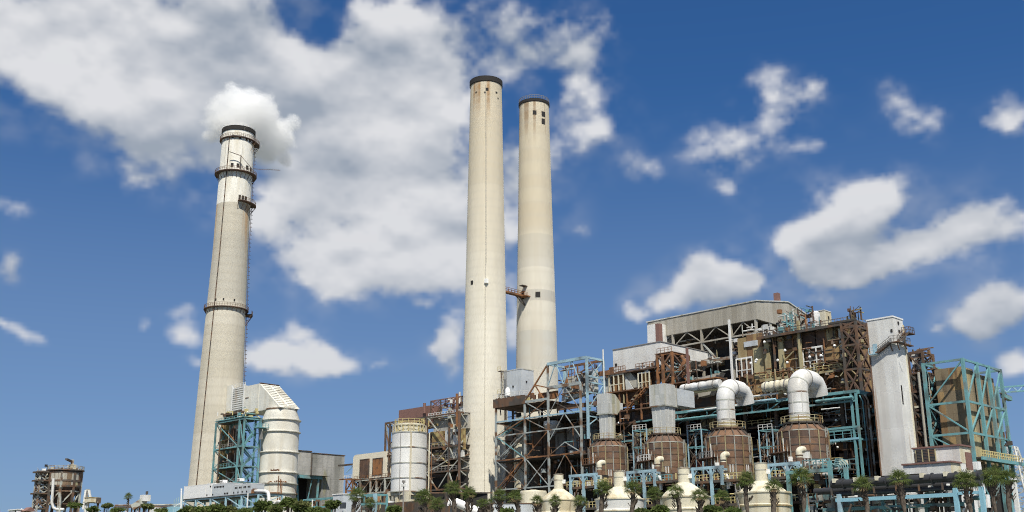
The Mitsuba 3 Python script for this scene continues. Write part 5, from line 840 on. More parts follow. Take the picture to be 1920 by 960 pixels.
# galvanised ducts on the first two
for k, (y0, y1, sz, lb) in enumerate(((736, 777, (25.5, 25.5), 'smaller galvanised sheet metal duct with chamfered back edge'), (718.5, 762.5, (27.5, 28.5), 'larger galvanised duct box with a side branch'))):
    c, r, zt, rt, cx, m = VES[k]; t = thing('galvanised_duct', lb + (' on the leftmost brown vessel' if k == 0 else ', left of the white elbow pipes'), 'duct')
    w = sz[0] * m / S2 * (.72 if k == 0 else .93); zT, zM = V(cx, y0 + 3, vS)[2], V(cx, y1, vS)[2]; wb, wt = w * .5, w * .5 * .96; h0 = w * .40
    u0_, u1_, v0_, v1_ = c[0] - wb, c[0] + wb, c[1] - wb, c[1] + wb
    part(t, 'taper', G().hexa([[c[0] - h0, c[1] - h0, zt + .3], [c[0] + h0, c[1] - h0, zt + .3], [c[0] + h0, c[1] + h0, zt + .3], [c[0] - h0, c[1] + h0, zt + .3], [c[0] - wb + .25, c[1] - wb + .25, zM], [c[0] + wb - .25, c[1] - wb + .25, zM], [c[0] + wb - .25, c[1] + wb - .25, zM], [c[0] - wb + .25, c[1] + wb - .25, zM]]), 'galvanised')
    part(t, 'upper_box', G().prism([(v0_, zM + .05), (v1_ + .2, zM + .05), (v1_ + (1.4 if k == 0 else .2), zM + (1.2 if k == 0 else .1)), (v1_ + (1.4 if k == 0 else .2), zT - 1.6), (v1_ - .4, zT), (v0_, zT)], 'u', u0_, u1_), 'galvanised')
    part(t, 'flange', G().box(u0_ - .15, u1_ + .15, v0_ - .15, v1_ + .15, zM - .12, zM + .08), 'worn_steel')
    for s, (ax, at, o) in enumerate((('u', v0_, -1), ('v', u1_, 1))): panel_wall(t, ax, at, u0_ if ax == 'u' else v0_, u1_ if ax == 'u' else v1_ - .5, zM + .15, zT - .06, 3, 2, ['galvanised'], o, .05, .05, name='sheet')
    for q in (.33, .66): part(t, 'seam', G().beam([u0_ + (u1_ - u0_) * q, v0_ + .22, zM], [c[0] - h0 + 2 * h0 * q, c[1] - h0 - .04, zt + .3], .12), 'galvanised'); part(t, 'seam', G().beam([u1_ - .22, v0_ + (v1_ - v0_) * q, zM], [c[0] + h0 + .04, c[1] - h0 + 2 * h0 * q, zt + .3], .12), 'galvanised')
    vb = vB + 3; part(t, 'back_branch', G().box(u0_ + .2, u1_ - .2, v1_ + (1.3 if k == 0 else .3), v1_ + 2.6 if k == 0 else v1_ + 3.2, zM + (1.4 if k == 0 else .3), zT - (1.8 if k == 0 else .6)), 'galvanised')
    if k: part(t, 'side_branch', G().box(u1_ - .1, Uu(1300, 740, u1_)[0] + .05, v1_ + .4, Uu(1300, 740, u1_)[1], zM + .4, zT - .7), 'cladding_blue'); part(t, 'branch', G().box(u0_ + 1, u1_ + .02, v1_ + .5, Uu(1299, 740, u1_)[1] + .5, zM + .42, zT - .75), 'cladding_blue')
# white elbow pipes on the last two
for k, (cx0, hw, ytop, ybot, pxe, lb) in ((2, (1363, 19.6, 708, 803, 1401, 'smaller white ringed elbow pipe, left of the two')), (3, (1500, 21.8, 688, 789, 1540, 'bigger white ringed elbow pipe nearest to the lift shaft'))):
    c, r, zt, rt, cx, m = VES[k]; t = thing('white_elbow_pipe', lb, 'pipe', 'white elbow pipes'); C0 = V(cx0, ybot, vS); r = hw * m * .88; ztop = V(cx0, ytop, vS)[2]
    R_b = r * 1.55; zc = ztop - r - R_b * .98; p0 = np.array([C0[0], C0[1], zt + .3]); P = [p0, [C0[0], C0[1], zc]]
    for i in range(1, 13): a = i / 12 * math.pi / 2; P.append([C0[0], C0[1] + R_b * (1 - math.cos(a)), zc + R_b * math.sin(a)])
    vend = C0[1] + R_b + r * 1.5; P.append([C0[0], vend, zc + R_b - .2]); part(t, 'shell', G().path(P, r, 40), 'pipe_white', 30)
    ringat = lambda p, d: G().path([np.array(p) - np.array(d) * .13, np.array(p) + np.array(d) * .13], r * 1.028, 40)
    zz_ = zc
    for z in (zc, zc - (zc - zt) * .33, zc - (zc - zt) * .66, zt + 1.4): part(t, 'ring', ringat([C0[0], C0[1], z], [0, 0, 1]), 'worn_steel' if z > zt + 2 else 'casing_olive', 30)
    for a in (.62, 1.4): part(t, 'ring', ringat([C0[0], C0[1] + R_b * (1 - math.cos(a)), zc + R_b * math.sin(a)], [0, math.sin(a), math.cos(a)]), 'grey_rail' if a > 1 else 'worn_steel', 30)
    part(t, 'end_branch', G().path([[C0[0], vend - .1, zc + R_b - .3], [C0[0], vend + .7, zc + R_b - .5], [C0[0], vend + 1.6, zc + R_b - 1.6], [C0[0], vend + 2.0, zc + R_b - 3.0]], [r * .98, r, r, r * .96], 28), 'pipe_white', 40); [part(t, 'seam_strap', G().beam([C0[0] + r * 1.005 * math.cos(a_), C0[1] + r * 1.005 * math.sin(a_), zt + 1.4], [C0[0] + r * 1.005 * math.cos(a_), C0[1] + r * 1.005 * math.sin(a_), zc], .12), 'cladding_alt') for a_ in (toward(C0, -35), toward(C0, 20), toward(C0, 65))]; part(t, 'base_collar', G().lathe(C0[:2], [(r, zt + .2), (r + .35, zt + .2), (r + .35, zt + .9), (r, zt + .9)], 32), 'casing_olive')
# cream bent standpipes
for k, (x0, y0, x1, y1, r) in enumerate(((1124, 896, 1138, 862, 5.2), (1233, 889, 1249, 855, 5.6), (1357, 884, 1373, 846, 5.6), (1500, 876, 1515, 836, 6.2))):
    t = thing('standpipe', 'cream bent standpipe in front of the %s' % ('leftmost brown vessel', 'brown vessel under the larger galvanised duct', 'brown vessel under the smaller white elbow pipe', 'brown vessel with bare metal patches')[k], 'pipe', 'cream standpipes')
    A = V(x0, y0, 186.8); m = mpp(A); r *= m; zt = V(x0, y1, 186.8)[2]; Rb = r * 1.0; P = [[A[0], A[1], 0], [A[0], A[1], zt - r - Rb]] + [[A[0] + Rb * .5 * (1 - math.cos(a)), A[1] + Rb * (1 - math.cos(a)), zt - r - Rb + Rb * math.sin(a)] for a in np.linspace(.2, math.pi / 2, 8)] + [[A[0] + Rb * .6, A[1] + Rb * 1.9, zt - r]]
    part(t, 'pipe_shell', G().path(P, r, 16), 'cream', 30); part(t, 'rust_collar', G().lathe(A[:2], [(r, zt - 3.4), (r * 1.06, zt - 3.4), (r * 1.06, zt - 2.2), (r, zt - 2.2)], 16), 'rust_plate', 30); part(t, 'clamp', G().lathe(A[:2], [(r, zt - 1.9), (r * 1.15, zt - 1.9), (r * 1.15, zt - 1.7), (r, zt - 1.7)], 16), 'dark_steel')

# ------------------------------------------------------------------ cream domed tanks in front
vO = 172
OL = ['cream domed tank with a neck behind the small palms right of the nearest chimney', 'cream domed tank with a neck in front of the leftmost brown vessel', 'cream domed tank with a neck between the pale blue portals, below the larger galvanised duct', 'cream domed tank with the tallest neck, below the white elbow pipes']
for k, (cx, n0, n1, yn0, yn1, hwd, yd, hwb) in enumerate(((1048, 1040, 1058, 889, 917, 34, 938, 37), (1162, 1152, 1172, 883, 913, 42, 936, 47), (1284, 1274, 1296, 877, 905, 44, 932, 48), (1430, 1416, 1440, 868, 902, 46, 924, 52))):
    t = thing('domed_tank', OL[k], 'tank', 'cream domed tanks'); C = V(cx, yd, vO); m = mpp(C); c = C[:2]; Zo = lambda y: V(cx, y, vO)[2]; rn = (n1 - n0) / 2 * m; rd = hwd * m; rb = hwb * m; zs, zn = Zo(yd), Zo(yn1)
    dome = [(rd - (rd - rn) * (1 - math.cos(a)) ** 1.0 * 1.0, zs + (zn - zs) * math.sin(a)) for a in np.linspace(0, math.pi / 2, 10)]
    dome = [(rd + (rn * 1.02 - rd) * f, zs + (zn - zs) * (f ** .76)) for f in np.linspace(0, 1, 8)]
    part(t, 'dome', G().lathe(c, dome, 48), 'cream', 30); part(t, 'neck', G().lathe(c, [(rn, zn - .3), (rn, Zo(yn0)), (rn - .25, Zo(yn0)), (rn - .25, Zo(yn0) - 2), (.01, Zo(yn0) - 2)], 32), 'cream', 30)
    for z in (Zo(yn0) - .05, Zo(yn0) - 1.2): part(t, 'neck_band', G().lathe(c, [(rn, z - .12), (rn + .07, z - .12), (rn + .07, z), (rn, z)], 32), 'worn_steel')
    prof = [(rb * .98, 0)]; zz_ = zs; st = 2.3 if k else 2.6
    while zz_ > 2: prof.insert(1, (rb * .985, zz_ - .12)); prof.insert(1, (rb * .93, zz_ - st + .25)); zz_ -= st
    prof = [(rb * .95, 0)] + [x for x in prof[1:]]; prof.sort(key=lambda q: q[1]); part(t, 'shell', G().lathe(c, prof + [(rd, zs)], 48), 'cream' if k != 1 else 'white_paint', 30)
    for i in range(3): part(t, 'rim_band', G().lathe(c, [(rb * .98, zs - .2 - st * i), (rb * 1.015, zs - .2 - st * i), (rb * 1.015, zs + .05 - st * i), (rb * .97, zs + .05 - st * i)], 48), 'casing_olive' if k == 3 and i else 'cream', 30)
    part(t, 'valve', G().cbox(on(c, rn + .25, toward(c, 60), Zo(yn0) - 1.6), .5, .5, .8), 'lamp_white')
    for i in range(12): a = i / 12 * 6.283; part(t, 'dome_seam', G().beam(on(c, rd + .02, a, zs + .05), on(c, rn + .04, a, zn + .03), .07), 'cream')
    if k in (0, 3):
        s = 1 if k == 0 else -1; A = on(c, rb + .4, toward(c, 40 * s), zs - 6); B = on(c, rb * .9, toward(c, 78 * s), zs + .6); part(t, 'spiral_stair', stair(A, B, .8, [S2, S2, 0]), 'grey_rail')
t = thing('flat_tank', 'low flat cream tank left of the first domed tank', 'tank'); C = V(1000, 925, 176); m = mpp(C); part(t, 'shell', G().lathe(C[:2], [(26 * m, 0), (26 * m, C[2]), (24 * m, C[2] + .5), (.05, C[2] + .8)], 36), 'cream', 30)
t = thing('grey_wall', 'plain grey wall behind the palms at the foot of the nearest chimney', 'wall'); A, B = Y(925, 945, 170), Y(1002, 945, 170); g = G(); part(t, 'wall_slab', G().beam(A * [1, 1, 0] + [0, 0, A[2] / 2], B * [1, 1, 0] + [0, 0, A[2] / 2], .5, A[2]), 'cladding_blue'); part(t, 'coping', G().beam(A + [0, 0, .06], B * [1, 1, 0] + [0, 0, A[2] + .06], .7, .12), 'dark_steel')
# pale blue portals with yellow rails
vQ = 181
PL_ = ['leftmost pale blue portal frame with yellow railings', 'pale blue portal frame in front of the second brown vessel', 'pale blue portal frame with yellow railings below the smaller white elbow pipe', 'pale blue portal frame with knee braces left of the teal pipe platform']
for k, (xs, yt, yr, m) in enumerate((((1070, 1094, 1117), 891, 908, 'pale_blue'), ((1177, 1207, 1227), 884, 900, 'pale_blue'), ((1299, 1333, 1353), 877, 897, 'pale_blue'), ((1441, 1476, 1496), 870, 889, 'pale_blue'))):
    t = thing('portal_frame', PL_[k], 'steel frame', 'pale blue portal frames'); us = [V(x, yt, vQ)[0] for x in xs]; zt = V(xs[1], yt, vQ)[2]; zr = V(xs[1], yr + 4, vQ)[2]
    for i, u in enumerate(us): part(t, 'column', G().box(u - .26, u + .26, vQ - .26, vQ + .26, 0 if (i < 2) else zr - 1, zt - .3), m)
    part(t, 'column', G().box(us[1] - .2, us[1] + .2, vQ + 5, vQ + 5.4, 0, zt - .3), 'teal')
    part(t, 'beam', G().box(us[0] - .4, us[2] + .4, vQ - .2, vQ + .2, zt - .28, zt + .3), m); part(t, 'beam', G().beam([us[1], vQ + .25, zt], [us[1], vQ + 5.4, zt], .4), m)
    for i in (0, 1, 2):
        for s in (-1, 1):
            if 0 <= i + s < 3: part(t, 'knee_brace', G().beam([us[i] + s * .1, vQ, zt - 1.6], [us[i] + s * 1.1, vQ, zt - .25], .22), m)
    lo_z = zr
    for j in range(4):
        z = zr - j * 4.6; part(t, 'deck', G().box(us[0] - 1.5, us[2] + 4.5, vQ + .3, vQ + 6, z - .25, z), 'deck_dark'); part(t, 'edge_beam', G().box(us[0] - 1.5, us[2] + 4.5, vQ + .05, vQ + .28, z - .45, z + .05), 'pale_blue' if j == 2 else 'dark_steel'); part(t, 'railing', railing([[us[0] - 1.3, vQ + .15, z], [us[2] + 4.3, vQ + .15, z]], 1.2, .12, .9), ('yellow_rail', 'yellow_rail', 'pale_blue', 'yellow_rail')[j] if k != 1 or j else 'teal')
        part(t, 'brace', G().beam([us[0], vQ, z - 4.4], [(us[0] + us[1]) / 2, vQ, z - .5], .2), m if j else 'dark_steel')
    part(t, 'back_screen', G().box(us[0] - 2, us[2] + 5, vQ + 6.2, vQ + 6.5, 0, zr - .4), 'soot_and_shade')  # near-black sheet painting the deep shade behind the open portal
    clutter(t, us[0] - 1, us[2] + 4, vQ + .5, vQ + 5, zr - 12, zr + 1.6, 46, ['white_rail', 'rust_steel', 'maroon', 'worn_steel', 'yellow_rail', 'dark_steel', 'teal', 'cream'], 90 + k, boxes=.35, L=(.8, 4))
    q = V(xs[2] + 12, yr, vQ + 1); part(t, 'hooked_vent', G().path([q + [0, 0, -2], q, q + [-.3, 0, .6], q + [-1.0, 0, .8], q + [-1.5, 0, .3]], .35, 10), 'pipe_white', 40)
# bright teal pipe platform
t = thing('pipe_platform', 'bright teal railed platform with looped pipes in front of the rightmost brown vessel', 'platform'); vX = 176; us = [V(x, 885, vX)[0] for x in (1474, 1506, 1557)]; z1, z0 = V(1520, 883, vX)[2], V(1557, 868, vX)[2]
part(t, 'deck_beam', G().box(us[0], us[2] + .3, vX - .3, vX + .3, z1 - .35, z1 + .25), 'teal'); part(t, 'deck', G().box(us[0], us[2] + 3, vX + .3, vX + 4, z1 - .1, z1 + .1), 'deck_dark')
for u, z in ((us[0] + .4, z1 - .4), (us[2], z0 + .4), (us[2] + 3, z1 + .2), (us[1], z1 - .4)): part(t, 'column', G().box(u - .32, u + .32, vX - .33, vX + .29, 0, z), 'teal')
part(t, 'railing', railing([[us[1], vX, z1 + .2], [us[2], vX, z1 + .2]], 1.7, .16, 1.2), 'teal'); part(t, 'railing', railing([[us[1], vX + 3.8, z1 + .2], [us[2] + 3, vX + 3.8, z1 + .2]], 1.7, .14, 1.2), 'teal')
for i in range(5): r = .6 + .32 * i; part(t, 'loop_pipe', G().path([[us[2] + .2, vX + .3 + .2 * i, z1 + 1.4 - r * .6]] + [[us[2] + 1.0 + r * math.sin(a), vX + .3 + .2 * i, z1 + .1 + r * math.cos(a)] for a in np.linspace(-.2, 2.6, 9)], .11, 6), 'teal', 40)
clutter(t, us[1], us[2] + 2, vX + .4, vX + 3, z1 + .2, z1 + 1.8, 26, ['pipe_white', 'teal', 'worn_steel', 'cream'], 97, boxes=.3, L=(.6, 3)); clutter(t, us[0], us[2] + 5, vX + .4, vX + 5, z1 - 8, z1 - .5, 46, ['black', 'dark_steel', 'worn_steel', 'teal', 'white_rail'], 98, boxes=.25, L=(1, 5))
part(t, 'back_screen', G().box(us[0] - 3, V(1660, 880, vX)[0], vX + 14, vX + 14.4, 0, z1 - .5), 'soot_and_shade')  # black backing stands in for the shade under the platform

# ------------------------------------------------------------------ tan boiler with teal frame, right
tb = thing('teal_framed_boiler', 'tan boiler casing inside a large teal steel frame at the right end of the plant', 'boiler')
vR0 = 213; cR = V(1804.5, 673.5, vR0); uR = cR[0]; zR = cR[2]; uR0 = V(1731, 684, vR0)[0]; vR3 = Uu(1876, 703, uR)[1]
rv = [vR0] + [Uu(x, y, uR)[1] for x, y in ((1831, 685), (1853, 694))] + [vR3]; rz = [0, V(1830, 858, vR0)[2], V(1822, 811, vR0)[2], V(1814, 752, vR0)[2], zR]
frame(tb, [uR0, uR], rv, rz, 'teal', 'teal', 'teal', cw=.6, bw=.44, br=.28, front='.\\\\/', side='..//')
zc_ = rz[1]
part(tb, 'casing', G().box(uR0 + 1.4, uR - 1.2, vR0 + 2, rv[1] + .6, rz[1] - 12, zR - 1.0), 'tan_casing'); part(tb, 'rear_casing', G().box(uR0 + 2.4, uR - 1.4, rv[1] + 1.4, vR3 - .8, rz[1] - 12, zR - 1.6), 'tan_casing')
panel_wall(tb, 'u', vR0 + 2, uR0 + 1.4, uR - 1.2, rz[1], zR - 1.1, 4, 4, ['tan_casing', 'tan_casing', 'casing'], -1, .1, .1, name='casing_panel'); panel_wall(tb, 'v', uR - 1.2, vR0 + 2, rv[1] + .6, rz[1], zR - 1.1, 3, 4, ['tan_casing', 'casing_olive'], 1, .1, .1, name='casing_panel'); panel_wall(tb, 'v', uR - 1.4, rv[1] + 1.5, vR3 - .8, rz[1], zR - 1.7, 4, 4, ['tan_casing'], 1, .1, .1, name='casing_panel')
part(tb, 'left_casing', G().box(uR0 - 5, uR0 + 1.9, vR0 + 5, vR0 + 12, rz[1] - 6, zR - 2.5), 'galvanised'); part(tb, 'left_casing_panel', G().box(uR0 - 1, uR0 + 1.4, vR0 + 4.6, vR0 + 5, rz[3], zR - 2.6), 'casing')
part(tb, 'dark_void', G().box(uR0 + 1, uR - .8, vR0 + 2, vR3 - 1, 0, rz[1] - 2), 'soot_and_shade'); part(tb, 'gallery_deck', G().box(uR - 1, uR + 1.5, vR0, vR3 + 1.5, rz[1] - .2, rz[1] + .1), 'deck_dark'); part(tb, 'gallery_edge', G().box(uR + 1.5, uR + 1.8, vR0 - .5, vR3 + 1.8, rz[1] - .5, rz[1] + .15), 'teal'); part(tb, 'railing', railing([[uR + 1.4, vR0, rz[1] + .1], [uR + 1.4, vR3, rz[1] + .1]], 1.3, .16, 1.1), 'yellow_rail')
for a, b in (((vR0, rz[1] - 3), (rv[1], rz[1] - 9)), ((rv[1], rz[1] - 9), (rv[2], rz[1] - 2)), ((rv[2], rz[1] - 2), (vR3, rz[1] - 9))): part(tb, 'brace', G().beam([uR, a[0], a[1]], [uR, b[0], b[1]], .45), 'teal')
clutter(tb, uR0 - 5, uR0 + 1, vR0 + 1, vR0 + 5, rz[1], zR + 4, 70, ['dark_steel', 'rust_plate_dark', 'deck_dark', 'casing', 'worn_steel'], 101, boxes=.2, L=(1.5, 7)); part(tb, 'corner_bracket', G().beam([uR, vR3, rz[3] + 3], [uR + .2, vR3 + 3, rz[3] + 2.6], .9), 'teal'); clutter(tb, uR - .4, uR + .6, vR3 - 1.5, vR3 + 2.2, rz[3] + 1.8, rz[3] + 4, 8, ['teal', 'dark_steel'], 102, L=(.6, 2)); clutter(tb, uR - .4, uR + .6, vR3 - 2.5, vR3 + .6, rz[2] - 1.4, rz[2] + 1.6, 8, ['teal', 'dark_steel'], 103, L=(.6, 2))
t = thing('dark_stair_frame', 'dark steel frame with stairs between the lift shaft and the teal framed boiler', 'steel frame'); us = [V(1702, 660, 214)[0], V(1729, 660, 214)[0]]; zz_ = [0, 26] + [V(1715, y, 214)[2] for y in (840, 805, 770, 735, 700, 662)]
frame(t, us, [214, 219], zz_, 'dark_steel', 'rust_plate_dark', 'dark_steel', cw=.42, bw=.4, br=.3, front='./\\', side='X')
for i in range(2, 7): part(t, 'stair_flight', stair([us[0] + .5, 214.8, zz_[i]], [us[1] - .5, 214.8, zz_[i + 1]], 1.1, [0, 1, 0]), 'rust_plate_dark')
part(t, 'white_cabinet', G().cbox(V(1722, 678, 216), 2.0, 1.5, 3.4), 'cladding'); clutter(t, us[0] - 1.5, us[1], 214, 217, rz[1], zz_[-1] - 3, 60, ['dark_steel', 'rust_plate', 'worn_steel', 'casing', 'cream'], 104, boxes=.2, L=(1, 5)); part(t, 'cream_riser', G().tube([us[1] - 1, 213.5, 20], [us[1] - 1, 213.5, zz_[-2]], .35, 10), 'cladding_tan', 40)
part(t, 'grey_back_wall', G().box(us[0] - 3, us[1] + 2, 222, 222.4, 10, zz_[-1] - 5), 'cladding_tan')
# low pale annexes below
def annex(label, px0, pxc, pxr, yt, yb, v, bulk=8, m='cladding'):
    t = thing('annex', label, 'building'); c = V(pxc, yt, v); u0 = V(px0, yt + 2, v)[0]; v2 = Uu(pxr, yt + 4, c[0])[1]; z0 = V(pxc, yb, v)[2]
    part(t, 'wall', G().box(u0, c[0], v, max(v2, v + 2), 0, c[2]), m); panel_wall(t, 'u', v, u0, c[0], z0, c[2] - .05, max(3, int((c[0] - u0) / 1.1)), 1, [m], -1, .06, .05, name='cladding_sheet'); panel_wall(t, 'v', c[0], v, v2, z0, c[2] - .05, 3, 1, ['cream' if m == 'cladding' else m], 1, .06, .05, name='cladding_sheet'); part(t, 'roof', G().box(u0 - .2, c[0] + .35, v - .35, v2 + .2, c[2] + .01, c[2] + .3), 'maroon'); return t, u0, c, v2
t, u0, c, v2 = annex('pale annex with a big dark louvred window at the foot of the lift shaft', 1712, 1798, 1818, 836, 868, 199)
w0, w1 = V(1719, 860, 199)[0], V(1756, 860, 199)[0]; zw0, zw1 = V(1738, 866, 199)[2], V(1738, 843, 199)[2]; k = part(t, 'window', G().box(w0, w1, 198.8, 198.92, zw0, zw1), 'glass_dark')
for i in range(4): part(k, 'mullion', G().box(w0 + (w1 - w0) * i / 3 - .09, w0 + (w1 - w0) * i / 3 + .09, 198.66, 198.8, zw0, zw1), 'casing_olive')
for i in range(9): part(k, 'louvre_slat', G().box(w0 + .1, w1 - .1, 198.7, 198.79, zw0 + (zw1 - zw0) * i / 8 - .05, zw0 + (zw1 - zw0) * i / 8 + .05), 'dark_steel')
part(t, 'brown_door', G().box(c[0] + .08, c[0] + .3, v2 - 2.6, v2 - .2, 0, c[2] - 1.0), 'maroon'); part(t, 'pipe', G().tube([u0 + .4, 198.6, zw0], [u0 + .4, 198.6, zw1 - .6], .2, 8), 'dark_steel')
t2_, u0, c, v2 = annex('lower pale annex with a brown roof edge in front of the louvred window annex', 1693, 1782, 1800, 867, 892, 194)
t = thing('white_shed', 'off-white shed wall below the dark pipe rack', 'building'); A = V(1700, 905, 160); part(t, 'wall', G().box(V(1700, 930, 160)[0], V(1800, 930, 160)[0], 160, 166, 0, A[2]), 'white_paint'); part(t, 'roof', G().box(V(1698, 930, 160)[0], V(1802, 930, 160)[0], 159.7, 166.3, A[2] + .01, A[2] + .2), 'dark_steel')
for i in range(9): part(t, 'wall_panel', G().box(V(1700, 930, 160)[0] + .9 * i + .03, V(1700, 930, 160)[0] + .9 * i + .87, 159.93, 160, 0, A[2] - .1), 'white_paint')
for i, (x, y, w, h) in enumerate(((1832, 874, 8, 16), (1838, 915, 10, 20), (1845, 940, 14, 24))):
    t = thing('white_cabinet', ('small white cabinet above the right end of the dark pipe rack', 'white cabinet beside the right-hand column of the pipe rack', 'white cabinet low behind the palm at the right end of the pipe rack')[i], 'cabinet'); p = V(x, y, 158); m = mpp(p); part(t, 'casing', G().cbox(p, w * m * 1.3, 1, h * m), 'white_clean'); part(t, 'door', G().cbox(p - [.1, .55, 0], w * m * .8, .08, h * m * .8), 'white_rail'); part(t, 'post', G().beam(p - [0, 0, h * m / 2], p * [1, 1, 0], .3), 'dark_steel')

# ------------------------------------------------------------------ pipe rack, lower right
t = thing('pipe_rack', 'dark pipe rack on pale blue columns and girder, lower right, in front of the annexes', 'pipe rack')
vA = 150; UA = lambda x, y=905: V(x, y, vA)[0]; ZA = lambda y, x=1700: V(x, y, vA)[2]; a0, a1 = UA(1560), UA(1842); zp = ZA(900)
part(t, 'main_pipe', G().tube([a0, vA, zp], [a1, vA, zp], .62, 20), 'black', 40); part(t, 'main_pipe', G().tube([a0 - 4, vA + 1.8, ZA(911)], [a1 - 1, vA + 1.8, ZA(911)], .5, 16), 'black', 40); part(t, 'main_pipe', G().tube([a0, vA + .6, ZA(919)], [a1 - 3, vA + .6, ZA(919)], .28, 12), 'black', 40)
for i in range(7):
    u = a0 + (a1 - a0) * (i + .2) / 6.6; part(t, 'pipe_saddle', G().box(u - .24, u + .24, vA - .75, vA + .3, zp + .15, zp + .78), 'cream'); part(t, 'pipe_hanger', G().beam([u - .7, vA - .3, zp - .7], [u - .7, vA - .3, ZA(922)], .22), 'dark_steel'); part(t, 'flange', G().path([[u + 1.2, vA, zp], [u + 1.35, vA, zp]], .8, 16), 'black')
    if i % 2: part(t, 'lamp', G().cbox([u + .3, vA - .7, zp - 1.0], .34, .3, .24), 'lamp_white')
zg_ = ZA(932); part(t, 'girder', G().box(a0 + .5, UA(1790), vA - .35, vA + .1, zg_ - .26, zg_ + .26), 'girder_blue'); part(t, 'girder', G().box(UA(1790) + .4, UA(1842), vA - .3, vA + .1, zg_ - .05, zg_ + .35), 'girder_blue'); part(t, 'girder', G().box(a0 - 3, UA(1790), vA + 2, vA + 2.4, ZA(948) - .25, ZA(948) + .25), 'teal')
for x, m in ((1574, 'pale_blue'), (1793, 'girder_blue'), (1842, 'girder_blue')): u = UA(x, 930); part(t, 'column', G().box(u - .28, u + .28, vA - .36, vA + .2, 0, zg_ + .9), m); part(t, 'knee_brace', G().beam([u, vA - .1, zg_ - 4.6], [u + 1.9, vA - .1, zg_ - .6], .26), 'dark_steel')
for i in range(16):
    u = a0 - 5 + (a1 - a0 + 2) * i / 15; part(t, 'riser_pipe', G().path([[u, vA + 3, 0], [u, vA + 3, ZA(940) + (i % 3) * .5], [u + .5, vA + 3, ZA(937) + (i % 3) * .5], [u + 1.9, vA + 3, ZA(937) + (i % 3) * .5]], .16 + .06 * (i % 4), 8), ('black', 'dark_steel', 'worn_steel', 'teal')[i % 4], 40)
for i in range(4): u = UA(1722 + 8 * i); part(t, 'bent_pipe', G().path([[u - 1.6, vA + 2.6, ZA(920)], [u - .2, vA + 2.6, ZA(919)], [u + .5, vA + 2.6, ZA(924)], [u + .6, vA + 2.6, 0]], .2, 8), 'dark_steel', 40)
for x0, w in ((1526, .55), (1538, .5), (1560, .42)): u = UA(x0, 930); part(t, 'black_riser', G().path([[u, vA + 6, 0], [u, vA + 6, ZA(910, x0)], [u + .3, vA + 6, ZA(906, x0)], [u + 1.6, vA + 6, ZA(903, x0)]], w, 14), 'black', 40)
clutter(t, a0 - 5, UA(1790), vA + .6, vA + 6, ZA(960), ZA(915), 130, ['dark_steel', 'black', 'teal', 'white_rail', 'dark_steel', 'worn_steel'], 111, boxes=.25, L=(.8, 4), r=(.05, .16)); part(t, 'back_screen', G().box(a0 - 6, UA(1700), vA + 13, vA + 13.4, 0, ZA(912)), 'soot_and_shade')  # black backing stands in for the shade behind the rack
t = thing('lamp_mast', 'tall grey-white mast at the lower right edge in front of the palms', 'post'); A = V(1900, 898, 150); part(t, 'mast', G().beam(A, V(1912, 960, 150) * [1, 1, 0] + [0, 0, 0], .5), 'white_rail'); part(t, 'cap', G().cbox(A, .7, .7, .4), 'white_clean')
t = thing('crane_jib', 'pale teal lattice jib reaching out of frame at the right, behind the teal framed boiler', 'crane'); A, B = Y(1868, 737, 262), Y(1990, 727, 262)
d_ = (B - A); n = 12
for o in ((0, 0, 0), (0, 0, 1.3)): part(t, 'chord', G().beam(A + o, B + o, .34), 'teal')
for i in range(n): part(t, 'lacing', G().beam(A + d_ * i / n + [0, 0, 1.3 * (i % 2)], A + d_ * (i + 1) / n + [0, 0, 1.3 * ((i + 1) % 2)], .18), 'pale_blue')
part(t, 'mast', G().beam(A * [1, 1, 0], A + [0, 0, 1.6], 1.0), 'teal')
t = thing('power_pylon', 'grey lattice power pylon at the right edge of the picture', 'pylon'); p = world(Y(1905, 900, 420)); C = plant(p); zt = Y(1905, 838, 420)[2]; w0 = 8.5
def leg(s1, s2, z): f = 1 - z / zt * .82; return np.array([C[0] + s1 * w0 * f, C[1] + s2 * w0 * f, z])
lv = list(np.linspace(0, zt, 12))
for s1, s2 in ((-1, -1), (1, -1), (1, 1), (-1, 1)): part(t, 'leg', G().beam(leg(s1, s2, 0), leg(s1, s2, zt), .5), 'galvanised')
for a, b in zip(lv[:-1], lv[1:]):
    for (p1, p2) in (((-1, -1), (1, -1)), ((1, -1), (1, 1)), ((1, 1), (-1, 1)), ((-1, 1), (-1, -1))): part(t, 'brace', G().beam(leg(*p1, a), leg(*p2, b), .28), 'galvanised'); part(t, 'brace', G().beam(leg(*p2, a), leg(*p1, b), .28), 'galvanised'); part(t, 'strut', G().beam(leg(*p1, b), leg(*p2, b), .26), 'galvanised')
for z in (zt * .75, zt * .9): part(t, 'cross_arm', G().beam([C[0] - 12, C[1] - 12, z], [C[0] + 12, C[1] + 12, z], .9), 'galvanised')

# ------------------------------------------------------------------ far left: bunker tower and small works
t = thing('bunker_tower', 'old rust-streaked bunker tank on a steel trestle with a stair scaffold at the far left', 'tower')
D0 = 450; Zl = lambda y, x=121: Y(x, y, D0)[2]; C = Y(121, 900, D0); m = mpp(C); c = C[:2]; r = 30 * m
part(t, 'tank_shell', G().lathe(c, [(r, Zl(913)), (r, Zl(886)), (.1, Zl(885))], 40), 'rust_plate_ochre', 25); part(t, 'hopper_cone', G().lathe(c, [(r * .25, Zl(955)), (r * .98, Zl(913))], 40), 'rust_plate_dark', 25)
for i in range(24):
    a = i / 24 * 6.283
    for z0, z1 in ((Zl(912.5), Zl(904)), (Zl(901), Zl(888))): part(t, 'plate', G().lathe(c, [(r, z0), (r * 1.012, z0), (r * 1.012, z1), (r, z1)], 3, a + .012, a + .25), ('rust_plate_ochre', 'cladding_tan', 'cladding_tan_alt', 'casing_olive')[rnd.randrange(4)])
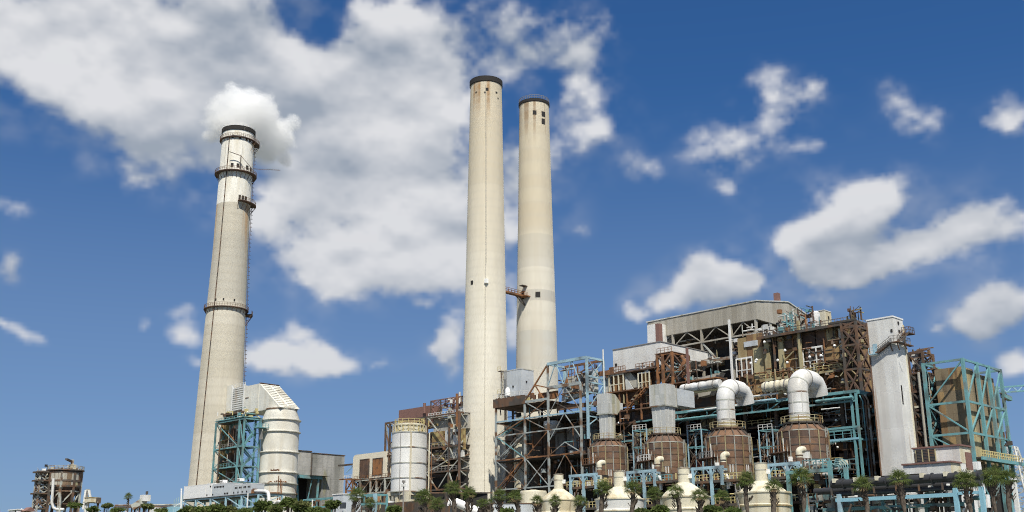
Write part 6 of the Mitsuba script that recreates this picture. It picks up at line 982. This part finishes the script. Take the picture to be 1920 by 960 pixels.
for y in (913, 903, 887): part(t, 'band', G().lathe(c, [(r, Zl(y) - .3), (r * 1.04, Zl(y) - .3), (r * 1.04, Zl(y) + .4), (r, Zl(y) + .4)], 40), 'dark_steel')
part(t, 'top_deck', G().lathe(c, [(.1, Zl(884)), (r * 1.12, Zl(884)), (r * 1.12, Zl(884) + .5), (.1, Zl(884) + .5)], 32), 'dark_steel'); part(t, 'railing', railing(ring_pts(c, r * 1.08, Zl(884) + .5, 0, 6.283, 24), 1.4, .2, 2), 'worn_steel')
clutter(t, c[0] - r * .8, c[0] + r * .8, c[1] - r * .8, c[1] + r * .8, Zl(884), Zl(879), 34, ['dark_steel', 'worn_steel', 'cream', 'white_rail'], 121, boxes=.4, L=(1, 6)); a = Y(134, 883, D0); part(t, 'top_housing', G().cbox(a + [0, 0, 1], 2.6, 2.6, 3), 'cream'); part(t, 'top_mast', G().beam(a, a + [0, 0, 4.6], .9), 'worn_steel'); part(t, 'crane_beam', G().beam(a + [-.5, 0, 3.8], a + [4.6, -4.6, 4.2], .9, .7), 'dark_steel')
for i in range(8):
    a = i / 8 * 6.283 + .2; part(t, 'leg', G().beam(on(c, r * .98, a, 0), on(c, r * .98, a, Zl(886)), .9), 'worn_steel' if i % 2 else 'dark_steel')
    a2 = a + 6.283 / 8; part(t, 'brace', G().beam(on(c, r * .98, a, Zl(950)), on(c, r * .98, a2, Zl(922)), .45), 'worn_steel'); part(t, 'brace', G().beam(on(c, r * .98, a, Zl(922)), on(c, r * .98, a2, Zl(922)), .5), 'worn_steel'); part(t, 'brace', G().beam(on(c, r * .98, a, Zl(946)), on(c, r * .98, a2, Zl(946)), .4), 'dark_steel')
p = [Y(x, y, D0 - 9) for x, y in ((100, 897), (98, 935), (97, 942), (100, 952), (106, 955), (120, 955))]; part(t, 'bent_pipe', G().path(p, .55, 10), 'pipe_white', 40); part(t, 'drop_pipe', G().path([Y(112.5, 914, D0 - 9), Y(112.5, 918, D0 - 9), Y(112, 960, D0 - 9)], [1.2, .6, .55], 10), 'worn_steel', 40)
cs = Y(80, 900, D0 - 4); us = [cs[0] - 2.2, cs[0] + 2.2]; frame(t, us, [cs[1] - 2, cs[1] + 2], [0] + [Zl(y, 80) for y in (955, 943, 931, 919, 907, 895, 886)], 'worn_steel', 'dark_steel', 'worn_steel', cw=.5, bw=.5, br=.35, front='X', side='X')
for i, y in enumerate((955, 943, 931, 919, 907, 895)): z = Zl(y, 80); part(t, 'stair_flight', stair([us[i % 2], cs[1] - 1, z], [us[1 - i % 2], cs[1] - 1, Zl(y - 12, 80)], 1.6, [0, 1, 0]), 'worn_steel')
for y in (887, 903, 927): part(t, 'platform', G().cbox([cs[0], cs[1], Zl(y, 80)], 7, 6, .6), 'dark_steel')
clutter(t, us[0] - 1, us[1] + 2, cs[1] - 2, cs[1] + 2, Zl(915), Zl(884), 30, ['worn_steel', 'dark_steel', 'casing_olive', 'cream'], 122, boxes=.4, L=(1, 5))
for i, (x, y) in enumerate(((82, 881), (86.5, 873))): q = Y(x, y, D0 - 4); part(t, 'signal_mast', G().beam(q * [1, 1, 0] + [0, 0, Zl(886)], q, .2), 'white_rail'); part(t, 'signal_lamp', G().cbox(q, .9, .9, .9), 'lamp_white' if i == 0 else 'soot_and_shade')
def small_works(name, lab, cat, build):
    tt = thing(name, lab, cat); build(tt)
def b1_(t):
    A, B = Y(161, 919, 480), Y(156, 955, 480); part(t, 'leg', G().beam(B, A, .8), 'white_rail'); part(t, 'leg', G().beam(Y(170, 935, 480), Y(167, 919, 480), .8), 'white_rail'); part(t, 'head_beam', G().beam(A, Y(168, 919, 480), .7), 'worn_steel'); part(t, 'leg', G().beam(Y(164, 946, 480), Y(163.5, 921, 480), .6), 'grey_rail')
small_works('gantry', 'small pale A-shaped gantry right of the old bunker tower', 'gantry', b1_)
def b2_(t):
    p = Y(172, 938, 470); part(t, 'house', G().cbox(p, 5, 4, 1.8), 'cream'); part(t, 'machine', G().cbox(Y(183, 938.5, 470), 2.2, 2, 2.4), 'dark_steel'); part(t, 'roof', G().cbox(p + [0, 0, 1.05], 5.4, 4.4, .3), 'casing_olive')
    for x in (161, 166, 184): part(t, 'leg', G().beam(Y(x, 941, 470), Y(x, 941, 470) * [1, 1, 0], .7), 'white_rail' if x < 170 else 'dark_steel')
    part(t, 'deck', G().beam(Y(157, 942, 470), Y(186, 942, 470), 2.5, .5), 'worn_steel')
small_works('machine_house', 'small cream machine house on legs among the far bushes', 'machine house', b2_)
def b3_(t):
    A, B = Y(249, 952, 430), Y(272, 937, 430); part(t, 'gallery', G().beam(A, B, 2.4, 2.2), 'worn_steel'); part(t, 'head_house', G().cbox(B + [0, 0, .6], 3, 3, 2.4), 'white_paint'); part(t, 'mast', G().beam(B, Y(275.5, 924, 430), .35), 'dark_steel'); part(t, 'beacon', G().cbox(Y(275.5, 924, 430), .7, .7, 1.2), 'dark_steel')
    for q in (.2, .6, 1): part(t, 'trestle_leg', G().beam(A + (B - A) * q, (A + (B - A) * q) * [1, 1, 0], .5), 'dark_steel')
small_works('conveyor', 'small inclined conveyor with a white head house beside the lone far palm', 'conveyor', b3_)
def b4_(t):
    z = Y(280, 951, 430)[2]; A, B = Y(215, 951, 430), Y(345, 949.5, 430); part(t, 'deck', G().beam(A, B, 2, .6), 'dark_steel'); part(t, 'pipe', G().tube(A + [0, 0, .7], B + [0, 0, .7], .3, 8), 'worn_steel', 40)
    for i in range(13): p = A + (B - A) * i / 12; part(t, 'post', G().beam(p * [1, 1, 0], p, .4), 'white_rail' if i % 3 else 'dark_steel')
    part(t, 'blue_tarp', G().cbox(Y(320, 956, 430), 8, 3, 2.2), 'girder_blue'); part(t, 'white_tank', G().cbox(Y(290, 957, 430), 5, 3, 2), 'white_paint')
small_works('pipe_trestle', 'long low dark pipe trestle along the far bank at the lower left', 'pipe rack', b4_)
def b5_(t):
    p = Y(40, 957, 420); part(t, 'wall', G().cbox(p - [0, 0, p[2] / 2], 8.5, 6, p[2]), 'white_paint'); part(t, 'roof', G().cbox(p + [0, 0, .15], 9.2, 6.6, .3), 'white_clean')
    for i in range(5): part(t, 'window', G().cbox(Y(29 + i * 6, 959.5, 416), .7, .3, 1.0), 'soot_and_shade')
    part(t, 'side_roof', G().prism([(p[1] - 2, p[2] - .6), (p[1] + 2, p[2] - .6), (p[1], p[2] + .9)], 'u', p[0] + 4.4, p[0] + 9), 'maroon'); part(t, 'antenna', G().beam(Y(41, 956, 419), Y(41, 953, 419), .3), 'white_rail')
small_works('white_hut', 'low white-roofed hut at the bottom left corner', 'building', b5_)
def b6_(t):
    a = Y(333, 955, 250)
    for i in range(5): p = Y(326 + i * 4, 950 - i * 2.2, 250); part(t, 'post', G().beam(p * [1, 1, 0], p + [0, 0, 1.6], .16), 'pale_blue'); part(t, 'rail', G().beam(p, Y(330 + i * 4, 948 - i * 2.2, 250), .14), 'white_rail')
    part(t, 'white_post', G().beam(Y(339.5, 960, 240), Y(340.5, 916, 240), .28), 'white_clean')
small_works('railed_stair', 'pale railed stair and white post at the left end of the teal platform', 'stair', b6_)
for i, (x, y0, D, m, lb) in enumerate(((757, 903, 215, 'grey_rail', 'thin dark lamp post in front of the white silo'), (465, 925, 225, 'white_rail', 'white post in front of the grey cabins'), (1131, 655, 262, 'white_rail', 'thin whip antenna left of the pale block'), (586, 937, 220, 'white_rail', 'thin pale post in front of the grey concrete building'), (1552, 768, 238, 'grey_rail', 'thin lamp post right of the rightmost brown vessel'))):
    t = thing('lamp_post', lb, 'post'); p = Y(x, y0, D); part(t, 'pole', G().tube(p * [1, 1, 0], p, .13, 8), m)
    if i in (0, 4): part(t, 'lamp_head', G().cbox(p + [0, 0, 0], .5, .5, .45), 'lamp_white' if i == 4 else 'grey_rail'); part(t, 'camera_arm', G().cbox(Y(x - .5, y0 + 7, D), .9, .5, .5), 'white_rail')
t = thing('teal_pipe_bridge', 'low teal pipe bridge in front of the grey concrete building', 'pipe rack'); vY = 150; us = [V(x, 940, vY)[0] for x in (570, 622, 664, 705)]; z0_, z1_ = V(640, 948, vY)[2], V(640, 932, vY)[2]
frame(t, us, [vY, vY + 3], [0, z0_, z1_], 'teal', 'teal', 'dark_steel', cw=.4, bw=.36, br=.2, front='..', side='.'); clutter(t, us[0], us[-1], vY + .4, vY + 2.6, z0_ - 2, z1_, 40, ['dark_steel', 'worn_steel', 'teal', 'rust_plate', 'casing_olive'], 131, boxes=.3, L=(1.5, 7)); part(t, 'right_post', G().box(us[-1] - .5, us[-1] + .5, vY - .5, vY - .2, 0, z1_ + .2), 'pale_blue'); part(t, 'back_screen', G().box(us[0] - 8, us[-1] + 14, vY + 9, vY + 9.4, 0, z1_ - 1.2), 'dark_steel')
t = thing('switch_cabin', 'small pale grey cabin with a dark window among the bushes left of the white silo', 'cabin'); p = Y(650, 948, 150); part(t, 'shell', G().cbox(p * [1, 1, .5] + [0, 0, .9], 2.3, 3, p[2] + 1.0), 'cladding_blue'); part(t, 'window', G().cbox(Y(643, 948, 147), .7, .5, .8), 'glass_dark'); part(t, 'roof', G().cbox(p + [0, 0, 1.45], 2.5, 3.2, .12), 'white_clean')
t = thing('white_chute', 'white tilted chute pipe at the foot of the nearest chimney, between two palms', 'chute'); A, B = Y(846, 938, 200), Y(884, 955, 200); part(t, 'chute_body', G().path([A, A + (B - A) * .35, B, Y(905, 962, 200)], [.75, .8, .85, .85], 14), 'white_clean', 40); part(t, 'chute_head', G().hexa([Y(838, 948, 199), Y(848, 948, 199), Y(848, 948, 201), Y(838, 948, 201), Y(843, 930, 199), Y(853, 932, 199), Y(853, 932, 201), Y(843, 930, 201)]), 'white_clean'); part(t, 'support', G().beam(A * [1, 1, 0], A, .3), 'grey_rail')
t = thing('dark_shed', 'dark open shed behind the palms between the white silo and the nearest chimney', 'shed'); A, B = Y(806, 930, 255), Y(866, 930, 255); z = Y(830, 925, 255)[2]; part(t, 'roof', G().hexa([A * [1, 1, 0] + [0, 0, z], B * [1, 1, 0] + [0, 0, z], B * [1, 1, 0] + [4, 6, z], A * [1, 1, 0] + [4, 6, z]] + [q + np.array([0, 0, .3]) for q in (A * [1, 1, 0] + [0, 0, z], B * [1, 1, 0] + [0, 0, z], B * [1, 1, 0] + [4, 6, z], A * [1, 1, 0] + [4, 6, z])]), 'dark_steel')
for q in (0, .5, 1): p = A + (B - A) * q; part(t, 'column', G().beam(p * [1, 1, 0], p * [1, 1, 0] + [0, 0, z], .4), 'dark_steel')
part(t, 'back_wall', G().hexa([A * [1, 1, 0] + [3, 5, 0], B * [1, 1, 0] + [3, 5, 0], B * [1, 1, 0] + [3.2, 5.2, 0], A * [1, 1, 0] + [3.2, 5.2, 0], A * [1, 1, 0] + [3, 5, z], B * [1, 1, 0] + [3, 5, z], B * [1, 1, 0] + [3.2, 5.2, z], A * [1, 1, 0] + [3.2, 5.2, z]]), 'soot_and_shade')

# ------------------------------------------------------------------ palms and bushes on the bank
def frond_mesh(q, L):                                  # one fan leaf, stalk along +x: leaflets spread from the hub and hang at the tips
    v, f = [], []
    hub = np.array([L * .5, 0, L * .10]); v0 = [[0, -.02, 0], [0, .02, 0], hub + [0, .02, 0], hub - [0, .02, 0]]; v += [list(x) for x in v0]; f += [[0, 1, 2], [0, 2, 3]]
    nl = 15
    for i in range(nl):
        a = (i / (nl - 1) - .5) * math.radians(235) + q.uniform(-.05, .05); l = L * .56 * (1 - .22 * abs(i / (nl - 1) - .5) * 2) * q.uniform(.85, 1.1)
        d = np.array([math.cos(a), math.sin(a), .0]); s = np.array([-d[1], d[0], 0]) * L * .022; k = len(v); dr_ = q.uniform(.25, .5)
        p1 = hub + d * l * .6 + [0, 0, L * .015]; p2 = hub + d * l * .9 + [0, 0, -l * dr_ * .35]; p3 = hub + d * l * 1.0 + [0, 0, -l * dr_]
        v += [list(hub), list(p1 - s + [0, 0, .01]), list(p1 + s), list(p2 - s * .6), list(p2 + s * .6), list(p3)]; f += [[k, k + 1, k + 2], [k + 1, k + 3, k + 4], [k + 1, k + 4, k + 2], [k + 3, k + 5, k + 4]]
    return trimesh.Trimesh(v, f, process=False)
FR = [[mikit.ply(frond_mesh(random.Random(50 + i), 1.0), 'mat_' + LEAF[m], False) for i in range(4)] for m in range(4)]; DRY = mikit.ply(frond_mesh(random.Random(77), 1.0), 'mat_dry_frond', False)
def palm(px, py, hw, D, label, lean=0.0, seed=0, group='cabbage palms along the bank', fronds=30):
    q = random.Random(900 + seed); t = thing('palm_tree', label, 'palm tree', group); p = Y(px, py, D); m = mpp(p); R = hw * m * 1.08; top = world(p); base = np.array([top[0] + lean * m, top[1], 0])
    n = 12; P = [base + (top - base) * (i / (n - 1)) + [0.25 * math.sin(i * .5 + seed), 0, 0] for i in range(n)]; P[-1] = top
    rr = [.12 + .025 * (i % 2) + (.09 if i > n - 4 else 0) + .03 * q.random() for i in range(n)]
    g = G(); g.path(plant(np.array(P)), rr, 9); part(t, 'trunk', g, 'trunk', 50)
    g = G()
    for i in range(26):                                 # old leaf bases crossed on the trunk
        z = .04 + .30 * q.random(); b = top + (base - top) * z * .5; a = q.uniform(0, 6.283); d = np.array([math.cos(a), math.sin(a), 0]); g.beam(plant(b + d * .22), plant(b + d * .5 + [0, 0, .38]), .10, .06)
    part(t, 'leaf_bases', g, 'trunk')
    for i in range(fronds):
        f = i / fronds; el = math.radians(78 - 118 * f ** .9) + q.uniform(-.15, .15); az = i * 2.39996 + q.uniform(-.3, .3); L = R * q.uniform(.88, 1.15) * (1 if f < .85 else .85)
        mi_ = q.choice((0, 0, 1, 1, 3)) if f < .55 else q.choice((0, 2, 2, 1)); dct = dict(DRY if (f > .84 and q.random() < .45) else FR[mi_][q.randrange(4)])
        dct['to_world'] = T().translate((top + [0, 0, .1]).tolist()).rotate([0, 0, 1], math.degrees(az)).rotate([0, 1, 0], -math.degrees(el)).rotate([1, 0, 0], q.uniform(-25, 25)).scale(L)
        scene[numbered(t + '__frond')] = dct
PALMS = [(668, 934, 18, 118, 'bushy palm left of the white silo, above the pale grey cabin', 0), (694, 948, 13, 112, 'small low palm just left of the white silo base', 2), (794, 937, 19, 112, 'palm in front of the right foot of the white silo', 2), (820, 951, 17, 106, 'low palm below and right of the white silo', 0), (849, 921, 18, 116, 'palm against the dark gap left of the nearest chimney', 1), (879, 930, 16, 112, 'palm in front of the left foot of the nearest chimney', 2), (904, 948, 12, 108, 'small palm in front of the middle of the nearest chimney', 0), (918, 944, 8, 110, 'smallest palm at the right foot of the nearest chimney', 0), (936, 934, 17, 114, 'first palm in front of the plain grey wall', 2), (967, 937, 17, 112, 'second palm in front of the plain grey wall', 3),
         (1007, 943, 14, 106, 'low palm left of the first domed tank', 0), (1041, 943, 14, 106, 'low palm in front of the first domed tank', -2), (1088, 945, 15, 108, 'palm under the leftmost pale blue portal frame', 1), (1131, 921, 19, 112, 'palm left of the second domed tank', -1), (1186, 921, 19, 112, 'palm with a thick trunk in front of the second domed tank', -1), (1228, 931, 17, 110, 'dark palm between the second and third domed tanks', 3), (1268, 926, 17, 112, 'palm in front of the third domed tank', 2), (1312, 934, 18, 110, 'palm at the right side of the third domed tank', 3), (1356, 937, 17, 108, 'dark palm between the third and fourth domed tanks', 0), (1400, 905, 20, 112, 'tall palm with a slanting trunk left of the fourth domed tank', 9), (1450, 917, 18, 108, 'palm with drooping side leaves in front of the fourth domed tank', 2), (1502, 903, 25, 112, 'large palm below the teal pipe platform', 5), (1617, 915, 21, 104, 'palm in front of the left part of the pipe rack', 4), (1686, 904, 22, 106, 'palm in front of the middle of the pipe rack', 1), (1812, 908, 24, 104, 'palm in front of the right end of the pipe rack', 10), (1862, 902, 27, 108, 'wide dark palm right of the pipe rack', 4), (1890, 902, 21, 100, 'yellow-green palm with an orange-brown trunk near the right edge', 3)]
for i, (x, y, hw, D, lb, ln) in enumerate(PALMS): palm(x, y, hw, D, lb, ln, i)
palm(240.5, 933, 8.5, 330, 'lone slender palm far away at the lower left', 1, 40, None, 30)
def leaf_cluster(q, n, rx, ry, rz, s):
    v, f = [], []
    lobes = [(np.array([q.uniform(-.7, .7) * rx, q.uniform(-.6, .6) * ry, q.uniform(-.3, .75) * rz]), q.uniform(.35, .65)) for _ in range(9)]
    for _ in range(n):
        c_, k = q.choice(lobes); d = np.array([q.gauss(0, 1), q.gauss(0, 1), q.gauss(0, 1)]); d /= np.linalg.norm(d); r = k * (q.random() ** .4); p = c_ + d * r * np.array([rx, ry, rz]) * .75
        a = np.array([q.gauss(0, 1), q.gauss(0, 1), q.gauss(0, .6)]); a /= np.linalg.norm(a); b = np.cross(a, [q.gauss(0, 1), q.gauss(0, 1), q.gauss(0, 1)]); b /= np.linalg.norm(b); l = s * q.uniform(.6, 1.3); w = l * .35; i = len(v)
        v += [list(p), list(p + a * l * .5 + b * w), list(p + a * l), list(p + a * l * .5 - b * w)]; f += [[i, i + 1, i + 2], [i, i + 2, i + 3]]
    return v, f
def shrub(px, py, hw, hh, D, label, seed, tone=0, group=None):
    q = random.Random(300 + seed); t = thing('shrub', label, 'bush', group); p = Y(px, py, D); w = world(p); m = mpp(p); rx, rz = hw * m, hh * m
    for k in range(2):
        v, f = leaf_cluster(q, 620, rx, rx * .8, rz, .42 + .05 * k); part(t, ('crown', 'crown_tips')[k], trimesh.Trimesh(np.array(v) + w, f, process=False), LEAF[(tone + k) % 4])
    g = G()
    for i in range(5): d = np.array([q.uniform(-.6, .6) * rx, q.uniform(-.4, .4) * rx, 0]); g.beam(plant(np.array([w[0] + d[0] * .4, w[1], 0])), plant(w + d), .14)
    part(t, 'stems', g, 'trunk')
SH = [(140, 948, 16, 9, 300, 'round bush at the foot of the old bunker tower'), (172, 955, 14, 9, 290, 'bush in front of the small cream machine house'), (200, 948, 12, 7, 310, 'dark rounded bush right of the small cream machine house'), (222, 957, 16, 7, 290, 'low bush below the lone far palm'), (276, 950, 15, 8, 280, 'bush in front of the inclined conveyor'), (300, 958, 15, 6, 270, 'low bush right of the inclined conveyor'), (348, 954, 14, 10, 150, 'leafy bush at the left end of the teal platform'), (375, 955, 17, 9, 145, 'bush below the long plain white cabin'), (402, 951, 16, 11, 146, 'dense bush below the narrow white cabin'), (432, 953, 16, 9, 144, 'bush below the grey cabin in the middle of the platform'), (458, 957, 14, 8, 142, 'low bush below the right-hand grey cabin'), (492, 946, 17, 14, 140, 'bush left of the white bent pipe'), (516, 952, 13, 12, 136, 'bush between the white bent pipe and the hooked vent pipe'), (540, 940, 15, 12, 140, 'bright bush right of the hooked vent pipe'), (566, 947, 19, 13, 136, 'wide bush in front of the dark passage of the concrete building'), (590, 955, 14, 9, 132, 'low bush at the foot of the concrete building'), (624, 943, 13, 9, 140, 'bush in front of the right half of the concrete building'), (608, 957, 12, 7, 130, 'low dark bush left of the pale grey cabin'), (738, 953, 12, 8, 128, 'low bush at the left leg of the white silo'), (1205, 956, 12, 7, 108, 'low bush between the palms in front of the second domed tank'), (1240, 950, 13, 10, 107, 'dark bush left of the third domed tank'), (1336, 952, 15, 10, 107, 'dark bush right of the third domed tank'), (1375, 955, 13, 8, 105, 'dark bush behind the slanting palm trunk'), (950, 955, 9, 7, 106, 'small bush in front of the plain grey wall')]
for i, (x, y, hw, hh, D, lb) in enumerate(SH): shrub(x, y + (5 if D < 200 and x < 900 else 8 if D < 200 else 1), hw * .9, hh * .72, D, lb, i, (0, 1, 3, 0, 2)[i % 5], 'bushes along the bank')
